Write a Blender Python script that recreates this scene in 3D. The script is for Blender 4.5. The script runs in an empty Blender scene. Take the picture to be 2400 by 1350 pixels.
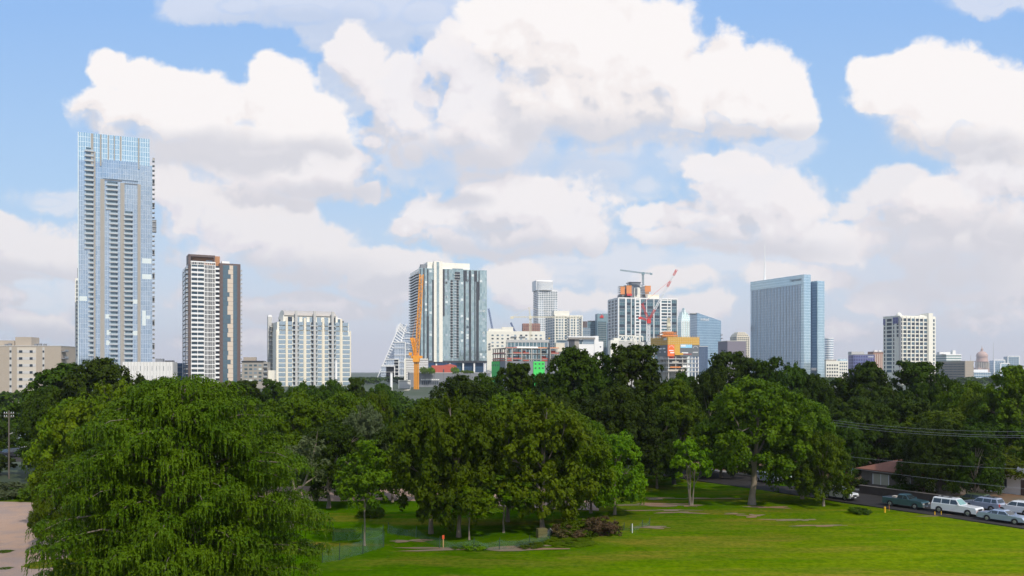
import bpy, bmesh, math, random
import numpy as np
from mathutils import Vector, Matrix
random.seed(7)
R = math.radians
scene = bpy.context.scene
col = scene.collection
# ---------------------------------------------------------------- camera
H = 15.0            # eye height in metres
FP = 2000.0         # focal length in pixels of the 2400 wide photograph
HY = 868.0          # row of the horizon
cam_d = bpy.data.cameras.new("camera")
cam_d.sensor_width = 36.0; cam_d.lens = 30.0
cam_d.shift_y = (HY - 675.0) / 2400.0
cam_d.clip_start = 0.5; cam_d.clip_end = 60000.0
cam = bpy.data.objects.new("camera", cam_d); col.objects.link(cam)
cam.location = (0, 0, H); cam.rotation_euler = (R(90), 0, 0)
scene.camera = cam
# ---------------------------------------------------------------- light and exposure
SUN_EL, SUN_AZ = 46.0, 148.0      # elevation; azimuth clockwise from +Y: the sun stands right of and behind the camera
sun_d = bpy.data.lights.new("sun", 'SUN')
sun_d.energy = 4.4; sun_d.angle = R(0.5); sun_d.color = (1.0, 0.93, 0.82)
sun = bpy.data.objects.new("sun", sun_d); col.objects.link(sun)
sdir = Vector((math.sin(R(SUN_AZ)) * math.cos(R(SUN_EL)), math.cos(R(SUN_AZ)) * math.cos(R(SUN_EL)), math.sin(R(SUN_EL))))
sun.rotation_euler = sdir.to_track_quat('Z', 'Y').to_euler()
sun.location = sdir * 300
scene.view_settings.view_transform = 'Standard'
scene.view_settings.look = 'None'
scene.view_settings.exposure = 0.0
scene.view_settings.gamma = 1.0
scene.view_settings.use_curve_mapping = False
try:
    scene.cycles.use_denoising = True
    scene.cycles.max_bounces = 6
    scene.cycles.transparent_max_bounces = 24
    scene.cycles.volume_bounces = 0
    scene.cycles.use_adaptive_sampling = True
    scene.cycles.adaptive_threshold = 0.02
except Exception:
    pass

# ---------------------------------------------------------------- world: Nishita sky with cumulus built from noise in direction space
world = bpy.data.worlds.new("World"); scene.world = world; world.use_nodes = True
WS = 0.1
def build_world():
    nt = world.node_tree; nt.nodes.clear()
    N, L = nt.nodes.new, nt.links.new
    out = N('ShaderNodeOutputWorld'); bg = N('ShaderNodeBackground'); bg.inputs[1].default_value = WS
    sky = N('ShaderNodeTexSky'); sky.sky_type = 'NISHITA'; sky.sun_disc = False
    sky.sun_elevation = R(SUN_EL); sky.sun_rotation = R(SUN_AZ)
    sky.air_density = 1.0; sky.dust_density = 1.2; sky.ozone_density = 2.0
    tc = N('ShaderNodeTexCoord'); sp = N('ShaderNodeSeparateXYZ'); L(tc.outputs['Generated'], sp.inputs[0])
    def M(op, a, b=None, c=None, clamp=False):
        n = N('ShaderNodeMath'); n.operation = op; n.use_clamp = clamp
        for i, v in enumerate((a, b, c)):
            if v is None: continue
            if isinstance(v, (int, float)): n.inputs[i].default_value = v
            else: L(v, n.inputs[i])
        return n.outputs[0]
    def MR(v, a, b, c=0.0, d=1.0, smooth=True):
        n = N('ShaderNodeMapRange'); n.interpolation_type = 'SMOOTHSTEP' if smooth else 'LINEAR'
        for k, x in ((0, v), (1, a), (2, b), (3, c), (4, d)):
            if isinstance(x, (int, float)): n.inputs[k].default_value = x
            else: L(x, n.inputs[k])
        return n.outputs[0]
    def MIX(f, a, b):
        n = N('ShaderNodeMix'); n.data_type = 'RGBA'
        for k, x in ((0, f), (6, a), (7, b)):
            if isinstance(x, (int, float)): n.inputs[k].default_value = x
            elif isinstance(x, tuple): n.inputs[k].default_value = (*x, 1)
            else: L(x, n.inputs[k])
        return n.outputs[2]
    ay = M('MAXIMUM', M('ABSOLUTE', sp.outputs[1]), 0.12)
    u = M('DIVIDE', sp.outputs[0], ay); v = M('DIVIDE', sp.outputs[2], ay)
    cb = N('ShaderNodeCombineXYZ'); L(u, cb.inputs[0]); L(v, cb.inputs[1])
    uv = cb.outputs[0]
    def VOFF(vec, d):
        n = N('ShaderNodeVectorMath'); n.operation = 'ADD'; L(vec, n.inputs[0]); n.inputs[1].default_value = d; return n.outputs[0]
    def noise(vec, scale, detail, rough, dist=0.0):
        n = N('ShaderNodeTexNoise'); n.noise_dimensions = '3D'
        L(vec, n.inputs['Vector']); n.inputs['Scale'].default_value = scale; n.inputs['Detail'].default_value = detail
        n.inputs['Roughness'].default_value = rough; n.inputs['Distortion'].default_value = dist
        return n
    def puff(vec):                      # cauliflower noise, about 0..1
        a = noise(vec, 7.0, 8, 0.56).outputs[0]
        vo = N('ShaderNodeTexVoronoi'); vo.voronoi_dimensions = '2D'; vo.feature = 'SMOOTH_F1'
        L(vec, vo.inputs['Vector']); vo.inputs['Scale'].default_value = 13.0
        vo.inputs['Detail'].default_value = 3.0; vo.inputs['Roughness'].default_value = 0.55; vo.inputs['Smoothness'].default_value = 0.35
        vo.normalize = True
        return M('ADD', M('MULTIPLY', a, 1.1), M('MULTIPLY', vo.outputs['Distance'], -0.55))
    # gentle warp shared by all layers
    w = noise(uv, 6.0, 8, 0.62)
    wv = N('ShaderNodeVectorMath'); wv.operation = 'MULTIPLY_ADD'
    L(w.outputs['Color'], wv.inputs[0]); wv.inputs[1].default_value = (0.075, 0.06, 0)
    ofs = VOFF(uv, (-0.0375, -0.03, 0)); L(ofs, wv.inputs[2])
    wuv = wv.outputs[0]
    def field(vec, ells):
        acc = None
        for (cx, cy, rx, ry) in ells:
            c = ((cx - 1200) / FP, (HY - cy) / FP); rx /= FP; ry /= FP
            n = N('ShaderNodeVectorMath'); n.operation = 'MULTIPLY_ADD'; L(vec, n.inputs[0])
            n.inputs[1].default_value = (1 / rx, 1 / ry, 0); n.inputs[2].default_value = (-c[0] / rx, -c[1] / ry, 0)
            l = N('ShaderNodeVectorMath'); l.operation = 'LENGTH'; L(n.outputs[0], l.inputs[0])
            e = M('SUBTRACT', 1.0, l.outputs['Value'])
            acc = e if acc is None else M('SMOOTH_MAX', acc, e, 0.25)
        return acc
    w2 = noise(uv, 22.0, 5, 0.6)
    q = N('ShaderNodeVectorMath'); q.operation = 'MULTIPLY_ADD'
    L(w2.outputs['Color'], q.inputs[0]); q.inputs[1].default_value = (0.022, 0.022, 0); L(VOFF(uv, (-0.011, -0.011, 0)), q.inputs[2])
    quv = q.outputs[0]
    pA = puff(quv)
    pB = puff(VOFF(quv, (0.010, 0.018, 0)))
    fineN = noise(VOFF(quv, (2, 5, 0)), 24.0, 7, 0.60).outputs[0]
    fineM = noise(VOFF(quv, (2.004, 5.008, 0)), 24.0, 7, 0.60).outputs[0]
    dP = M('ADD', M('SUBTRACT', pA, pB), M('MULTIPLY', M('SUBTRACT', fineN, fineM), 0.30))
    def layer(base, ells, thr=0.0, amp=1.0, soft=1.0, opac=1.0, bright=(9.8, 9.5, 9.55), mid=(8.9, 8.45, 8.65), dark=(7.2, 7.15, 7.65), tall=1.0, shade=None):
        e0 = field(wuv, ells)
        e1 = field(VOFF(wuv, (0.018, 0.045 * tall, 0)), ells)
        dE = M('SUBTRACT', e0, e1)                                    # <0 under the cloud, >0 at its top
        # crisp tops, soft bases
        wd = MR(dE, -0.45, 0.45, 2.2 * soft, 0.36 * soft)
        kk = MR(e0, 0.15, 0.62, 1.0, 0.12)                               # noise bites at the rim, not in the heart
        F = M('ADD', e0, M('MULTIPLY', M('MULTIPLY', M('SUBTRACT', pA, 0.25 + thr), amp * 2.2), kk))
        F = M('ADD', F, M('MULTIPLY', M('MULTIPLY', M('SUBTRACT', fineN, 0.5), 0.9 * amp), kk))
        al = M('MULTIPLY', M('MAXIMUM', MR(M('DIVIDE', F, wd), 0.0, 1.0), MR(F, 0.32, 0.8)), opac)
        lit = M('ADD', M('MULTIPLY', dE, 0.75), M('MULTIPLY', dP, 3.2))
        lit = M('ADD', lit, 0.40)
        cc = MIX(MR(lit, 0.0, 0.5), dark, mid); cc = MIX(MR(lit, 0.5, 1.0), cc, bright)
        if shade:
            sf = M('ADD', field(wuv, shade), M('MULTIPLY', M('SUBTRACT', pA, 0.25), 0.9))
            cc = MIX(M('MULTIPLY', MR(sf, -0.45, 0.70), 0.95), cc, dark)
        return MIX(al, base, cc)
    # blue sky, paler towards the horizon
    hz = MR(v, 0.0, 0.42, 1.0, 0.0, smooth=False)
    c0 = MIX(1.0, sky.outputs[0], sky.outputs[0])
    tint = N('ShaderNodeMix'); tint.data_type = 'RGBA'; tint.blend_type = 'MULTIPLY'; tint.inputs[0].default_value = 1.0
    L(c0, tint.inputs[6]); tint.inputs[7].default_value = (1.0, 1.0, 1.0, 1)
    base = MIX(0.85, tint.outputs[2], MIX(hz, (3.3, 5.7, 9.8), (6.3, 8.3, 9.7)))
    # thin broken veil low down and everywhere else in the dome
    low = noise(VOFF(uv, (3, 1, 0)), 4.2, 7, 0.6).outputs[0]
    veil = M('MULTIPLY', MR(low, 0.30, 0.56), MR(v, 0.02, 0.22, 0.85, 0.0, smooth=False))
    base = MIX(M('MULTIPLY', veil, 0.85), base, (7.7, 7.4, 8.0))
    base = MIX(MR(v, 0.0, 0.09, 0.85, 0.0), base, (7.2, 7.1, 7.8))
    # rest of the dome, outside the patch the photograph shows
    gen = noise(VOFF(uv, (7, 4, 0)), 1.6, 8, 0.58).outputs[0]
    outside = M('MAXIMUM', MR(M('ABSOLUTE', u), 0.62, 0.85), MR(v, 0.45, 0.6))
    base = MIX(M('MULTIPLY', MR(gen, 0.46, 0.58), outside), base, (8.3, 8.1, 8.3))
    soft1 = [(560, 10, 130, 45), (720, 30, 200, 50), (860, 20, 120, 60), (1000, 30, 130, 70), (1150, 400, 280, 70), (1400, 390, 200, 60), (1500, 430, 80, 50), (1130, 330, 150, 80), (850, 120, 50, 60), (810, 210, 60, 50), (1860, 345, 60, 26), (1800, 360, 60, 24), (120, 460, 85, 30), (1880, 455, 50, 34),
             (2330, 10, 70, 30), (1330, 630, 120, 26), (950, 380, 90, 60), (450, 410, 160, 50), (620, 430, 180, 60), (1700, 620, 260, 50), (2150, 620, 230, 90), (60, 700, 150, 60), (2320, 700, 160, 50)]
    base = layer(base, soft1, thr=-0.12, amp=1.4, soft=3.2, opac=0.62, bright=(8.7, 8.6, 9.0), mid=(8.1, 8.1, 8.6), dark=(7.2, 7.4, 8.2), shade=[(1180, 400, 330, 60), (720, 50, 240, 30), (560, 420, 260, 50), (2150, 640, 260, 70)])
    back = [(20, 530, 70, 40), (90, 570, 80, 45), (150, 600, 50, 40), (50, 620, 110, 40), (20, 690, 50, 30),
            (400, 460, 40, 45), (440, 500, 70, 50), (520, 530, 80, 55), (620, 515, 70, 40), (700, 530, 70, 45), (760, 570, 60, 50), (640, 600, 180, 60), (480, 600, 100, 50), (560, 560, 150, 60), (420, 530, 70, 60), (2260, 560, 150, 90), (2340, 640, 130, 70), (800, 600, 36, 28),
            (860, 630, 38, 34), (920, 620, 50, 28), (980, 640, 60, 35), (900, 670, 90, 30),
            (2110, 425, 60, 34), (2050, 465, 70, 40), (2150, 480, 100, 60), (2000, 500, 60, 30), (2170, 560, 110, 70), (2060, 560, 90, 40), (2240, 650, 130, 60), (2090, 690, 110, 40),
            (700, 720, 180, 36), (100, 760, 180, 34), (1200, 650, 80, 34), (1230, 700, 90, 30), (450, 680, 90, 34), (1600, 650, 70, 24), (1860, 650, 130, 30), (2330, 740, 120, 34), (1640, 720, 90, 30), (260, 640, 80, 40), (600, 800, 160, 26), (1400, 800, 160, 22), (2000, 770, 140, 30), (1350, 700, 80, 24), (250, 720, 120, 26)]
    base = layer(base, back, thr=-0.05, amp=1.25, soft=1.5, opac=0.90, bright=(9.4, 8.9, 8.85), mid=(8.6, 8.1, 8.4), dark=(7.1, 7.0, 7.5), shade=[(80, 650, 130, 36), (600, 650, 260, 50), (930, 670, 130, 24), (2200, 640, 220, 70), (2150, 530, 110, 40), (700, 745, 200, 26), (110, 785, 200, 26)])
    mid_ = [(1060, 120, 26, 50), (1030, 160, 36, 55), (1080, 230, 90, 60), (1000, 230, 70, 40), (1090, 280, 150, 110), (1120, 240, 70, 80), (920, 210, 66, 50), (960, 280, 90, 65), (1050, 320, 100, 75), (1150, 300, 80, 70), (840, 130, 44, 50), (870, 330, 40, 40), (960, 360, 60, 50),
            (690, 400, 130, 60), (800, 410, 90, 60), (860, 460, 56, 32), (720, 455, 150, 36),
            (1000, 500, 60, 46), (1050, 520, 70, 50), (960, 550, 50, 35), (1130, 450, 90, 50), (1130, 530, 150, 60), (1180, 500, 200, 80), (1740, 500, 140, 90), (1600, 560, 100, 30), (1700, 520, 100, 50), (1210, 460, 80, 55), (1270, 490, 60, 46), (1330, 540, 70, 46), (1200, 560, 190, 46), (1385, 575, 38, 30),
            (1640, 408, 45, 32), (1720, 405, 60, 36), (1780, 440, 52, 52), (1700, 480, 90, 60), (1520, 510, 55, 28), (1600, 520, 80, 36), (1700, 550, 150, 46), (1830, 530, 70, 42), (1920, 570, 90, 42),
            (2330, 420, 100, 66), (2270, 480, 120, 70), (2370, 540, 110, 70)]
    base = layer(base, mid_, thr=-0.10, amp=1.15, soft=1.25, opac=0.93, bright=(9.65, 9.2, 9.2), mid=(8.9, 8.4, 8.55), dark=(7.1, 7.0, 7.5), shade=[(1040, 380, 160, 50), (760, 470, 180, 30), (1200, 595, 230, 30), (1700, 590, 270, 34), (2330, 580, 170, 60), (1080, 480, 60, 20)])
    front = [(262, 150, 44, 36), (330, 175, 60, 40), (395, 195, 66, 44), (478, 215, 50, 38), (540, 265, 90, 46), (620, 195, 50, 62), (668, 225, 66, 66), (720, 270, 66, 56), (765, 295, 36, 34), (300, 270, 120, 66), (450, 300, 200, 86), (600, 330, 180, 76),
             (1170, 40, 80, 50), (1300, 50, 120, 100), (1400, 100, 110, 120), (1500, 100, 100, 80), (1580, 105, 46, 66), (1300, 190, 140, 110), (1450, 220, 180, 110), (1380, 270, 200, 70), (1370, 180, 230, 150), (1250, 130, 140, 110), (1480, 250, 260, 110), (1330, 260, 170, 100), (2200, 260, 130, 110), (2330, 280, 150, 110), (1600, 290, 130, 40), (1560, 160, 60, 60), (1610, 210, 100, 76), (1712, 160, 52, 70), (1790, 185, 72, 70), (1852, 205, 48, 66), (1750, 255, 150, 56), (1865, 280, 56, 40), (1230, 240, 76, 80), (1400, 300, 170, 50),
             (2055, 180, 56, 34), (2138, 175, 66, 42), (2130, 230, 110, 46), (2288, 185, 72, 52), (2360, 230, 86, 66), (2230, 260, 110, 66), (2330, 320, 130, 80), (2190, 320, 60, 46), (2260, 330, 110, 70)]
    base = layer(base, front, thr=-0.15, amp=0.8, soft=1.0, opac=1.0, bright=(10.0, 9.6, 9.5), mid=(9.4, 8.85, 8.75), tall=1.5, shade=[(430, 380, 330, 56), (700, 370, 130, 40), (1330, 335, 330, 60), (1750, 310, 200, 30), (2230, 370, 170, 50)])
    # below the horizon
    base = MIX(MR(sp.outputs[2], -0.02, 0.0), (5.5, 6.0, 6.6), base)
    L(base, bg.inputs[0]); L(bg.outputs[0], out.inputs[0])
    world.cycles.sampling_method = 'MANUAL'; world.cycles.sample_map_resolution = 512
build_world()
# ---------------------------------------------------------------- helpers
def PX(px, d): return (px - 1200.0) / FP * d
def PZ(py, d): return H + (HY - py) / FP * d
def GD(py): return FP * H / (py - HY)          # distance of a ground point on row py
def tag(o, label=None, cat=None, group=None, kind=None):
    if label: o['label'] = label
    if cat: o['category'] = cat
    if group: o['group'] = group
    if kind: o['kind'] = kind
    return o
def empty(name, loc, rz=0.0, label=None, cat=None, group=None):
    o = bpy.data.objects.new(name, None); col.objects.link(o)
    o.location = loc; o.rotation_euler = (0, 0, rz); o.empty_display_size = 0.5
    return tag(o, label, cat, group)
# materials --------------------------------------------------------
def newmat(name):
    m = bpy.data.materials.new(name); m.use_nodes = True
    nt = m.node_tree; b = nt.nodes['Principled BSDF']
    return m, nt, b
def _noise(nt, scale, detail=4, coord='Object', rough=0.55):
    tc = nt.nodes.new('ShaderNodeTexCoord'); n = nt.nodes.new('ShaderNodeTexNoise')
    nt.links.new(tc.outputs[coord], n.inputs['Vector']); n.inputs['Scale'].default_value = scale
    n.inputs['Detail'].default_value = detail; n.inputs['Roughness'].default_value = rough
    return n
def _mix(nt, f, a, b, mode='MIX'):
    n = nt.nodes.new('ShaderNodeMix'); n.data_type = 'RGBA'; n.blend_type = mode
    for k, x in ((0, f), (6, a), (7, b)):
        if isinstance(x, (int, float)): n.inputs[k].default_value = x
        elif isinstance(x, tuple): n.inputs[k].default_value = (*x[:3], 1)
        else: nt.links.new(x, n.inputs[k])
    return n.outputs[2]
def _ramp(nt, v, a, b, c=0.0, d=1.0):
    n = nt.nodes.new('ShaderNodeMapRange'); n.interpolation_type = 'SMOOTHSTEP'
    nt.links.new(v, n.inputs[0])
    for k, x in ((1, a), (2, b), (3, c), (4, d)): n.inputs[k].default_value = x
    return n.outputs[0]
MATS = {}
def plain(name, c, rough=0.6, metal=0.0, var=0.12, scale=0.35, spec=0.5):
    if name in MATS: return MATS[name]
    m, nt, b = newmat(name)
    n = _noise(nt, scale, 5)
    n2 = _noise(nt, scale * 9, 3)
    f = nt.nodes.new('ShaderNodeMath'); f.operation = 'MULTIPLY_ADD'; nt.links.new(n.outputs[0], f.inputs[0]); f.inputs[1].default_value = 0.6
    g = nt.nodes.new('ShaderNodeMath'); g.operation = 'MULTIPLY'; nt.links.new(n2.outputs[0], g.inputs[0]); g.inputs[1].default_value = 0.4
    nt.links.new(g.outputs[0], f.inputs[2])
    lo = tuple(max(0, x * (1 - 2 * var)) for x in c); hi = tuple(min(1, x * (1 + 2 * var)) for x in c)
    nt.links.new(_mix(nt, f.outputs[0], lo, hi), b.inputs['Base Color'])
    b.inputs['Roughness'].default_value = rough; b.inputs['Metallic'].default_value = metal
    b.inputs['Specular IOR Level'].default_value = spec
    MATS[name] = m; return m
def curtain(name, c, c2, line, pw=1.5, ph=3.4, metal=0.5, rough=0.07, mort=0.05, bias=0.0, lit=None):
    """glass curtain wall: panes of slightly different tint between thin mullions, in metres of the building"""
    if name in MATS: return MATS[name]
    m, nt, b = newmat(name)
    N, L = nt.nodes.new, nt.links.new
    tc = N('ShaderNodeTexCoord'); sp = N('ShaderNodeSeparateXYZ'); L(tc.outputs['Object'], sp.inputs[0])
    a = N('ShaderNodeMath'); a.operation = 'ADD'; L(sp.outputs[0], a.inputs[0]); L(sp.outputs[1], a.inputs[1])
    cb = N('ShaderNodeCombineXYZ'); L(a.outputs[0], cb.inputs[0]); L(sp.outputs[2], cb.inputs[1])
    br = N('ShaderNodeTexBrick'); L(cb.outputs[0], br.inputs['Vector'])
    br.offset = 0.0; br.inputs['Scale'].default_value = 1.0
    br.inputs['Brick Width'].default_value = pw; br.inputs['Row Height'].default_value = ph
    br.inputs['Mortar Size'].default_value = mort; br.inputs['Mortar Smooth'].default_value = 0.0
    br.inputs['Bias'].default_value = bias
    br.inputs['Color1'].default_value = (*c, 1); br.inputs['Color2'].default_value = (*c2, 1); br.inputs['Mortar'].default_value = (*line, 1)
    n = _noise(nt, 0.05, 3)
    base = _mix(nt, _ramp(nt, n.outputs[0], 0.35, 0.65, 0.0, 0.12), br.outputs['Color'], tuple(x * 0.6 for x in c))
    L(base, b.inputs['Base Color'])
    mt = N('ShaderNodeMath'); mt.operation = 'MULTIPLY_ADD'; L(br.outputs['Fac'], mt.inputs[0]); mt.inputs[1].default_value = -metal; mt.inputs[2].default_value = metal
    L(mt.outputs[0], b.inputs['Metallic'])
    b.inputs['Roughness'].default_value = rough
    # every pane sits a touch out of plane
    bp = N('ShaderNodeBump'); bp.inputs['Strength'].default_value = 0.06; bp.inputs['Distance'].default_value = 0.3
    wn = _noise(nt, 0.25, 2); L(wn.outputs[0], bp.inputs['Height']); L(bp.outputs[0], b.inputs['Normal'])
    MATS[name] = m; return m
# mesh building ----------------------------------------------------
CUBE_F = ((0, 3, 2, 1), (4, 5, 6, 7), (0, 1, 5, 4), (1, 2, 6, 5), (2, 3, 7, 6), (3, 0, 4, 7))
class MB:
    """collects shapes for one mesh object"""
    def __init__(s): s.v = []; s.f = []; s.m = []; s.mats = []; s.smooth = False
    def mi(s, mat):
        if mat not in s.mats: s.mats.append(mat)
        return s.mats.index(mat)
    def poly(s, vs, fs, mat):
        o = len(s.v); s.v += [tuple(v) for v in vs]; k = s.mi(mat)
        for f in fs: s.f.append(tuple(i + o for i in f)); s.m.append(k)
        return s
    def box(s, x0, x1, y0, y1, z0, z1, mat):
        return s.poly([(x0, y0, z0), (x1, y0, z0), (x1, y1, z0), (x0, y1, z0), (x0, y0, z1), (x1, y0, z1), (x1, y1, z1), (x0, y1, z1)], CUBE_F, mat)
    def prism(s, pts, z0, z1, mat):           # footprint polygon (counter-clockwise)
        n = len(pts); vs = [(x, y, z0) for x, y in pts] + [(x, y, z1) for x, y in pts]
        fs = [tuple(range(n - 1, -1, -1)), tuple(range(n, 2 * n))] + [(i, (i + 1) % n, (i + 1) % n + n, i + n) for i in range(n)]
        return s.poly(vs, fs, mat)
    def bar(s, a, b, w, mat, w2=None):        # square bar between two points
        a, b = Vector(a), Vector(b); d = (b - a)
        if d.length < 1e-6: return s
        d.normalize(); up = Vector((0, 0, 1)) if abs(d.z) < 0.9 else Vector((1, 0, 0))
        x = d.cross(up).normalized(); y = d.cross(x).normalized(); h = w / 2; k = (w2 or w) / 2
        vs = [a + x * i * h + y * j * h for i, j in ((-1, -1), (1, -1), (1, 1), (-1, 1))] + [b + x * i * k + y * j * k for i, j in ((-1, -1), (1, -1), (1, 1), (-1, 1))]
        return s.poly(vs, CUBE_F, mat)
    def tube(s, pts, rads, mat, n=7):
        pts = [Vector(p) for p in pts]; vs = []; fs = []
        for i, p in enumerate(pts):
            d = (pts[min(i + 1, len(pts) - 1)] - pts[max(i - 1, 0)]).normalized()
            ref = Vector((1, 0, 0)) if abs(d.x) < 0.8 else Vector((0, 1, 0))
            x = d.cross(ref).normalized(); y = d.cross(x)
            for k in range(n):
                a = 2 * math.pi * k / n; vs.append(p + (x * math.cos(a) + y * math.sin(a)) * rads[i])
        for i in range(len(pts) - 1):
            for k in range(n):
                fs.append((i * n + k, i * n + (k + 1) % n, (i + 1) * n + (k + 1) % n, (i + 1) * n + k))
        fs.append(tuple(range(n))); fs.append(tuple(range(len(pts) * n - 1, (len(pts) - 1) * n - 1, -1)))
        return s.poly(vs, fs, mat)
    def mesh(s, name):
        me = bpy.data.meshes.new(name); me.from_pydata(s.v, [], s.f)
        for m in s.mats: me.materials.append(m)
        me.polygons.foreach_set('material_index', s.m)
        if s.smooth: me.polygons.foreach_set('use_smooth', [True] * len(s.f))
        me.update(); return me
    def build(s, name, parent=None, loc=(0, 0, 0), rz=0.0):
        o = bpy.data.objects.new(name, s.mesh(name)); col.objects.link(o); o.parent = parent
        o.location = loc; o.rotation_euler = (0, 0, rz); return o
MESHCACHE = {}
class Bld:
    """a building on a rectangular plan: local x runs along the front to the right, local y to the back"""
    def __init__(s, name, label, cat, xm, d, th, xr=None, ytop=None, xl=None, W=None, D=None, group=None, z0=0.0):
        s.th = R(th); s.c, s.s = math.cos(s.th), math.sin(s.th)
        s.X, s.d = PX(xm, d), d
        s.o = empty(name, (s.X, d, z0), s.th, label, cat, group); s.z0 = z0
        s.W = W if W is not None else s.fx(xr)
        s.D = D if D is not None else s.fy(xl)
        if s.D <= 2 or s.D > 75 or s.W <= 1: print('PLAN', label, round(s.W, 1), round(s.D, 1))
        s.H = PZ(ytop, d) - z0 if ytop is not None else 0
        s.reps = {}
    def fx(s, px, y=0.0):                       # local x seen at column px on the plane y
        k = (px - 1200) / FP; X, d = s.X - s.s * y, s.d + s.c * y
        return (k * d - X) / (s.c - k * s.s)
    def fy(s, px, x=0.0):
        k = (px - 1200) / FP; X, d = s.X + s.c * x, s.d + s.s * x
        return (X - k * d) / (s.s + k * s.c)
    def z(s, py, x=0.0, y=0.0): return PZ(py, s.d + x * s.s + y * s.c) - s.z0
    def box(s, name, x0, x1, y0, y1, z0, z1, mat, label=None):
        o = MB().box(x0, x1, y0, y1, z0, z1, mat).build(name, s.o)
        if label: o['label'] = label
        return o
    def add(s, name, *boxes): s.reps.setdefault(name, []).append(boxes)   # one repeat = boxes (x0,x1,y0,y1,z0,z1,mat)
    def flush(s, limit=100):
        for name, items in s.reps.items():
            items.sort(key=lambda it: -round(it[0][5], 1))
            for it in items[:limit]:
                ox, oy, oz = it[0][0], it[0][2], it[0][4]
                key = tuple(tuple(round(v, 2) for v in (b[0] - ox, b[1] - ox, b[2] - oy, b[3] - oy, b[4] - oz, b[5] - oz)) + (b[6].name,) for b in it)
                me = MESHCACHE.get(key)
                if me is None:
                    mb = MB()
                    for b in it: mb.box(b[0] - ox, b[1] - ox, b[2] - oy, b[3] - oy, b[4] - oz, b[5] - oz, b[6])
                    me = MESHCACHE[key] = mb.mesh(name)
                o = bpy.data.objects.new(name, me); col.objects.link(o); o.parent = s.o; o.location = (ox, oy, oz)
            if len(items) > limit:
                mb = MB()
                for it in items[limit:]:
                    for b in it: mb.box(*b)
                tag(mb.build(name, s.o), kind='stuff')
        s.reps = {}
    # a grid of windows; face 'F' front (y=0), 'L' left (x=0)
    def wins(s, face, u0, u1, z0, z1, cols, rows, mat, wf=0.6, hf=0.6, proud=0.12, name='window', jitter=None, off=0.0, skip=None):
        du = (u1 - u0) / cols; dz = (z1 - z0) / rows
        for r in range(rows):
            for c in range(cols):
                if skip and skip(c, r): continue
                a = u0 + du * (c + 0.5 - wf / 2); b = a + du * wf; e = z0 + dz * (r + 0.5 - hf / 2); f = e + dz * hf
                mt = mat if not isinstance(mat, (list, tuple)) else random.choice(mat)
                if face == 'F': s.add(name, (a, b, off - proud, off + 0.05, e, f, mt))
                else: s.add(name, (off - proud, off + 0.05, a, b, e, f, mt))
    def fins(s, face, us, w, z0, z1, mat, proud=0.4, name='pier', off=0.0):
        for u in us:
            if face == 'F': s.add(name, (u - w / 2, u + w / 2, off - proud, off + 0.03, z0, z1, mat))
            else: s.add(name, (off - proud, off + 0.03, u - w / 2, u + w / 2, z0, z1, mat))
    def bands(s, face, u0, u1, zs, h, mat, proud=0.3, name='floor_band', off=0.0):
        for z in zs:
            if face == 'F': s.add(name, (u0, u1, off - proud, off + 0.03, z - h / 2, z + h / 2, mat))
            else: s.add(name, (off - proud, off + 0.03, u0, u1, z - h / 2, z + h / 2, mat))
    def balconies(s, face, u0, u1, zs, depth, slab, rail, hr=1.05, t=0.22, name='balcony', off=0.0, back=None):
        for z in zs:
            if face == 'F':
                bx = [(u0, u1, off - depth, off, z - t, z, slab), (u0, u1, off - depth, off - depth + 0.08, z, z + hr, rail)]
                if back: bx.append((u0 + 0.1, u1 - 0.1, off - 0.06, off + 0.02, z + 0.05, z + 2.4, back))
            elif face == 'L':
                bx = [(off - depth, off, u0, u1, z - t, z, slab), (off - depth, off - depth + 0.08, u0, u1, z, z + hr, rail)]
                if back: bx.append((off - 0.06, off + 0.02, u0 + 0.1, u1 - 0.1, z + 0.05, z + 2.4, back))
            else:
                bx = [(off, off + depth, u0, u1, z - t, z, slab), (off + depth - 0.08, off + depth, u0, u1, z, z + hr, rail)]
            s.add(name, *bx)
def text_obj(name, body, size, mat, parent, loc, rot, extrude=0.08):
    cu = bpy.data.curves.new(name, 'FONT'); cu.body = body; cu.size = size; cu.extrude = extrude; cu.align_x = 'CENTER'; cu.align_y = 'CENTER'
    t = bpy.data.objects.new(name, cu); col.objects.link(t)
    dg = bpy.context.evaluated_depsgraph_get(); me = bpy.data.meshes.new_from_object(t.evaluated_get(dg))
    bpy.data.objects.remove(t)
    me.materials.clear(); me.materials.append(mat)
    o = bpy.data.objects.new(name, me); col.objects.link(o); o.parent = parent; o.location = loc; o.rotation_euler = rot
    return o
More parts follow.
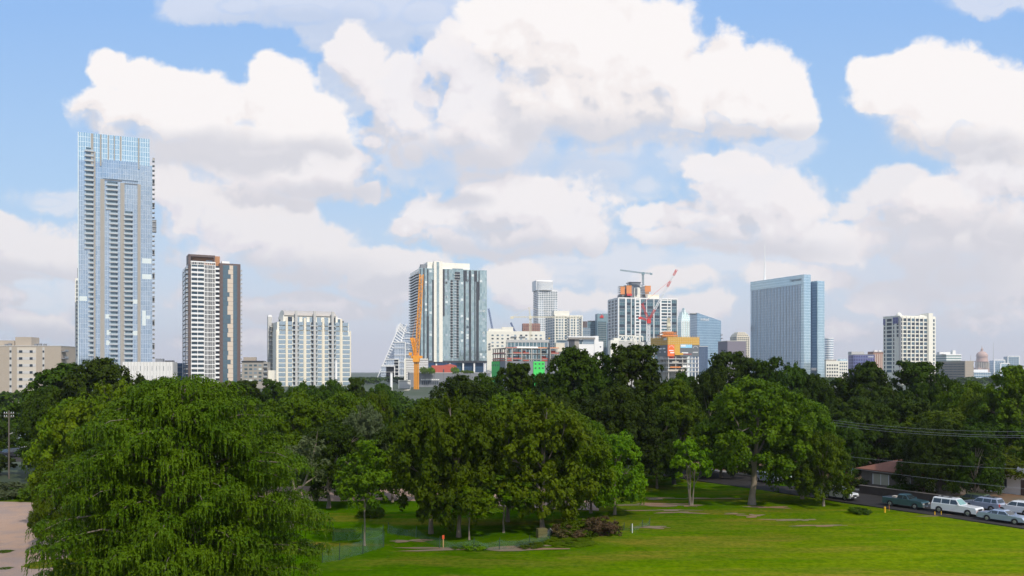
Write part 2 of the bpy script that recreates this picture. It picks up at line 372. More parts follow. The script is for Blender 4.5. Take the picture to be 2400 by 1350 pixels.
# ---------------------------------------------------------------- ground
def ground_mat():
    m, nt, b = newmat('city ground'); n = _noise(nt, 0.004, 6); n2 = _noise(nt, 0.3, 4)
    c = _mix(nt, _ramp(nt, n.outputs[0], 0.45, 0.6), (0.035, 0.05, 0.02), (0.12, 0.12, 0.115))
    nt.links.new(_mix(nt, n2.outputs[0], c, (0.03, 0.05, 0.015)), b.inputs['Base Color']); b.inputs['Roughness'].default_value = 0.9
    return m
def grass_mat(name='lawn grass', k=1.0):
    m, nt, b = newmat(name)
    L = nt.links.new
    tc = nt.nodes.new('ShaderNodeTexCoord')
    def nz(scale, detail, sc=(1, 1, 1), rough=0.6):
        mp = nt.nodes.new('ShaderNodeMapping'); L(tc.outputs['Object'], mp.inputs[0]); mp.inputs['Scale'].default_value = sc
        n = nt.nodes.new('ShaderNodeTexNoise'); L(mp.outputs[0], n.inputs['Vector']); n.inputs['Scale'].default_value = scale; n.inputs['Detail'].default_value = detail; n.inputs['Roughness'].default_value = rough
        return n.outputs[0]
    big = nz(0.045, 4); midn = nz(0.25, 5); fine = nz(2.2, 6, rough=0.7); dry = nz(0.11, 6, (0.35, 1.7, 1), 0.65)
    c = _mix(nt, _ramp(nt, midn, 0.35, 0.65), (0.044 * k, 0.108 * k, 0.0), (0.074 * k, 0.154 * k, 0.0))
    sp = nt.nodes.new('ShaderNodeSeparateXYZ'); L(tc.outputs['Object'], sp.inputs[0])
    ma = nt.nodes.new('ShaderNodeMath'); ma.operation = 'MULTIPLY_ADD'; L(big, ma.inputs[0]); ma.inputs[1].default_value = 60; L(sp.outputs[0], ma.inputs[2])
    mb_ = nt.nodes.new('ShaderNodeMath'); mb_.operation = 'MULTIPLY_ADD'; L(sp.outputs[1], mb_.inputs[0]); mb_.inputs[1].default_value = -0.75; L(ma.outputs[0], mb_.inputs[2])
    c = _mix(nt, _ramp(nt, mb_.outputs[0], -34, 14, 0, 0.9), c, (0.150 * k, 0.190 * k, 0.003))      # sunlight painted into the turf colour, lighter and yellower towards the street corner
    c = _mix(nt, _ramp(nt, dry, 0.46, 0.62, 0, 0.75), c, (0.21 * k, 0.155 * k, 0.020))
    streak = nz(0.5, 5, (0.22, 1.5, 1), 0.6); c = _mix(nt, _ramp(nt, streak, 0.40, 0.64, 0, 0.55), c, (0.044 * k, 0.130 * k, 0.0))
    worn = nz(0.16, 7, (0.5, 1.6, 1), 0.7); c = _mix(nt, _ramp(nt, worn, 0.60, 0.70, 0, 0.8), c, (0.24, 0.15, 0.03))
    c = _mix(nt, _ramp(nt, fine, 0.38, 0.66, 0, 0.5), c, (0.020 * k, 0.060 * k, 0.001))
    L(c, b.inputs['Base Color']); b.inputs['Roughness'].default_value = 1.0; b.inputs['Specular IOR Level'].default_value = 0.0
    bp = nt.nodes.new('ShaderNodeBump'); bp.inputs['Strength'].default_value = 0.6; bp.inputs['Distance'].default_value = 0.12; L(fine, bp.inputs['Height']); L(bp.outputs[0], b.inputs['Normal'])
    return m
def dirt_mat(name='dirt', a=(0.42, 0.27, 0.185), bcol=(0.34, 0.24, 0.19)):
    m, nt, b = newmat(name); n = _noise(nt, 0.35, 6); n2 = _noise(nt, 3.0, 6, rough=0.7)
    c = _mix(nt, _ramp(nt, n.outputs[0], 0.38, 0.62), a, bcol)
    c = _mix(nt, _ramp(nt, n2.outputs[0], 0.5, 0.75, 0, 0.5), c, tuple(x * 0.6 for x in a))
    nt.links.new(c, b.inputs['Base Color']); b.inputs['Roughness'].default_value = 0.95
    bp = nt.nodes.new('ShaderNodeBump'); bp.inputs['Strength'].default_value = 0.5; bp.inputs['Distance'].default_value = 0.1; nt.links.new(n2.outputs[0], bp.inputs['Height']); nt.links.new(bp.outputs[0], b.inputs['Normal'])
    return m
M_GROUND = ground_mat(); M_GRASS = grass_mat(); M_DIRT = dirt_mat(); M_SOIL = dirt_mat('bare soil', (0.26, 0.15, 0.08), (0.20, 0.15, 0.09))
M_ASPH = plain('asphalt', (0.042, 0.038, 0.036), 0.95, var=0.25, scale=0.4, spec=0.1)
M_KERB = plain('kerb concrete', (0.32, 0.31, 0.29), 0.85)
M_MARK = plain('road marking', (0.7, 0.68, 0.6), 0.7)
def sheet(name, poly, z, mat, thick=None):
    mb = MB()
    if thick: mb.prism(poly, z - thick, z, mat)
    else: mb.poly([(x, y, z) for x, y in poly], [tuple(range(len(poly)))], mat)
    return tag(mb.build(name), kind='structure')
sheet('ground', [(-4500, -300), (4500, -300), (4500, 6000), (-4500, 6000)], 0.0, M_GROUND)
# the lawn, a gently uneven grid
def lawn():
    xs = np.arange(-64, 74.1, 1.0); ys = np.arange(28, 121.1, 1.0)
    mb = MB(); rng = np.random.RandomState(3)
    ph = rng.rand(12) * 6.28
    def hgt(x, y):
        return 0.03 + 0.07 * (math.sin(x * .21 + ph[0]) * math.sin(y * .17 + ph[1]) + 1) + 0.03 * (math.sin(x * .7 + ph[2]) * math.sin(y * .55 + ph[3]) + 1)
    vs = [(x, y, hgt(x, y)) for y in ys for x in xs]; nx = len(xs)
    fs = [(j * nx + i, j * nx + i + 1, (j + 1) * nx + i + 1, (j + 1) * nx + i) for j in range(len(ys) - 1) for i in range(nx - 1)]
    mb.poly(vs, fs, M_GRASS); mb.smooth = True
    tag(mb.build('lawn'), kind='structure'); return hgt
LH = lawn()
def blob(cx, cy, rx, ry, n=26, seed=0, rough=0.25, rot=0.0):
    rng = random.Random(seed); k = [rng.uniform(0.4, 1) for _ in range(5)]; p = [rng.uniform(0, 6.28) for _ in range(5)]
    out = []
    for i in range(n):
        a = 2 * math.pi * i / n
        r = 1 + rough * sum(k[j] * math.sin((j + 2) * a + p[j]) for j in range(5)) / 2.2
        x, y = rx * r * math.cos(a), ry * r * math.sin(a)
        out.append((cx + x * math.cos(rot) - y * math.sin(rot), cy + x * math.sin(rot) + y * math.cos(rot)))
    return out
def patch(name, poly, mat, dz=0.03):
    """a patch draped over the lawn: fan of rings"""
    cx = sum(p[0] for p in poly) / len(poly); cy = sum(p[1] for p in poly) / len(poly); n = len(poly)
    vs = [(cx, cy)]; fs = []; K = 8
    for k in range(1, K + 1):
        vs += [(cx + (x - cx) * k / K, cy + (y - cy) * k / K) for x, y in poly]
    vs = [(x, y, LH(x, y) + dz) for x, y in vs]
    for i in range(n): fs.append((0, 1 + i, 1 + (i + 1) % n))
    for k in range(K - 1):
        for i in range(n):
            a = 1 + k * n; b = a + n; fs.append((a + i, b + i, b + (i + 1) % n, a + (i + 1) % n))
    mb = MB(); mb.poly(vs, fs, mat); mb.smooth = True
    return tag(mb.build(name), kind='structure')
# dirt lot, left foreground; dirt track crossing behind the trees
patch('dirt_lot', [(PX(-200, 94), 40), (PX(60, 55), 48), (PX(150, 62), 58), (PX(195, 74), 74), (PX(215, 86), 86), (PX(130, 95), 95), (PX(60, 96), 96.5), (PX(-100, 96), 97)], M_DIRT)
patch('dirt_track', [(PX(560, 98), 98), (PX(800, 99), 97), (PX(900, 99), 97.5), (PX(1050, 98), 96), (PX(1200, 95), 93), (PX(1400, 92), 90.5), (PX(1405, 96), 97), (PX(1250, 100), 101), (PX(1050, 105), 105), (PX(900, 107), 108), (PX(700, 108), 109), (PX(560, 106), 108)], M_DIRT)
for i, (px, py, rx, ry) in enumerate([(1560, 1200, 2.6, .5), (1590, 1206, 2.2, .45), (1535, 1187, 4.5, .8), (1620, 1190, .9, .5), (1800, 1192, 2.2, .7), (1765, 1213, 1.0, .7), (1720, 1208, .9, .4), (1845, 1222, 1.6, .5), (1885, 1222, 1.0, .4),
        (1920, 1236, 2.4, .35), (1530, 1240, 1.6, .5), (1545, 1172, 2.6, .6), (1665, 1172, 2.6, .6), (2260, 1213, 3.0, .6), (1150, 1290, 5.5, .9), (960, 1270, 1.5, .5)]):
    d = GD(py); patch('bare_patch', blob(PX(px, d), d, rx, ry, seed=i, rough=0.8), M_SOIL, 0.035)
# street with the parked cars on the right, running from far left to near right
RD0, RD1 = (21.7, 122.0), (47.6, 82.9)      # line of the cars parked on the near side
rdir = (Vector((RD1[0] - RD0[0], RD1[1] - RD0[1]))).normalized(); rn = Vector((-rdir.y, rdir.x))     # rn points away from the lawn
def road_strip(name, o0, o1, z, mat, a=-40, b=62, thick=None):
    p = Vector(RD0)
    pts = [p + rdir * a + rn * o0, p + rdir * b + rn * o0, p + rdir * b + rn * o1, p + rdir * a + rn * o1]
    return sheet(name, [tuple(q) for q in pts], z, mat, thick)
if (Vector((0, 0)) - Vector(RD0)).dot(rn) > 0: rn = -rn
road_strip('street', -1.3, 8.0, 0.20, M_ASPH, thick=0.19)
road_strip('kerb', 8.0, 8.2, 0.32, M_KERB, thick=0.31)
road_strip('sidewalk', 8.2, 9.4, 0.32, M_KERB, thick=0.3)
road_strip('verge', 9.4, 40, 0.29, M_SOIL, thick=0.3)
# the street far away on the left
sheet('left_street', [(PX(20, 190), 190), (PX(35, 140), 140), (PX(85, 140), 140), (PX(100, 160), 160), (PX(92, 190), 190)], 0.03, M_ASPH)
# ---------------------------------------------------------------- trees
def leaf_mat(name, c1, c2, c3, trans=0.25):
    m, nt, b = newmat(name); L = nt.links.new
    g = nt.nodes.new('ShaderNodeNewGeometry')
    n1 = nt.nodes.new('ShaderNodeTexNoise'); n1.inputs['Scale'].default_value = 0.45; n1.inputs['Detail'].default_value = 3; L(g.outputs['Position'], n1.inputs['Vector'])
    n2 = nt.nodes.new('ShaderNodeTexNoise'); n2.inputs['Scale'].default_value = 5.0; n2.inputs['Detail'].default_value = 2; L(g.outputs['Position'], n2.inputs['Vector'])
    c = _mix(nt, _ramp(nt, n1.outputs[0], 0.38, 0.62), c1, c2)
    c = _mix(nt, _ramp(nt, n2.outputs[0], 0.45, 0.72, 0, 0.75), c, c3)
    oi = nt.nodes.new('ShaderNodeObjectInfo'); hs = nt.nodes.new('ShaderNodeHueSaturation')      # every tree has its own tint
    L(_ramp(nt, oi.outputs['Random'], 0.0, 1.0, 0.488, 0.512), hs.inputs['Hue']); L(_ramp(nt, oi.outputs['Random'], 0.0, 1.0, 0.78, 1.25), hs.inputs['Value']); L(c, hs.inputs['Color']); c = hs.outputs[0]
    L(c, b.inputs['Base Color']); b.inputs['Roughness'].default_value = 0.55; b.inputs['Specular IOR Level'].default_value = 0.08
    tr = nt.nodes.new('ShaderNodeBsdfTranslucent'); L(_mix(nt, 1.0, c, (1.0, 1.0, 0.45), 'MULTIPLY'), tr.inputs[0])
    ms = nt.nodes.new('ShaderNodeMixShader'); ms.inputs[0].default_value = trans
    L(b.outputs[0], ms.inputs[1]); L(tr.outputs[0], ms.inputs[2]); L(ms.outputs[0], nt.nodes['Material Output'].inputs[0])
    return m
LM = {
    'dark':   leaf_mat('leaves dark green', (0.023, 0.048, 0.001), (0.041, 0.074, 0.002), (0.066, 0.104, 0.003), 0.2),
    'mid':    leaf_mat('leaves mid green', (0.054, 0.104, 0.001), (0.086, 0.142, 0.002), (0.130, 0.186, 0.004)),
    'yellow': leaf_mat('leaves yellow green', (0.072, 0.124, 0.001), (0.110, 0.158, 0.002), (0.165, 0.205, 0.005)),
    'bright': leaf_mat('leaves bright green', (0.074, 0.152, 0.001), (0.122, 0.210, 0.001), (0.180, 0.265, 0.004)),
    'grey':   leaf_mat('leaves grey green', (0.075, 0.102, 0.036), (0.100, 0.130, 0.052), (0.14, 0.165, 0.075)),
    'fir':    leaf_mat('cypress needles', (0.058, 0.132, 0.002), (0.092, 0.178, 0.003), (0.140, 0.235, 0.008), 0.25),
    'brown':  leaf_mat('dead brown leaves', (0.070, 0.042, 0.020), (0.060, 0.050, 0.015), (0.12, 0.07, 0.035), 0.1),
}
M_BARK = plain('bark', (0.22, 0.18, 0.135), 0.9, var=0.25, scale=2.5)
M_BARKD = plain('dark bark', (0.06, 0.048, 0.038), 0.9, var=0.25, scale=2.5)
def leaves_mesh(name, P, U, V, mat):
    """P centres (n,3); U, V half axes (n,3): one diamond leaf cluster per row"""
    n = len(P); co = np.empty((n, 4, 3), np.float32)
    co[:, 0] = P - U; co[:, 1] = P - V * 0.9; co[:, 2] = P + U; co[:, 3] = P + V
    me = bpy.data.meshes.new(name)
    me.vertices.add(4 * n); me.vertices.foreach_set('co', co.reshape(-1))
    me.loops.add(4 * n); me.loops.foreach_set('vertex_index', np.arange(4 * n, dtype=np.int32))
    me.polygons.add(n); me.polygons.foreach_set('loop_start', np.arange(0, 4 * n, 4, dtype=np.int32))
    try: me.polygons.foreach_set('loop_total', np.full(n, 4, dtype=np.int32))
    except Exception: pass
    me.materials.append(mat); me.update(calc_edges=True); me.validate()
    return me
def unit(v): return v / (np.linalg.norm(v, axis=1, keepdims=True) + 1e-9)
def crown(seed, Rr, Hh, nl, per, leaf, zlow=0.0, top=1.0, gap=0.0, lobe=(0.16, 0.30), shape='round', flat=0.75):
    """leaf clusters on lobes spread through a crown of radius Rr and height Hh; returns P,U,V and lobe centres"""
    g = np.random.RandomState(seed); Ps = []; Ns = []; C = []
    lump = g.rand(6) * 6.28
    for i in range(nl):
        a = g.rand() * 2 * math.pi; h = g.rand() ** (0.8 if shape == 'round' else 0.95)
        if shape == 'round': prof = math.sqrt(max(0.04, 1 - abs(2 * h - 0.85) ** 2.3 / 1.4))
        elif shape == 'tall': prof = 0.55 + 0.45 * math.sin(math.pi * min(1, h * 0.95 + 0.12)) if h < 0.86 else 0.55
        elif shape == 'spread': prof = 1.0 - 0.55 * h ** 2.2
        else: prof = 1.0 - 0.8 * h
        prof *= 1 + 0.13 * math.sin(3 * a + lump[0] + 4 * h) + 0.09 * math.sin(5 * a + lump[1] - 6 * h)
        rr = prof * (1 - 0.75 * g.rand() ** 2.2)
        lr = Rr * g.uniform(*lobe)
        c = np.array([math.cos(a) * rr * (Rr - lr * 0.5), math.sin(a) * rr * (Rr - lr * 0.5), (zlow + (1 - zlow) * h) * (Hh - lr) * (0.93 + 0.1 * g.rand())])
        C.append((c, lr))
        # second order: clumps on the lobe
        nc = g.randint(5, 9)
        for k in range(nc):
            d = unit(g.normal(size=(1, 3)) + np.array([[c[0] / Rr * 1.0, c[1] / Rr * 1.0, 0.45]]))[0]
            cc = c + d * lr * g.uniform(0.55, 1.0) * np.array([1, 1, flat]); cr = lr * g.uniform(0.28, 0.5)
            m = max(6, int(per / nc * g.uniform(0.6, 1.3)))
            dd = unit(g.normal(size=(m, 3)) + np.array([0, 0, 0.25])); rad = cr * (0.35 + 0.75 * g.rand(m, 1) ** 0.6)
            p = cc + dd * rad * np.array([1, 1, flat]); Ps.append(p)
            Ns.append(unit(dd + d * 0.5 + np.array([0, 0, 0.5]) + 0.55 * g.normal(size=(m, 3))))
    P = np.concatenate(Ps); Nn = np.concatenate(Ns)
    t = unit(np.cross(Nn, g.normal(size=Nn.shape))); b = np.cross(Nn, t)
    s = leaf * g.uniform(0.6, 1.35, (len(P), 1))
    return P, t * s, b * s * 0.75, C
def trunk_mesh(seed, C, Rr, Hh, base, r0, mat, nst=1, lean=(0, 0), limbs=11):
    """base = clear height below the crown; the crown starts at z=base"""
    g = random.Random(seed); mb = MB(); mb.smooth = True
    for t in range(nst):
        a = g.uniform(0, 6.28); off = 0.0 if nst == 1 else r0 * 1.6
        bx, by = off * math.cos(a + t * 6.28 / nst), off * math.sin(a + t * 6.28 / nst)
        tipx, tipy = lean[0] + bx * 4, lean[1] + by * 4; tz = base + Hh * 0.62; pts = []; rads = []
        for k in range(9):
            f = k / 8
            pts.append((bx + (tipx - bx) * f + g.uniform(-.16, .16) * (k > 0) * r0 * 3, by + (tipy - by) * f + g.uniform(-.16, .16) * (k > 0) * r0 * 3, -0.15 + (tz + 0.15) * f)); rads.append(r0 * (1.35 if k == 0 else 1) * (1 - 0.72 * f))
        mb.tube(pts, rads, mat, 8)
        for j in range(limbs):
            c, lr = g.choice(C); k = g.randint(3, 7); s = Vector(pts[k]); e = Vector((c[0] , c[1], c[2] + base))
            if e.z < s.z - 0.5: s = Vector(pts[3])
            m1 = s.lerp(e, 0.4) + Vector((0, 0, 0.12 * (e - s).length)); m2 = s.lerp(e, 0.75) + Vector((g.uniform(-.3, .3), g.uniform(-.3, .3), 0.08 * (e - s).length))
            w = rads[k] * 0.5
            mb.tube([s, m1, m2, e], [w, w * .75, w * .5, w * .2], mat, 5)
            for q in range(2):
                e2 = e + Vector((g.uniform(-1, 1), g.uniform(-1, 1), g.uniform(0, .8))) * lr; mb.tube([m2, m2.lerp(e2, .55) + Vector((0, 0, .1)), e2], [w * .4, w * .25, w * .1], mat, 4)
    return mb
PROTO = {}
def proto(key, seed, Rr, Hh, base, nl, per, leaf, r0, **kw):
    nst = kw.pop('nst', 1); bark = kw.pop('bark', M_BARK); lean = kw.pop('lean', (0, 0))
    P, U, V, C = crown(seed, Rr, Hh, nl, per, leaf, **kw)
    P = P + np.array([lean[0] * .6, lean[1] * .6, base])
    C = [(c + np.array([lean[0] * .6, lean[1] * .6, 0]), lr) for c, lr in C]
    me = leaves_mesh('crown', P, U, V, LM['mid'])
    PROTO[key] = (me, trunk_mesh(seed, C, Rr, Hh, base, r0, bark, nst, lean).mesh('trunk'), Rr, Hh + base)
#      key      seed  R    H   base  nl  per leaf
proto('oakA',   11,  6.5, 11.0, 2.0, 120, 300, 0.19, 0.33, shape='round')
proto('oakB',   12,  6.5, 11.0, 2.2, 115, 300, 0.19, 0.30, shape='spread')
proto('oakC',   13,  6.5, 11.5, 1.6, 125, 290, 0.19, 0.33, shape='round', lobe=(0.14, 0.26))
proto('tallA',  21,  5.5, 15.0, 2.5, 130, 280, 0.21, 0.36, shape='tall', bark=M_BARKD, lobe=(0.18, 0.32))
proto('tallB',  22,  5.5, 15.0, 2.0, 125, 280, 0.21, 0.36, shape='tall', bark=M_BARKD, lobe=(0.16, 0.30))
proto('tallC',  23,  6.5, 14.5, 2.0, 140, 270, 0.21, 0.36, shape='round', bark=M_BARKD, lobe=(0.14, 0.27))
proto('wide',   31,  8.0, 10.5, 2.2, 150, 290, 0.19, 0.36, shape='spread', bark=M_BARKD)
proto('shade',  61,  6.5,  9.6, 3.6, 135, 300, 0.18, 0.42, shape='round', lobe=(0.14, 0.27), lean=(1.0, 0.3))
proto('small',  41,  2.2,  4.3, 2.6, 42, 170, 0.13, 0.10, shape='round', nst=3, lobe=(0.22, 0.4))
proto('slim',   42,  2.6,  5.2, 3.2, 40, 150, 0.14, 0.09, shape='spread', lobe=(0.2, 0.38))
proto('bush',   51,  2.2,  2.2, 0.1, 44, 150, 0.10, 0.05, shape='spread', zlow=0.05, lobe=(0.2, 0.36))
LEAFCOPY = {}
def crown_data(key, tone):
    k = (key, tone)
    if k not in LEAFCOPY:
        me = PROTO[key][0]
        if tone != 'mid': me = me.copy(); me.materials[0] = LM[tone]
        LEAFCOPY[k] = me
    return LEAFCOPY[k]
def tree(name, key, tone, px, d, w, ytop, label, group=None, rz=0.0, cat='tree', ox=0.0):
    """px: column of the trunk; d: distance; w: crown width in photo pixels; ytop: row of the top"""
    me, tk, Rr, Ht = PROTO[key]
    sx = (w / FP * d / 2) / Rr; sz = PZ(ytop, d) / Ht * 1.03
    z0 = LH(PX(px, d), d) if d < 118 and -60 < PX(px, d) < 70 else 0.0
    o = empty(name, (PX(px, d), d, z0), R(rz), label, cat, group)
    for nm, m in (('trunk', tk), ('crown', crown_data(key, tone))):
        c = bpy.data.objects.new(nm, m); col.objects.link(c); c.parent = o; c.scale = (sx, sx, sz)
    return o
G1 = 'tall dark trees behind the lawn'; G2 = 'trees on the lawn'; G3 = 'trees below the left towers'
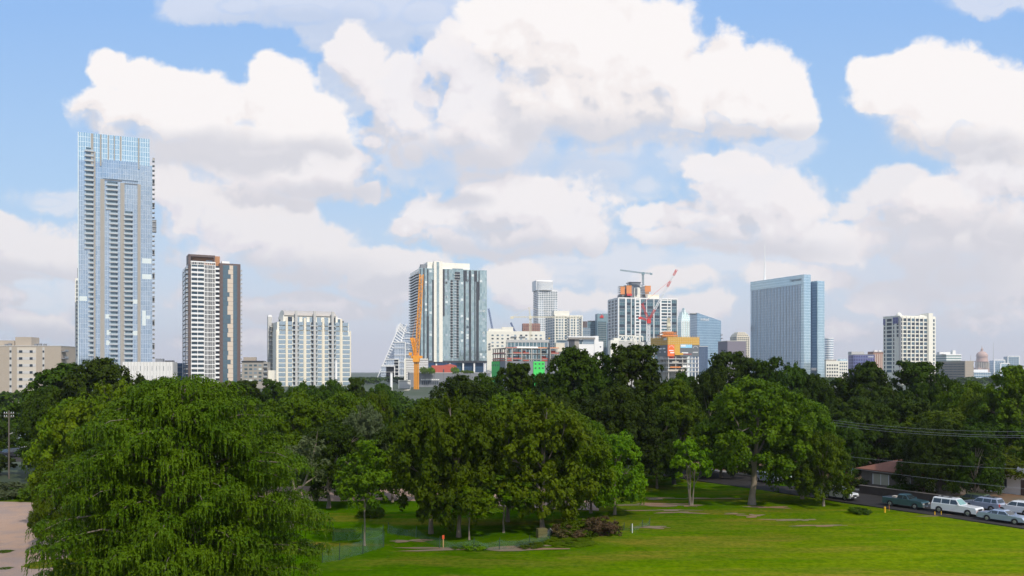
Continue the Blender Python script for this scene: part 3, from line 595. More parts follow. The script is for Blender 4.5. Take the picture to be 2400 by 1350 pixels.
T = [
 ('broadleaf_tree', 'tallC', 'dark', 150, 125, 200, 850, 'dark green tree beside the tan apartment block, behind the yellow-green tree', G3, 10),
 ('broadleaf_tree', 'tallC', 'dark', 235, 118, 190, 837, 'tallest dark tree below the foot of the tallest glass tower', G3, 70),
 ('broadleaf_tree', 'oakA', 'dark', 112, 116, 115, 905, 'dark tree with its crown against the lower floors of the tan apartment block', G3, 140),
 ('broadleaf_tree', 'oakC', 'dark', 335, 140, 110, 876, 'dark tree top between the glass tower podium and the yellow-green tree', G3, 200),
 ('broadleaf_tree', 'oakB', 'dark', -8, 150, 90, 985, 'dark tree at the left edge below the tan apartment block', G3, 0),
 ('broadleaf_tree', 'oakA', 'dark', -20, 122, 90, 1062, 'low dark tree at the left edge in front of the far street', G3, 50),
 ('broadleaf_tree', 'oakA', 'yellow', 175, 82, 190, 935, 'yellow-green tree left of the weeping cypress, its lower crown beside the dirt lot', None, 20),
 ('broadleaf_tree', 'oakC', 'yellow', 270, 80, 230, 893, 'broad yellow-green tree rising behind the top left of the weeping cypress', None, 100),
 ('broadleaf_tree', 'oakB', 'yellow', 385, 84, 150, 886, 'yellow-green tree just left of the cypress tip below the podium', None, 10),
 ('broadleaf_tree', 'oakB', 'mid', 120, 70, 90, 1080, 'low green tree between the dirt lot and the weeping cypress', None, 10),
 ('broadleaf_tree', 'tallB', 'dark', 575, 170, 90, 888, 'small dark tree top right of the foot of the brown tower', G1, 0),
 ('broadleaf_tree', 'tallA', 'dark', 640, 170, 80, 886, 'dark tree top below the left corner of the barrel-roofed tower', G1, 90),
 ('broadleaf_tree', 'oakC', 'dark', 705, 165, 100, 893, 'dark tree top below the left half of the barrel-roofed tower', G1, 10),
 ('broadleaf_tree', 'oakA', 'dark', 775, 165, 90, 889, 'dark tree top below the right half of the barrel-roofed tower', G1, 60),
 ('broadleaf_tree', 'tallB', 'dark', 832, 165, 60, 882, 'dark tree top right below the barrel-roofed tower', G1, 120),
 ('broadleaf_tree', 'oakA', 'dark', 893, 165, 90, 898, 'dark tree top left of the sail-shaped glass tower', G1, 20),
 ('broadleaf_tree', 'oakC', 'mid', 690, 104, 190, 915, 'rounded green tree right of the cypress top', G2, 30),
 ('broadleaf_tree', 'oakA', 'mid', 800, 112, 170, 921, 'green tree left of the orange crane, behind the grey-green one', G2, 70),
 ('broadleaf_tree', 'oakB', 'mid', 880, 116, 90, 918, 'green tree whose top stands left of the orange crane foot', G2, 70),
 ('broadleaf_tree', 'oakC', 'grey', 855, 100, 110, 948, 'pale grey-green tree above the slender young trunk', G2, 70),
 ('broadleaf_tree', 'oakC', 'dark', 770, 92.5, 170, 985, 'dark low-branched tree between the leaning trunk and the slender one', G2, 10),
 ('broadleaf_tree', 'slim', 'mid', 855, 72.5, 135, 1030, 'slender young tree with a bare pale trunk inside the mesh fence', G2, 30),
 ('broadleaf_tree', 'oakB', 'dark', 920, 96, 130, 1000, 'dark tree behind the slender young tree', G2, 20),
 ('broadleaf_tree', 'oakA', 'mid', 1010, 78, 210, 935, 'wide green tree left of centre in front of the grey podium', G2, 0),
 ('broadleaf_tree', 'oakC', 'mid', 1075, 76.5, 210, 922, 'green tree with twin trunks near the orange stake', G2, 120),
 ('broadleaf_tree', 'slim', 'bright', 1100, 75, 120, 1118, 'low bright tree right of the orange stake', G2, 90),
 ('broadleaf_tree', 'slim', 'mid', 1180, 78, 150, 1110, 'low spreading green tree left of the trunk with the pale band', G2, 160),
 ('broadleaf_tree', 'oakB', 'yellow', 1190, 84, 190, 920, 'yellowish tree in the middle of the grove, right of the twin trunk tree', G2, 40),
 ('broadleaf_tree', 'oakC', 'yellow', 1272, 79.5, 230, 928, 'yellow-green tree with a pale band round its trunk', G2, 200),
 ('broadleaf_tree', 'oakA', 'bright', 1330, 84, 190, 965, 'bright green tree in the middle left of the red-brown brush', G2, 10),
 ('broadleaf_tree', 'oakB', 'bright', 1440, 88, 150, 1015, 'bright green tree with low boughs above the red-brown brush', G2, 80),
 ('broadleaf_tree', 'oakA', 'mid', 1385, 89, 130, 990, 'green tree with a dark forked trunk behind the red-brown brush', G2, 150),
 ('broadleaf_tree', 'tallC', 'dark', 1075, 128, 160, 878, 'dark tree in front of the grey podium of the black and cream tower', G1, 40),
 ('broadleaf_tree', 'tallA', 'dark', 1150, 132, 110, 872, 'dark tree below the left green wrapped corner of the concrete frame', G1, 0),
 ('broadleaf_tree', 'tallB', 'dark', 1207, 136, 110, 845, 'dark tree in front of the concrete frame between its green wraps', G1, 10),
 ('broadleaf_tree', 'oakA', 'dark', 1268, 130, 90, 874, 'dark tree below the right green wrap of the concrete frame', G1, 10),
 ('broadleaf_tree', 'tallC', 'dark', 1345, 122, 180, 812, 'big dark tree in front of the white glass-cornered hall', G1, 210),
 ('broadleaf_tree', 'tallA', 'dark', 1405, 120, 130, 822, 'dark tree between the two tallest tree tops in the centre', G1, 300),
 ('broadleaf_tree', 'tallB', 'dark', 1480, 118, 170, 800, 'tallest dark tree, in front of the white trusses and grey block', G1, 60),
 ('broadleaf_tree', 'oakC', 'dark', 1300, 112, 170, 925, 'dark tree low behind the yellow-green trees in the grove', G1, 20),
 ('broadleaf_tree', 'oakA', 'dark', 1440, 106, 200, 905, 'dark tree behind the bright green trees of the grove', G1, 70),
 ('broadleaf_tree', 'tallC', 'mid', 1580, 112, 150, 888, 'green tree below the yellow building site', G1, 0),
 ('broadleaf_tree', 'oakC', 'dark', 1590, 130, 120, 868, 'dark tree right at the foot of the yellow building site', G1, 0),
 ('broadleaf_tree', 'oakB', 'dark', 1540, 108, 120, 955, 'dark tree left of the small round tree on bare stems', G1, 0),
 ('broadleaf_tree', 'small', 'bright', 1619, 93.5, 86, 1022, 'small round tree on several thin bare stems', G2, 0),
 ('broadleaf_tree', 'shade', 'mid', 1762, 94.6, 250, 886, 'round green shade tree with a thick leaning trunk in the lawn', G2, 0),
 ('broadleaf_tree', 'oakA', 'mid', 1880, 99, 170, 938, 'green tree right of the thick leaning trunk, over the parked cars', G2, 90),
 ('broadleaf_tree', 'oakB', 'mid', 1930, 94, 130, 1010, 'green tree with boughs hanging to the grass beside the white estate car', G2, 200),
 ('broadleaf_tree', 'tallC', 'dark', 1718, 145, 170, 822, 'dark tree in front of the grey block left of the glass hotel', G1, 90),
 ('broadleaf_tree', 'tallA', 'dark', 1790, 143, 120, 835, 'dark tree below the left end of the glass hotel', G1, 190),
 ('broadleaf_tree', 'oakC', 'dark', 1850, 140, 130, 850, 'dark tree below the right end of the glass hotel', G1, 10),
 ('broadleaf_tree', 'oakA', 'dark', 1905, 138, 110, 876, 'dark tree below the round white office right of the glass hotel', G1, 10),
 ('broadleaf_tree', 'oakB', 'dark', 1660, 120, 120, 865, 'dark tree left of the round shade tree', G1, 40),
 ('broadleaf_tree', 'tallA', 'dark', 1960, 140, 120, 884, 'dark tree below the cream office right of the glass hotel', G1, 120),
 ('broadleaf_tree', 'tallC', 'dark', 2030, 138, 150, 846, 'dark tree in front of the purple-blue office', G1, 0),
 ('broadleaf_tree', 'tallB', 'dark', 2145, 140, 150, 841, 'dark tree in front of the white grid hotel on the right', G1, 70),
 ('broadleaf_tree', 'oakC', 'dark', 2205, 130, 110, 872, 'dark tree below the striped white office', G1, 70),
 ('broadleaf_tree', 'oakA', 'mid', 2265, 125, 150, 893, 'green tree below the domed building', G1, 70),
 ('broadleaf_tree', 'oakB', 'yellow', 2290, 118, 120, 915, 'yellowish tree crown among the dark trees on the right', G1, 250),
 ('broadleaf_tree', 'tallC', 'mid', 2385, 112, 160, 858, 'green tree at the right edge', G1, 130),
 ('broadleaf_tree', 'oakC', 'dark', 2110, 124, 170, 915, 'dark tree over the brown roofed house', G1, 30),
 ('broadleaf_tree', 'oakA', 'dark', 2010, 122, 160, 930, 'dark tree left of the brown roofed house', G1, 30),
 ('broadleaf_tree', 'oakB', 'mid', 2200, 115, 190, 960, 'broad green tree behind the power lines', G1, 60),
 ('broadleaf_tree', 'oakC', 'dark', 2330, 112, 180, 975, 'dark tree behind the parked cars by the right edge', G1, 160),
 ('broadleaf_tree', 'wide', 'dark', 2195, 99, 165, 985, 'dark tree whose low boughs cover the right half of the brown roof', G1, 160),
 ('broadleaf_tree', 'oakB', 'dark', 2285, 96, 130, 1000, 'dark tree in the shade right of the brown roofed house', G1, 40),
 ('broadleaf_tree', 'oakC', 'dark', 2135, 103, 80, 1020, 'narrow dark tree in front of the middle of the brown roof', G1, 10),
 ('broadleaf_tree', 'oakA', 'dark', 1975, 112, 110, 985, 'dark tree between the hanging boughs and the brown roofed house', G1, 140),
 ('broadleaf_tree', 'oakC', 'dark', 2060, 119, 150, 975, 'dark tree directly above the brown roof', G1, 40),
 ('broadleaf_tree', 'slim', 'yellow', 2216, 101, 100, 1090, 'small lit tree behind the white four-door wagon', G2, 0),
 ('broadleaf_tree', 'slim', 'yellow', 2345, 101, 110, 1045, 'small lit tree behind the silver car', G2, 70),
 ('broadleaf_tree', 'oakC', 'dark', 1690, 118, 150, 965, 'dark tree behind the round shade tree, left', G1, 160),
 ('broadleaf_tree', 'oakA', 'dark', 1820, 124, 160, 975, 'dark tree behind the round shade tree, right', G1, 260),
 ('broadleaf_tree', 'oakB', 'dark', 660, 130, 130, 965, 'dark tree behind the leaning trunk', G1, 60),
 ('broadleaf_tree', 'oakC', 'dark', 1130, 112, 170, 960, 'dark tree in the middle of the grove behind the twin trunks', G1, 310),
 ('broadleaf_tree', 'oakA', 'dark', 1010, 118, 150, 945, 'dark tree at the back of the grove, left of centre', G1, 310),
]
for t in T:
    nm, key, tone, px, d, w, yt, lab, grp, rz = t
    tree(nm, key, tone, px, d, w, yt, lab, grp, rz)
# leaning bare tree between the cypress and the lawn
def leaning_tree():
    d = 80.0; P, U, V, C = crown(77, 2.6, 5.0, 26, 110, 0.13, shape='spread', lobe=(0.2, 0.35))
    P = P + np.array([1.2, 0, 4.6]); o = empty('broadleaf_tree', (PX(683, d), d, 0.15), 0, 'thin leaning tree with a pale forked trunk right of the cypress', 'tree', G2)
    c = bpy.data.objects.new('crown', leaves_mesh('crown', P, U, V, LM['grey'])); col.objects.link(c); c.parent = o
    mb = MB(); mb.smooth = True
    mb.tube([(0, 0, -.2), (.15, 0, 1.5), (.35, .1, 2.9), (.3, .1, 3.6), (.0, 0, 5), (-.3, 0, 6.5)], [.2, .16, .14, .12, .09, .04], M_BARK)
    mb.tube([(.35, .1, 2.9), (1.2, .1, 4.2), (1.7, 0, 5.6), (2.3, 0, 8.0), (2.5, 0, 9.4)], [.12, .11, .09, .06, .02], M_BARK)
    mb.tube([(1.2, .1, 4.2), (2.3, .1, 4.9), (3.0, 0, 5.6)], [.08, .06, .03], M_BARK)
    mb.build('trunk', o)
leaning_tree()
# bald cypress with weeping sprays ----------------------------------
def cypress():
    g = np.random.RandomState(5); d = 46.0; ht = PZ(890, d); Rb = 6.9
    o = empty('bald_cypress', (PX(428, d), d, 0), 0, 'big bald cypress with drooping feathery sprays in the left foreground', 'tree')
    Ps = []; Us = []; Vs = []; br = MB(); br.smooth = True
    br.tube([(0, 0, -.2), (0, 0, 4), (.2, 0, 9), (.3, 0, ht - 1)], [.55, .4, .22, .05], M_BARKD, 9)
    def prof(z):
        f = z / ht
        pts = [(0.0, .98), (0.12, 1.06), (0.25, 1.04), (0.36, .99), (0.50, .90), (0.66, .82), (0.80, .68), (0.88, .54), (0.95, .36), (1.0, .14)]
        for (a, ra), (b, rb) in zip(pts, pts[1:]):
            if a <= f <= b: return Rb * (ra + (rb - ra) * (f - a) / (b - a))
        return 0.3
    nb = 250
    for i in range(nb):
        z = 0.8 + (ht - 1.0) * ((i + g.rand()) / nb) ** 0.90; a = i * 2.39996 + g.normal() * .2
        Rm = prof(z) * g.uniform(0.86, 1.12) * (1 + 0.09 * math.sin(3 * a + 1.0) + 0.06 * math.sin(5 * a + z))
        if g.rand() < 0.22: Rm *= g.uniform(.55, .8)
        ca, sa = math.cos(a), math.sin(a); z0 = z - Rm * 0.16; rise = Rm * .26
        def pos(t, ca=ca, sa=sa, Rm=Rm, z0=z0, rise=rise):
            return np.array([ca * Rm * t, sa * Rm * t, z0 + rise * math.sin(t * math.pi * 0.62) - max(0, t - .75) * Rm * .30])
        r0 = 0.03 + 0.008 * Rm
        br.tube([pos(t) for t in (0, .3, .6, .85, 1.0)], [r0, r0 * .8, r0 * .5, r0 * .25, .01], M_BARK, 4)
        ns = max(2, int(1.2 + Rm * 0.95))
        for j in range(ns):
            t = 0.42 + 0.60 * (j + g.rand()) / ns
            side = 0 if j == ns - 1 else (-1 if j % 2 else 1) * g.uniform(0.2, 1.0) * (0.4 + Rm * 0.11)
            q = pos(t) + np.array([-sa, ca, 0]) * side + np.array([0, 0, -0.12 * side * side + g.normal() * .06])
            rm = g.uniform(.46, .92)
            # a mop: a low dome of needles with tassels hanging all round it
            for k in range(20):
                th = g.rand() * 6.28; ro = rm * math.sqrt(g.rand()); hL = g.uniform(.30, .75) * (0.75 + .5 * ro / rm)
                top = q + np.array([math.cos(th) * ro + ca * .15, math.sin(th) * ro + sa * .15, rm * .42 * (1 - (ro / rm) ** 2)])
                m = 10; s = (np.arange(m) + g.rand(m)) / m
                px_ = top + np.stack([g.normal(size=m) * .022 * (1.1 - s * .7) + math.cos(th) * .10 * np.sqrt(s), g.normal(size=m) * .022 * (1.1 - s * .7) + math.sin(th) * .10 * np.sqrt(s), .03 - s * hL], 1)
                nrm = unit(np.array([[math.cos(th) * .7 + ca * .5, math.sin(th) * .7 + sa * .5, .45]]) + .45 * g.normal(size=(m, 3)))
                dn = unit(np.array([[0, 0, -1.0]]) + .13 * g.normal(size=(m, 3)) * np.array([1, 1, .4]))
                dn = unit(dn - nrm * np.sum(dn * nrm, 1, keepdims=True)); w_ = np.cross(nrm, dn)
                sz = g.uniform(.7, 1.25, (m, 1)) * (1.1 - .5 * s[:, None])
                Ps.append(px_); Us.append(dn * .105 * sz); Vs.append(w_ * .036 * sz)
            m = 90; th = g.rand(m) * 6.28; ro = rm * np.sqrt(g.rand(m)) * 1.05
            nrm = unit(np.stack([np.cos(th) * ro / rm * .8, np.sin(th) * ro / rm * .8, np.ones(m)], 1) + .35 * g.normal(size=(m, 3)))
            Ps.append(q + np.stack([np.cos(th) * ro + ca * .15, np.sin(th) * ro + sa * .15, rm * .42 * (1 - (ro / rm) ** 2) + .05], 1))
            tt = unit(np.cross(nrm, g.normal(size=(m, 3)))); Us.append(tt * .075); Vs.append(np.cross(nrm, tt) * .042)
    P = np.concatenate(Ps); U = np.concatenate(Us); V = np.concatenate(Vs)
    c = bpy.data.objects.new('crown', leaves_mesh('crown', P, U, V, LM['fir'])); col.objects.link(c); c.parent = o
    br.build('trunk', o)
cypress()
# ---------------------------------------------------------------- city materials
W_WHITE = plain('white render', (0.80, 0.79, 0.77), 0.6, var=0.04)
W_CREAM = plain('cream render', (0.74, 0.67, 0.54), 0.7, var=0.05)
W_CREAM2 = plain('pale cream precast', (0.78, 0.75, 0.66), 0.7, var=0.05)
W_TAN = plain('tan stucco', (0.38, 0.325, 0.265), 0.8, var=0.05)
W_TANL = plain('light tan stucco', (0.54, 0.485, 0.41), 0.8, var=0.04)
W_GREY = plain('grey panel', (0.19, 0.20, 0.22), 0.6, var=0.06)
W_GREYL = plain('light grey concrete', (0.48, 0.47, 0.45), 0.8, var=0.07)
W_DARK = plain('dark panel', (0.045, 0.050, 0.06), 0.4, var=0.08)
W_BROWN = plain('dark brown panel', (0.115, 0.080, 0.072), 0.5, var=0.06)
W_BRICK = plain('red brick', (0.36, 0.19, 0.14), 0.85, var=0.10)
W_PINK = plain('pink granite', (0.46, 0.32, 0.27), 0.8, var=0.05)
W_COPPER = plain('copper panel', (0.42, 0.20, 0.09), 0.5, var=0.12)
W_BUFF = plain('buff panel', (0.60, 0.50, 0.40), 0.7, var=0.04)
W_SLAB = plain('balcony slab', (0.50, 0.49, 0.48), 0.7, var=0.05)
W_CONC = plain('raw concrete', (0.42, 0.39, 0.35), 0.85, var=0.12)
W_STONE = plain('beige stone pier', (0.33, 0.305, 0.27), 0.7, var=0.05)
G_DARK = plain('dark window glass', (0.04, 0.055, 0.075), 0.12, metal=0.15, var=0.3, scale=0.12)
G_MID = plain('window glass', (0.11, 0.17, 0.21), 0.12, metal=0.3, var=0.25, scale=0.12)
G_PALE = plain('pale window glass', (0.36, 0.45, 0.52), 0.15, metal=0.4, var=0.15, scale=0.12)
G_BLIND = plain('window with blind', (0.62, 0.68, 0.68), 0.35, var=0.06)
G_RAIL = plain('glass railing', (0.45, 0.52, 0.56), 0.2, metal=0.3, var=0.05)
R_WHITE = plain('white railing', (0.78, 0.78, 0.78), 0.5, var=0.03)
R_GREY = plain('grey railing', (0.30, 0.32, 0.34), 0.5, var=0.05)
C_BLUE = curtain('blue curtain wall', (0.37, 0.48, 0.60), (0.47, 0.57, 0.68), (0.55, 0.63, 0.70), 1.5, 3.35, 0.7, mort=0.06)
C_BLUE2 = curtain('crown curtain wall', (0.40, 0.58, 0.69), (0.50, 0.67, 0.76), (0.66, 0.75, 0.80), 1.5, 3.35, 0.6, mort=0.14)
C_TEAL = curtain('green blue curtain wall', (0.30, 0.42, 0.45), (0.52, 0.64, 0.65), (0.20, 0.27, 0.29), 1.7, 3.3, 0.6, mort=0.07)
C_STEEL = curtain('steel blue curtain wall', (0.38, 0.49, 0.60), (0.46, 0.57, 0.67), (0.56, 0.64, 0.70), 2.2, 3.6, 0.7, mort=0.12)
C_STEELG = curtain('pale green curtain wall', (0.44, 0.60, 0.67), (0.52, 0.67, 0.73), (0.62, 0.72, 0.76), 2.2, 3.6, 0.7, mort=0.12)
C_DEEP = curtain('deep blue curtain wall', (0.07, 0.14, 0.26), (0.09, 0.17, 0.30), (0.12, 0.20, 0.32), 2.0, 3.6, 0.6)
C_SAIL = curtain('sail glass', (0.40, 0.47, 0.56), (0.48, 0.55, 0.63), (0.70, 0.73, 0.77), 3.0, 4.0, 0.6, mort=0.2)
C_OFF = curtain('office blue glass', (0.24, 0.37, 0.48), (0.31, 0.44, 0.55), (0.42, 0.53, 0.61), 3.0, 3.9, 0.6, mort=0.16)
C_MAR = curtain('slate green glass', (0.10, 0.19, 0.22), (0.15, 0.25, 0.28), (0.22, 0.30, 0.34), 2.4, 3.4, 0.5, mort=0.2)
Y_PANEL = plain('yellow screen', (0.62, 0.36, 0.05), 0.6, var=0.15, scale=1.2)
O_PANEL = plain('orange formwork', (0.70, 0.25, 0.07), 0.6, var=0.2, scale=0.8)
G_WRAP = plain('green sheathing', (0.05, 0.62, 0.10), 0.6, var=0.12, scale=0.8)
RED = plain('red paint', (0.62, 0.04, 0.03), 0.45, var=0.06)
REDO = plain('red oxide', (0.42, 0.08, 0.05), 0.7, var=0.2, scale=1.0)
WHT = plain('white paint', (0.80, 0.80, 0.80), 0.45, var=0.03)
ORG = plain('orange paint', (0.80, 0.33, 0.03), 0.45, var=0.08)
BEI = plain('beige paint', (0.70, 0.64, 0.48), 0.5, var=0.05)
BLUEP = plain('blue paint', (0.10, 0.15, 0.30), 0.5, var=0.05)
TEALP = plain('teal grey paint', (0.20, 0.30, 0.34), 0.5, var=0.05)
def lin(a, b, n): return [a + (b - a) * i / (n - 1) for i in range(n)]

# ---- the tallest glass tower on the left
def tower_left():
    b = Bld('glass_tower', 'tallest blue glass tower at the left with columns of balconies', 'tower', 183, 580, 23.7, xr=357, ytop=309, D=24)
    W = b.W; zb = b.z(364)                                   # top of the main body
    Wc = b.fx(350.5); fl = 3.32
    b.box('curtain_wall', 0, W, 0, b.D, 0, zb - 3, C_BLUE)
    b.box('crown_wall', 0, Wc, 0, b.D - 2, zb - 3, b.H, C_BLUE2)
    b.box('crown_shoulder', Wc, W, 0.0, b.D, zb - 3, b.z(373), C_BLUE2)
    b.box('roof_screen', 3, Wc - 3, 3, b.D - 5, b.H - 2, b.H - 0.5, W_GREY)
    for px, w in ((216, 1.5), (236, 1.0), (254, 0.7), (268, 0.7), (283, 1.0), (325, 0.9)):
        x = b.fx(px); b.box('crown_fin', x - w / 2, x + w / 2, -0.55, 0.1, zb - 6, b.H - .3 + .0, W_STONE)
    b.box('crown_fin', -0.15, 0.35, -0.4, 0.3, 0, b.H + 0.1, G_BLIND)
    zt = b.z(362)
    for px, w, py in ((240, 2.6, 415), (287, 2.6, 421), (326, 2.0, 421), (222, 1.0, 352)):
        x = b.fx(px); b.add('stone_pier', (x - w / 2, x + w / 2, -0.6, 0.1, 0, b.z(py), W_STONE))
    # the dark soffits where the piers stop
    b.box('soffit', b.fx(240), b.fx(286), -0.5, 0.02, b.z(417), b.z(415), W_GREY)
    b.box('soffit', b.fx(287), b.fx(323), -0.5, 0.02, b.z(422), b.z(420.5), W_GREY)
    b.box('glass_bay', b.fx(241), b.fx(324), -0.9, 0.0, b.z(415) + 0.4, zt - 2, C_BLUE)
    # balcony columns
    def colm(p0, p1, y0, y1, p0b=None, ysw=None):
        z = b.z(y0); i = 0
        while z > b.z(y1):
            a = p0 if (ysw is None or z > b.z(ysw)) else p0b
            x0, x1 = b.fx(a), b.fx(p1)
            b.add('balcony', (x0, x1, -1.1, -0.02, z - 0.36, z, W_SLAB), (x0 + .1, x1 - .1, -1.08, -1.0, z, z + .95, G_RAIL), (x0 + 0.9, x1 - 0.3, -0.06, 0.02, z + .15, z + 2.6, G_MID), (x1 - 1.3, x1 - 0.5, -0.10, 0.01, z + .15, z + 2.4, G_DARK))
            z -= fl; i += 1
    colm(198, 220, 352, 842, 207, 582)
    colm(248, 277, 428, 858, 256, 496)
    colm(290, 312, 496, 858)
    # pale recess strips behind the balcony columns
    for p0, p1, ya, yb in ((206, 221, 582, 845), (256, 278, 496, 860), (290, 313, 494, 862), (198, 221, 352, 582), (248, 277, 426, 496)):
        b.box('balcony_recess', b.fx(p0), b.fx(p1), -0.03, 0.05, b.z(yb), b.z(ya - 4), C_BLUE)
    # right side balconies, seen against the sky
    z = b.z(374, W)
    k = 0
    while z > b.z(856, W):
        dpt = 1.6 if not (b.z(545, W) < z < b.z(515, W)) else 2.5
        b.add('balcony', (W, W + dpt, 1.0, 7.5, z - 0.35, z, W_SLAB), (W + dpt - .1, W + dpt, 1.0, 7.5, z, z + 1.0, R_GREY), (W + .2, W + dpt, 7.2, 7.5, z, z + (3.0 if k % 5 == 0 else 1.0), W_STONE))
        z -= fl; k += 1
    b.box('service_box', W, W + 2.7, 1.5, 8, b.z(541, W), b.z(514, W), W_GREY)
    # panes with blinds down
    for px0, px1, y0, y1 in ((333, 355, 598, 610), (333, 355, 636, 648), (333, 342, 724, 760), (343, 352, 736, 744), (186, 204, 694, 705), (289, 324, 698, 708), (247, 258, 735, 745), (250, 262, 772, 784), (289, 325, 773, 784), (249, 258, 797, 808)):
        b.box('blind_panel', b.fx(px0), b.fx(px1), -0.04, 0.03, b.z(y1), b.z(y0), G_BLIND)
    b.flush()
tower_left()
def behind_left():
    b = Bld('white_tower', 'thin sliver of a cream tower behind the left edge of the tallest tower', 'tower', 176, 690, 10, xr=200, ytop=652, D=20)
    b.box('wall', 0, b.W, 0, b.D, 0, b.H, W_CREAM2)
    b.box('roof_wall', b.fx(180), b.W, 1, b.D, b.H, b.z(628), W_GREY)
    z = b.z(660); xa = b.fx(179.5)
    while z > b.z(840):
        b.add('balcony', (xa, b.W, -1.4, -0.02, z - .3, z, W_DARK), (xa, b.W, -1.4, -1.3, z, z + 1, R_GREY)); z -= 3.3
    b.flush()
behind_left()
def podium_left():
    b = Bld('podium', 'white slatted podium at the foot of the tallest tower', 'podium', 286, 560, 12, xr=406, ytop=848, D=16)
    b.box('wall', 0, b.W, 0, b.D, 0, b.H, W_GREYL)
    b.wins('F', 2, b.W - 1, b.H - 6.2, b.H - 2.4, 20, 1, G_DARK, 0.26, 0.8)
    b.wins('F', 2, b.W - 1, b.H - 12.5, b.H - 8.7, 20, 1, G_DARK, 0.26, 0.8)
    b.fins('F', lin(1, b.W - 1, 34), 0.5, 0, b.H, W_WHITE, 0.3, 'slat')
    b.box('plant_box', b.fx(362), b.fx(380), 3, 8, b.H, b.H + 2.2, W_GREY); b.box('plant_box', b.fx(384), b.fx(404), 3, 8, b.H, b.H + 1, W_DARK)
    b.flush()
    b = Bld('podium', 'low white slatted block between the tan apartments and the tallest tower', 'podium', 136, 600, 5, xr=184, ytop=848, D=16)
    b.box('wall', 0, b.W, 0, b.D, 0, b.H, W_WHITE); b.fins('F', lin(1, b.W - 1, 16), 0.25, 0, b.H, W_GREYL, 0.2, 'slat')
    b.box('roof_house', 3, 9, 3, 9, b.H, b.H + 2, W_CREAM); b.flush()
    b = Bld('office_block', 'dark blue office block between the podium and the brown tower', 'building', 404, 640, 10, xr=432, ytop=851, D=14)
    b.box('wall', 0, b.W, 0, b.D, 0, b.H, C_DEEP); b.bands('F', 0, b.W, lin(b.H - 3, 2, 5), .5, W_GREY, .2); b.flush()
podium_left()
# ---- tan apartment block, far left
def tan_block():
    b = Bld('apartment_block', 'tan apartment block with banded windows cut off by the left edge', 'apartment block', -70, 330, 6, xr=143, ytop=811, D=14, z0=-4)
    s = b.z; W = b.W
    b.box('wall', 0, W, 0, b.D, -2, b.H, W_TAN)
    b.box('parapet', -0.1, W + 0.1, -0.1, b.D, b.H, b.H + 0.25, W_GREYL)
    b.box('lift_house', b.fx(30), b.fx(68), 2, 9, b.H, b.z(789), W_TAN); b.box('roof_house', -2, b.fx(25), 3, 9, b.H, b.z(797), W_TAN)
    for px in (6, 14, 76, 86, 97): b.add('roof_vent', (b.fx(px), b.fx(px) + 1.1, 1.5, 2.4, b.H + .25, b.H + 0.9 + (px % 3) * .1, W_GREY))
    x0, x1 = b.fx(40), b.fx(85)
    b.box('pale_bay', x0, x1, -0.10, 0.02, -2, b.H - 0.5, W_TANL)
    for xa, xb in ((22, 27.5), (99.5, 104.5)): b.box('grey_strip', b.fx(xa), b.fx(xb), -0.05, 0.02, -2, b.H - .4, W_GREYL)
    y = 823.5; k = 0
    while y < 985:
        z0, z1 = b.z(y + 3.2), b.z(y - 3.2)
        b.box('spandrel', x0 + .1, x1 - .1, -0.16, 0, z0, z1, W_SLAB) if False else b.add('spandrel', (x0 + .1, x1 - .1, -0.16, 0, z0, z1, W_SLAB))
        b.add('window', (b.fx(45), b.fx(53), -.22, 0, z0 + .05, z1 - .05, G_DARK)); b.add('window', (b.fx(70), b.fx(77), -.22, 0, z0 + .05, z1 - .05, G_DARK))
        b.add('window', (b.fx(22.6), b.fx(27), -.12, 0, z0 + .1, z1 - .1, G_DARK)); b.add('window', (b.fx(100), b.fx(104), -.12, 0, z0 + .1, z1 - .1, G_DARK))
        b.add('balcony', (W, W + 1.3, 0.5, 4, b.z(y + 1), b.z(y - 1), W_GREY), (W + 1.2, W + 1.3, .5, 4, b.z(y + 1), b.z(y - 5), R_GREY))
        y += 16.4; k += 1
    b.box('wall_side', W, W + 0.02, 3, b.D, 0, 1, W_TAN)
    b.flush()
tan_block()
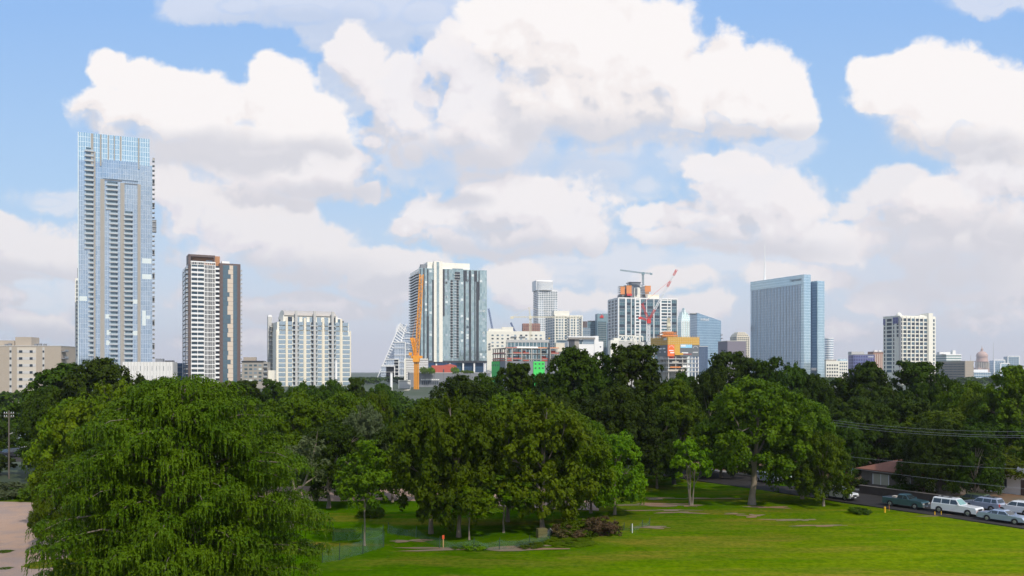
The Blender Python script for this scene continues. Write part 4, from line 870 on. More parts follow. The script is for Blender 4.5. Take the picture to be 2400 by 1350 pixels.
# ---- brown and white residential tower
def brown_tower():
    b = Bld('residential_tower', 'brown framed residential tower with white balcony grid and copper top', 'tower', 441.5, 600, 27, xr=563, ytop=618, xl=428.5)
    W, D = b.W, b.D; fl = 3.22
    x1 = b.fx(447); x2 = b.fx(478); x3 = b.fx(504); x4 = b.fx(514); x5 = b.fx(519); xg0 = b.fx(522); xg1 = b.fx(541); xg2 = b.fx(545); xg3 = b.fx(555)
    top_r = b.z(617, x4); top_l = b.z(596)
    b.box('wall', 0, x4, 0.0, D, 0, b.z(620), W_BROWN)
    b.box('wall', x4, W, -1.2, D, 0, top_r, W_BROWN)
    b.box('frame_wall', 0, x1, -0.2, D * .35, b.z(620), top_l, W_BROWN)
    b.box('frame_wall', 0, x3, -0.2, 3.0, top_l - 1.3, top_l + 0.2, W_BROWN)
    b.box('frame_wall', x3 - .9, x3, -.15, 1.2, b.z(620), top_l - 1.3, W_BROWN)
    b.box('penthouse', x1 + 1, b.fx(517), 3.4, 12, b.z(620), b.z(599, x3), W_COPPER)
    b.box('terrace_wall', x1, x2, 1.5, 3.2, b.z(620), b.z(609), W_DARK)
    b.wins('F', b.fx(484), b.fx(500), b.z(614), b.z(606), 2, 1, G_PALE, .9, .9, off=3.4)
    b.box('roof_unit', b.fx(522), b.fx(540), 4, 8, top_r, top_r + 2.1, W_WHITE)
    # white balcony grid
    z = b.z(628); n = 0
    while z > b.z(898):
        b.add('balcony', (x1, x2, -1.6, -.02, z - .35, z, W_WHITE), (x1, x2, -1.6, -1.5, z + .1, z + .95, R_WHITE), (x1 + .2, x2 - .2, -.1, 0, z, z + 2.7, G_MID))
        b.add('loggia', (x2, x3, -1.6, 0, z - .45, z, W_WHITE), (x2, x3, -.12, 0, z, z + 2.8, G_DARK), *[(x2 + (x3 - x2) * t, x2 + (x3 - x2) * t + .32, -1.6, -1.2, z, z + 2.8, W_WHITE) for t in (0, .14, .27, .40, .58, .72, .86, .975)])
        b.add('balcony', (x3, x4 - .1, -1.3, -.02, z - .3, z, W_WHITE), (x3, x4 - .1, -1.3, -1.2, z, z + .95, R_WHITE), (x3 + .2, x4 - .3, -.1, 0, z, z + 2.5, G_DARK))
        # glass wall right, with a buff panel between
        zz = z + .1; w1 = xg0 + (xg1 - xg0) * random.choice((.55, .65, .8, .95))
        b.add('window', (xg0, w1, -1.32, -1.1, zz, zz + fl - .16, G_MID)); b.add('infill_panel', (w1, xg2 + .2, -1.28, -1.1, zz, zz + fl - .16, W_BUFF)); b.add('window', (xg2 + .2, xg3, -1.32, -1.1, zz, zz + fl - .16, G_MID))
        b.add('balcony', (W, W + 1.5, 1, 6, z - .3, z, W_WHITE), (W + 1.4, W + 1.5, 1, 6, z, z + 1, R_WHITE))
        # left flank
        b.add('balcony', (-1.2, 0, 2, D * .45, z - .3, z, W_WHITE), (-.1, 0.02, 2, D * .45, z, z + 2.6, G_DARK))
        b.add('window', (-.1, .02, D * .55, D * .95, z, z + 2.4, G_PALE))
        z -= fl; n += 1
    for t in (0.02, .5, 1): 
        x = x1 + (x2 - x1) * t; b.add('white_post', (x - .15, x + .15, -1.7, -1.4, b.z(905), b.z(612), W_WHITE))
    b.add('white_post', (x3 - .3, x3, -1.7, -1.4, b.z(905), b.z(612), W_WHITE))
    b.box('pergola', x1 - .2, x3 + .2, -1.7, -1.2, b.z(614), b.z(611.5), W_WHITE); b.box('pergola', x1 - .2, x3, -1.7, -1.3, b.z(620), b.z(619), W_WHITE)
    b.fins('F', lin(x1, x3 - .2, 14), .2, b.z(619), b.z(613), W_WHITE, 1.6, 'parapet_post')
    b.box('flank_frame', -0.3, 0.05, D - 1, D, 0, b.z(625), W_WHITE)
    b.flush()
brown_tower()
def apts_mid():
    b = Bld('apartment_building', 'brown-grey apartment building between the brown tower and the barrel-roofed tower', 'building', 567, 700, 8, xr=628, ytop=848, D=14)
    b.box('wall', 0, b.W, 0, b.D, 0, b.H, W_STONE); b.box('roof_edge', -.4, b.fx(618), -.6, b.D, b.H, b.H + .9, W_DARK)
    b.box('roof_house', b.fx(569), b.fx(598), 3, 9, b.H + .9, b.z(837), W_TAN)
    b.wins('F', b.fx(571), b.fx(615), b.z(896), b.z(852), 4, 5, (G_PALE, G_BLIND, G_MID), .62, .5)
    b.balconies('F', b.fx(618), b.fx(627), lin(b.z(860), b.z(895), 4), 1.2, W_WHITE, R_GREY, back=G_DARK)
    b.box('wall_end', b.W, b.W + 5, 2, 12, 0, b.z(868), W_CREAM2)
    b.flush()
apts_mid()
# ---- white tower with barrel roof
def barrel_tower():
    b = Bld('residential_tower', 'white and pale glass residential tower with a curved barrel roof', 'tower', 648, 800, 24, xr=822, ytop=748, xl=635)
    W, D = b.W, b.D; f = b.fx
    xs0, xs1 = f(665), f(806); zs = b.z(752); za = b.z(775)
    b.box('wall', 0, W, 0, D, 0, za, W_CREAM2); b.box('upper_wall', f(650), f(818), 1.0, D, za, b.z(754), W_CREAM2)
    b.box('penthouse_wall', f(665), f(793), 3, D - 3, b.z(754), b.z(738), W_CREAM2)
    mb = MB(); x0, x1 = f(667), f(789); r = (D - 4) / 2; yc = 2 + r; n = 12; zt = b.z(724) - b.z(738); pts = []
    for i in range(n + 1):
        a = math.pi * i / n; pts.append((yc - r * math.cos(a), b.z(738) + zt * math.sin(a)))
    vs = [(x0, y, z) for y, z in pts] + [(x1, y, z) for y, z in pts]; m = n + 1
    mb.poly(vs, [(i, i + 1, i + 1 + m, i + m) for i in range(n)], plain('roof metal', (0.40, 0.37, 0.34), .6, var=.06))
    mb.poly(vs, [tuple(range(m - 1, -1, -1)), tuple(range(m, 2 * m))], W_CREAM2); mb.build('barrel_roof', b.o)
    for a, c in ((648, 665), (748 + 40, 822)):
        pass
    b.box('corner_turret', -3.5, 0.5, D - 5, D, 0, b.z(738), W_GREYL); b.box('turret_cap', -3.3, .3, D - 4.8, D - .2, b.z(738), b.z(734), W_WHITE)
    b.box('corner_turret', f(808), f(815), D - 5, D, b.z(750), b.z(740), G_MID); b.box('turret_cap', f(808) - .2, f(815) + .2, D - 5, D, b.z(740), b.z(738), W_WHITE)
    fl = (b.z(752) - b.z(895)) / 13.0
    # piers
    for px in (672, 714.5, 757.5, 799.5): b.add('cream_pier', (f(px) - 1.0, f(px) + 1.0, -0.7, .1, 0, b.z(744), W_CREAM))
    for px in (694, 737, 779): b.add('grey_column', (f(px) - 1.1, f(px) + 1.1, -1.8, .1, 0, b.z(727), W_GREYL))
    b.box('cream_edge', -.3, .6, -.4, 1, 0, za + 1, W_CREAM); b.box('cream_edge', W - .9, W + .2, -.4, 1, 0, za + 1, W_CREAM)
    for i in range(14):
        z = b.z(752) - fl * i
        for (a, c) in ((653, 669), (675, 685), (701, 711), (718, 728), (744, 754), (761, 770), (787, 796), (803, 820)):
            if i < 3 and a < 655: a, c = 655, 669
            if i < 3 and a > 800: c = 816
            b.add('window', (f(a), f(c), -.25, .02, z - fl + .75, z - .25, G_PALE))
        for (a, c) in ((686, 692.5), (728.5, 735.5), (770.5, 777.5)): b.add('balcony', (f(a), f(c), -1.6, -.02, z - fl, z - fl + .25, W_SLAB), (f(a), f(c), -1.6, -1.5, z - fl + .25, z - fl + 1.2, G_RAIL), (f(a) + .4, f(c), -.08, 0, z - fl + .3, z - .5, G_DARK))
        for (a, c) in ((696, 701), (739, 744), (781, 787)): b.add('balcony', (f(a), f(c), -1.6, -.02, z - fl, z - fl + .25, W_SLAB), (f(a), f(c), -1.6, -1.5, z - fl + .25, z - fl + 1.2, G_RAIL), (f(a), f(c) - .4, -.08, 0, z - fl + .3, z - .5, G_MID))
        b.add('balcony', (-2.2, -.02, D - 11, D - 5.2, z - fl, z - fl + .3, W_CREAM2), (-2.2, -2.1, D - 11, D - 5.2, z - fl + .3, z - fl + 1.2, R_GREY), (-.1, 0, D - 10, D - 6, z - fl + .3, z - .5, G_DARK))
    for i in range(7): b.add('penthouse_window', (f(676 + i * 17) , f(686 + i * 17), 2.85, 3.05, b.z(753), b.z(741), G_PALE if i not in (0, 6) else G_DARK))
    for px in (783, 804, 655): b.add('roof_vent', (f(px), f(px) + 1.2, 2, 3.2, b.z(754), b.z(748), W_DARK))
    b.flush()
barrel_tower()
def white_mast(px, d, y0, w, label):
    b = empty('white_shaft', (PX(px, d), d, 0), 0, label, 'mast')
    mb = MB(); r = w / 2 / FP * d; mb.tube([(0, 0, 0), (0, 0, PZ(y0, d))], [r, r], W_WHITE, 10); mb.build('shaft', b); MB().tube([(0, 0, PZ(y0, d)), (0, 0, PZ(y0, d) + .8)], [r * 1.1, r * .8], W_GREYL, 10).build('cap', b)
white_mast(787.5, 680, 846, 6, 'white round shaft in front of the barrel-roofed tower')
white_mast(917, 600, 876, 6, 'white round shaft in front of the sail-shaped glass tower')
# ---- sail-shaped glass tower
def sail():
    d = 1500.0; X0 = PX(868, d)
    o = empty('glass_tower', (0, d, 0), 0, 'white striped glass tower leaning back like a sail', 'tower')
    def P(px, py, y=0.0): return (PX(px, d + y), y, PZ(py, d + y))
    mb = MB(); A, B_, Cc, T = P(862, 940), P(898, 940), P(972, 940), P(939, 757)
    A2, T2, C2 = P(862, 940, 60), P(939, 757, 60), P(972, 940, 60); U = P(972, 772); U2 = P(972, 772, 60)
    vs = [A, B_, Cc, U, T, A2, C2, U2, T2, P(953, 772)]
    mb.poly(vs, [(0, 1, 9, 4), (1, 2, 3, 9), (4, 9, 3), (0, 4, 8, 5), (5, 8, 7, 6), (2, 6, 7, 3), (4, 3, 7, 8)], C_SAIL)
    mb.build('glass_wall', o)
    def L(p, q, t): return tuple(p[i] + (q[i] - p[i]) * t for i in range(3))
    lft = MB()
    for i in range(30):
        t = i / 30; a = L(A, T, t); c = L(B_, P(953, 772), t); a = (a[0], -1.2, a[2]); c = (c[0], -1.2, c[2] )
        h = MB().bar(a, c, 1.5, W_WHITE); h.build('fin', o)
    for i in range(13):
        t = i / 13; a = L(B_, P(953, 772), t + .03); z = a[2]; x1 = PX(972, d)
        MB().bar((a[0], -1.0, z), (x1, -1.0, z), 1.3, W_WHITE).build('floor_band', o)
    MB().bar((A[0], -1.4, A[2]), (T[0], -1.4, T[2]), 1.6, W_WHITE).bar((B_[0], -1.4, B_[2]), (PX(953, d), -1.4, PZ(760, d)), 1.4, W_WHITE).build('edge_rib', o)
    # open crown
    cr = MB()
    for i in range(7):
        x = 929 + i * 4; cr.bar((PX(x, d), -1, PZ(776, d)), (PX(x + (939 - x) * .2, d), -1, PZ(757 + abs(x - 939) * .75, d)), .8, W_WHITE)
        cr.bar((PX(926 + i, d), -1, PZ(776 - i * 2.6, d)), (PX(953 - i * 1.5, d), -1, PZ(776 - i * 2.6, d)), .7, W_WHITE)
    cr.build('open_crown', o)
    # stepped white-framed wings in front
    for (a, c, yt, lab) in ((924, 950, 802, 1), (905, 935, 842, 1), (893, 925, 858, 1)):
        w = MB(); x0, x1, z1 = PX(a, d - 30), PX(c, d - 30), PZ(yt, d - 30)
        w.box(x0, x1, -30, -4, 0, z1, C_SAIL); w.bar((x0, -30.6, z1), (x1, -30.6, z1), 1.5, W_WHITE).bar((x1, -30.6, 0), (x1, -30.6, z1), 1.5, W_WHITE)
        for k in range(6): w.bar((x0, -30.4, z1 - 10 - k * 12), (x1, -30.4, z1 - 10 - k * 12), 1.0, W_WHITE)
        w.build('wing', o)
sail()
def small_front():
    b = Bld('striped_building', 'cream framed building with striped front left of the black and cream tower', 'building', 948, 800, 4, xr=1003, ytop=842, D=14)
    b.box('wall', 0, b.W, 0, b.D, 0, b.H, W_GREYL); b.bands('F', 1.5, b.W, lin(b.H - 2.2, 3, 10), .55, W_WHITE, .2); b.box('frame', -.3, 1.2, -.6, .1, 0, b.H + .6, W_CREAM2); b.box('frame', 1.2, b.W, -.6, .1, b.H - .4, b.H + .6, W_CREAM2); b.flush()
    b = Bld('striped_building', 'low cream framed building with striped front left of the orange crane foot', 'building', 934, 700, 4, xr=962, ytop=892, D=10)
    b.box('wall', 0, b.W, 0, b.D, 0, b.H, W_GREYL); b.bands('F', .8, b.W, lin(b.H - 1.5, 1, 5), .4, W_WHITE, .2); b.box('frame', -.2, .8, -.5, .1, 0, b.H + .4, W_CREAM2); b.box('frame', .8, b.W, -.5, .1, b.H - .3, b.H + .4, W_CREAM2); b.flush()
    d = 640.0; o = empty('hall', (PX(922, d), d, 0), 0, 'low cream hall with a sloping roof left of the orange crane foot', 'building')
    w = PX(958, d) - PX(922, d); z0, z1 = PZ(926, d), PZ(912, d)
    MB().poly([(0, 0, 0), (w, 0, 0), (w, 0, z1), (w * .3, 0, z1 - (z1 - z0) * .3), (0, 0, z0), (0, 10, 0), (w, 10, 0), (w, 10, z1), (w * .3, 10, z1 - (z1 - z0) * .3), (0, 10, z0)], [(0, 1, 2, 3, 4), (9, 8, 7, 6, 5), (0, 4, 9, 5), (1, 6, 7, 2)], W_CREAM).build('wall', o)
    MB().poly([(-.3, -.3, z0 + .1), (w * .3, -.3, z1 - (z1 - z0) * .3 + .15), (w + .2, -.3, z1 + .15), (w + .2, 10.3, z1 + .15), (w * .3, 10.3, z1 - (z1 - z0) * .3 + .15), (-.3, 10.3, z0 + .1)], [(0, 1, 4, 5), (1, 2, 3, 4)], W_CREAM2).build('roof', o)
    b = Bld('grey_tower', 'pale grey building far behind, left of the sail-shaped tower', 'building', 846, 2400, 0, xr=872, ytop=886, D=14); b.box('wall', 0, b.W, 0, b.D, 0, b.H, W_GREYL); b.fins('F', lin(1, b.W - 1, 8), 1, 0, b.H, W_WHITE, .4); b.flush()
small_front()
# ---- black, teal and cream tower
def black_tower():
    b = Bld('residential_tower', 'glass tower with black strips and a tall cream stripe, orange crane before it', 'tower', 983, 875, 17, xr=1141, ytop=628, xl=961)
    W, D = b.W, b.D; f = b.fx; zc = b.z(846)
    b.box('curtain_wall', 0, W, 0, D, zc, b.H, C_TEAL)
    b.box('transfer_slab', -.2, W + .2, -.3, D, b.z(850), b.z(845), W_DARK)
    for px in (1001, 1023, 1055, 1086, 1112, 1137): b.add('concrete_column', (f(px) - .8, f(px) + .8, .5, 2, 0, b.z(850), W_WHITE))
    b.box('lobby_glass', 3, W - 3, 3, D - 3, 0, b.z(850), C_DEEP)
    b.box('cream_core', f(1016.5), f(1037), -1.2, D - 4, b.z(848), b.z(611), W_CREAM2)
    b.box('core_glass', f(1023), f(1028.5), -1.5, -1.1, b.z(848), b.z(613), C_TEAL)
    b.box('penthouse', f(1037), f(1103), 4, D - 4, b.H - 1, b.z(614, 20), W_CREAM2); b.box('penthouse', f(1003), f(1016.5), 3, D - 4, b.H - 1, b.z(612), W_CREAM2)
    b.box('plant_box', f(1062), f(1086), 1.5, 4, b.H, b.z(626), G_MID); b.box('plant_box', f(988), f(1002), 4, 9, b.H, b.z(618), W_GREY)
    def strip(a, c, y0, y1, m=W_DARK): b.add('black_strip' if m is W_DARK else 'glass_strip', (f(a), f(c), -.35, .03, b.z(y1), b.z(y0), m))
    for a, c, y0, y1 in ((992, 995, 628, 845), (1001, 1004, 630, 740), (1000, 1005, 740, 845), (1013, 1016.3, 655, 845), (1037.3, 1042, 629, 740), (1049, 1051, 629, 655), (1086, 1094, 630, 655), (1087, 1091, 655, 845), (1099, 1104, 630, 845), (1111, 1118, 630, 656), (1116, 1122, 656, 845), (1121.5, 1124, 630, 700), (1112, 1114, 656, 845), (984, 986, 630, 845)): strip(a, c, y0, y1)
    z = b.z(640); fl = (b.z(640) - b.z(845)) / 31; i = 0
    while z > b.z(842):
        if i < 3: a0, c0 = 1063, 1079
        else: a0, c0 = 1055, 1061
        b.add('balcony', (f(1055) if i > 2 else f(1063), f(1062) if i > 2 else f(1079), -1.2, -.02, z - .25, z, W_WHITE), (f(1056) if i > 2 else f(1066), f(1061) if i > 2 else f(1078), -.12, 0, z + .1, z + 2.5, W_DARK))
        if i > 2: b.add('balcony', (f(1064), f(1075), -1.2, -.02, z - .25, z, W_SLAB), (f(1070), f(1075), -.12, 0, z + .1, z + 2.6, W_DARK), (f(1064), f(1069), -1.2, -1.1, z, z + 1, G_RAIL))
        b.add('balcony', (-1.8, -.02, 4, D - 2, z - .3, z, W_SLAB), (-1.8, -1.7, 4, D - 2, z, z + 1, G_RAIL), (-.1, 0.02, 5, D - 4, z, z + 2.4, G_DARK))
        z -= fl; i += 1
    # panes with blinds
    for k in range(64):
        a = random.choice((1043, 1044, 1105.5, 996, 1006.5, 1124.5, 1131, 1080, 1093, 1093)); y = 632 + 6.5 * random.randint(0, 31); b.add('blind_panel', (f(a), f(a + 5.5), -.1, .02, b.z(y + 5.6), b.z(y), random.choice((G_BLIND, G_PALE, G_RAIL))))
    b.flush()
    b = Bld('podium', 'dark grey podium below the black and cream tower, planted on top', 'podium', 959, 760, 10, xr=1150, ytop=873, D=20)
    b.box('wall', 0, b.W, 0, b.D, 0, b.H, W_GREY); b.bands('F', 0, b.W, (b.H - .3,), .5, W_GREYL, .2, 'parapet')
    b.wins('F', b.fx(988), b.fx(1028), b.z(902), b.z(893), 9, 1, G_DARK, .7, .9); b.wins('F', b.fx(986), b.fx(1030), b.z(891.5), b.z(888), 9, 1, W_WHITE, .8, .6, name='white_panel')
    b.fins('F', lin(b.fx(975), b.W - 2, 9), .15, 0, b.H - .6, W_DARK, .12, 'panel_joint'); b.flush()
    d = 780.0; o = empty('pavilion', (PX(1012, d), d, 0), R(8), 'rust-red pavilion on the grey podium between green shrubs', 'building'); w = PX(1070, d) - PX(1012, d); z0, z1 = PZ(873, d), PZ(856, d)
    MB().poly([(0, 0, z0), (w, 0, z0), (w, 0, z1 - .5), (w * .75, 0, z1 + 1.2), (w * .5, 0, z1), (0, 0, z1 - .2), (0, 9, z0), (w, 9, z0), (w, 9, z1 - .5), (w * .75, 9, z1 + 1.2), (w * .5, 9, z1), (0, 9, z1 - .2)], [(0, 1, 2, 3, 4, 5), (11, 10, 9, 8, 7, 6), (0, 5, 11, 6), (1, 7, 8, 2), (5, 4, 10, 11), (4, 3, 9, 10), (3, 2, 8, 9)], REDO).build('wall', o)
    MB().box(w * .45, w * .5, -.1, .1, z0, z0 + 3, W_DARK).build('door', o)
    for px, w_, lab in ((993, 22, 'green shrub left of the rust-red pavilion on the grey podium'), (1010, 20, 'rounded shrub at the left end of the rust-red pavilion'), (1066, 22, 'bright green shrub at the right end of the rust-red pavilion'), (1094, 34, 'low hedge on the podium below the white columns')):
        t = tree('shrub', 'bush', 'bright', px, 757, w_, 860, lab, 'shrubs on the grey podium', cat='shrub'); t.location.z = PZ(875, 757); s = (PZ(857 if w_ < 30 else 866, 757) - PZ(875, 757)) / 2.3
        for c in t.children: c.scale.z = s
black_tower()
# ---- cranes --------------------------------------------------------
def lattice(mb, a, b, w, mat, n, wl=None):
    """four chords with zigzag bracing between two points"""
    a, b = Vector(a), Vector(b); dr = (b - a).normalized(); up = Vector((0, 1, 0)) if abs(dr.y) < .9 else Vector((0, 0, 1))
    x = dr.cross(up).normalized(); y = dr.cross(x).normalized(); h = w / 2; cs = [(-1, -1), (1, -1), (1, 1), (-1, 1)]; wl = wl or w * .13
    P = lambda t, i: a.lerp(b, t) + x * cs[i % 4][0] * h + y * cs[i % 4][1] * h
    for i in range(4): mb.bar(P(0, i), P(1, i), wl * 1.3, mat)
    for k in range(n):
        for i in range(4):
            mb.bar(P(k / n, i + (k % 2)), P((k + 1) / n, i + 1 - (k % 2)), wl, mat)
            mb.bar(P(k / n, i), P(k / n, i + 1), wl, mat)
def crane(name, label, d, mast, jib, counter, apex, mat, jibmats=None, w=1.8, cabmat=None, ties=True, n=20, wj=None, cw=None):
    """pixel anchors at distance d: mast=(px, ytop, ybot); jib=((px,py),(px,py)); counter=(px,py); apex=(px,py)"""
    px, yt, yb = mast; X = PX(px, d); o = empty(name, (X, d, 0), 0, label, 'crane')
    Q = lambda p: Vector((PX(p[0], d) - X, 0, PZ(p[1], d)))
    if yb is not None:
        m = MB(); lattice(m, (0, 0, max(0, PZ(yb, d))), (0, 0, PZ(yt, d)), w, mat[0] if isinstance(mat, tuple) else mat, n); m.build('mast', o)
    jm = jibmats or [mat if not isinstance(mat, tuple) else mat[0]]; a, b = Q(jib[0]), Q(jib[1]); j = MB(); k = len(jm)
    for i, mm in enumerate(jm): lattice(j, a.lerp(b, i / k), a.lerp(b, (i + 1) / k), wj or w * .8, mm, max(3, int(24 / k)))
    j.build('jib', o)
    cm = cabmat or (mat if not isinstance(mat, tuple) else mat[0])
    if counter:
        c = Q(counter); m = MB(); lattice(m, (0, 0, a.z), c, w * .7, cm, 5); m.build('counter_jib', o)
        cc = cw or w; MB().box(c.x - cc, c.x + cc, -1, 1, c.z - cc * 1.1, c.z + cc * .3, cm).build('counterweight', o)
    if apex:
        p = Q(apex); m = MB(); lattice(m, (0, 0, a.z), p, w * .7, cm, 5); m.build('tower_head', o)
        if ties:
            m = MB(); m.bar(p, a.lerp(b, .8), .22, cm).bar(p, Q(counter) if counter else a, .22, cm); m.build('tie_bar', o)
    MB().box(-w * .8, w * .8, -w, w * .6, a.z - w * 1.1, a.z + w * .5, cm).build('cab', o)
    return o
def orange_crane():
    d = 680.0; o = crane('tower_crane', 'orange luffing crane in front of the black and cream tower', d, (976, 848, 930), ((977, 838), (988, 643)), (966, 793), None, ORG, jibmats=[ORG], w=3.2, n=20, wj=2.7, cw=1.5)
    Q = lambda p: Vector((PX(p[0], d) - PX(976, d), 0, PZ(p[1], d)))
    m = MB()
    for k in range(9): m.box(-1.2, 1.2, -1.2, 1.2, PZ(928 - k * 9, d), PZ(928 - k * 9, d) + .5, ORG)
    m.box(-.35, .35, -.3, .3, PZ(930, d), PZ(848, d), ORG)
    m.build('mast_platforms', o)
    m = MB(); m.bar(Q((966, 793)), Q((972, 838)), 1.6, ORG).bar(Q((971, 793)), Q((975, 835)), 1.0, ORG).bar(Q((966, 793)), Q((983, 700)), .15, ORG).box(-4.2, 4.8, -1.5, 1.5, PZ(840, d), PZ(834, d), ORG).box(-6, -3.5, -1, 1, PZ(833, d), PZ(826, d), ORG); m.build('machinery_deck', o)
orange_crane()
crane('tower_crane', 'beige hammerhead crane over the long cream building', 950, (1243, 742, 805), ((1243, 743), (1362, 744)), (1200, 743), (1240, 720), BEI, w=2.0, n=14, cw=1.8)
crane('tower_crane', 'blue luffing crane jib just right of the black and cream tower', 1400, (1154, 775, 800), ((1154, 772), (1145, 723)), None, None, BLUEP, w=3.0, n=4, wj=2.6)
crane('tower_crane', 'blue luffing crane jib behind the roof of the long cream building', 1400, (1208, 780, 800), ((1207, 778), (1197, 756)), None, None, BLUEP, w=3.0, n=4, wj=2.6)
crane('tower_crane', 'teal-grey flat-top crane on the unfinished tower with orange screens', 1290, (1507, 641, 664), ((1507, 640), (1453, 633)), (1526, 641), None, TEALP, w=2.4, n=8, wj=1.6, cw=1.8)
rc = crane('tower_crane', 'red and white luffing crane in front of the white grid tower', 800, (1520.5, 756, 850), ((1520, 752), (1586, 632)), (1500, 744), (1505, 712), (WHT,), jibmats=[RED, RED, WHT, WHT, WHT, WHT, RED, WHT, RED], w=2.2, cabmat=RED, n=22, wj=1.6, cw=1.5)
crane('tower_crane', 'beige crane mast above the centre of the yellow building site', 800, (1567, 745, 775), ((1567, 760), (1567, 745)), None, None, BEI, w=2.0, n=6)
# ---- centre blocks
def long_cream():
    b = Bld('apartment_building', 'long cream building with small windows right of the black and cream tower', 'building', 1141, 1000, 5, xr=1277, ytop=776, D=16)
    W = b.W; f = b.fx
    b.box('wall', 0, W, 0, b.D, 0, b.H, W_CREAM2); b.box('raised_wall', f(1177), f(1203), 1, 12, b.H, b.z(766), W_CREAM2); b.box('raised_wall', f(1145), f(1177), 1, 12, b.H, b.z(770), W_CREAM2)
    for a in (1152, 1164, 1175, 1188, 1205, 1219, 1231, 1243, 1254, 1265):
        for k, y in enumerate((784, 792, 801, 809)):
            b.add('window', (f(a), f(a + 5), -.12, .02, b.z(y + 3.4), b.z(y), (G_MID, G_GREYW, G_PALE)[(a + k) % 3]))
    b.balconies('F', f(1197), f(1211), (b.z(790), b.z(798)), 1.2, W_GREY, R_GREY); b.balconies('F', f(1217), f(1231), (b.z(790), b.z(798)), 1.2, W_GREY, R_GREY); b.balconies('F', f(1145), f(1150), (b.z(806), b.z(812), b.z(818)), 1.2, W_GREY, R_GREY)
    b.flush()
    b = Bld('office_block', 'flat blue-grey glass block behind the concrete frame', 'building', 1187, 900, 4, xr=1286, ytop=797, D=14)
    b.box('wall', 0, b.W, 0, b.D, 0, b.H, C_MAR); b.box('parapet', -.2, b.W + .2, -.4, 1, b.H - 2.4, b.H + .3, W_GREYL); b.fins('F', lin(1, b.W - 1, 12), .4, 0, b.H - 2, W_WHITE, .2); b.flush()
    b = Bld('brick_building', 'small brick building behind the beige crane mast', 'building', 1226, 1350, 6, xr=1266, ytop=758, D=16)
    b.box('wall', 0, b.W, 0, b.D, 0, b.H, W_BRICK); b.wins('F', .5, b.W - .5, b.z(778), b.z(760), 9, 5, G_DARK, .6, .45); b.flush()
G_GREYW = G_DARK
long_cream()
def crown_tower():
    b = Bld('residential_tower', 'white tower with a curved louvred crown far behind the beige crane', 'tower', 1261, 1830, 12, xr=1306.5, ytop=680, xl=1250)
    W, D = b.W, b.D; f = b.fx
    b.box('wall', 0, W, 0, D, 0, b.H, W_WHITE)
    fl = 3.9; n = 26
    for i in range(n):
        z = b.H - 2 - fl * i
        for k in range(11):
            m = G_PALE if (k in (9, 10) and i > 4) or (k < 3 and i > 4) else G_MID
            x0 = W * (k + .16) / 11; b.add('window', (x0, x0 + W / 11 * .68, -.3, .05, z - 2.9, z - .5, m))
        for k in range(3): b.add('window', (-.3, .05, D * (k + .15) / 3, D * (k + .85) / 3, z - 2.8, z - .4, G_DARK))
    for k in (3, 5, 8): b.add('pier', (W * k / 11 - .5, W * k / 11 + .5, -.8, .05, 0, b.H, W_WHITE))
    mb = MB(); x0, x1 = f(1258), f(1297); R_ = (x1 - x0) / 2; cx = (x0 + x1) / 2; z1 = b.z(658); N_ = 20
    for k in range(8):
        za = b.H + (z1 - b.H) * k / 8; pts = [(cx - R_ * math.cos(math.pi * t / N_), 4 - 9 * math.sin(math.pi * t / N_)) for t in range(N_ + 1)] + [(x1, D - 3), (x0, D - 3)]
        mb.prism(pts, za, za + (z1 - b.H) / 8 * .62, W_WHITE); 
    mb.prism([(cx - (R_ - 1) * math.cos(math.pi * t / N_), 4 - 8 * math.sin(math.pi * t / N_)) for t in range(N_ + 1)] + [(x1 - 1, D - 4), (x0 + 1, D - 4)], b.H, z1 - 3, C_STEEL)
    mb.build('louvred_crown', b.o)
    b.box('crown_wall', x0 - .5, x0 + 2.4, 2, D - 3, b.H, z1 + 1.5, W_WHITE)
    MB().prism([(x0, 3.8), (x1, 3.8), (x1, 5), (x0, 5)], z1, z1 + 1.6, W_WHITE).build('crown_edge', b.o)
    b.flush()
crown_tower()
def beige_tower():
    b = Bld('residential_tower', 'beige and white gridded building right of the beige crane', 'building', 1301, 1150, 14, xr=1365, ytop=738, xl=1278)
    W, D = b.W, b.D; f = b.fx
    b.box('wall', 0, W, 0, D, 0, b.H, W_CREAM2); b.box('penthouse_wall', f(1299), f(1335), 1, 10, b.H, b.z(728), W_CREAM2)
    fl = 3.6
    for i in range(20):
        z = b.H - 1.5 - fl * i
        for k in range(9): b.add('window', (W * (k + .15) / 9, W * (k + .85) / 9, -.15, .05, z - 2.7, z - .3, G_PALE if k % 3 else G_MID))
        for k in range(4): b.add('window', (-.15, .05, D * (k + .12) / 4, D * (k + .88) / 4, z - 2.8, z - .3, G_MID))
        b.add('balcony', (f(1329), f(1335), -1.4, -.02, z - 3, z - 2.7, W_SLAB), (f(1329), f(1335), -1.4, -1.3, z - 2.7, z - 1.8, R_GREY))
        b.add('balcony', (f(1357), f(1363), -1.4, -.02, z - 3, z - 2.7, W_SLAB), (f(1357), f(1363), -1.4, -1.3, z - 2.7, z - 1.8, R_GREY))
    for px in (1301, 1321, 1336, 1349, 1364): b.add('cream_pier', (f(px) - .8, f(px) + .8, -.8, .1, 0, b.H, W_CREAM2))
    b.flush()
beige_tower()
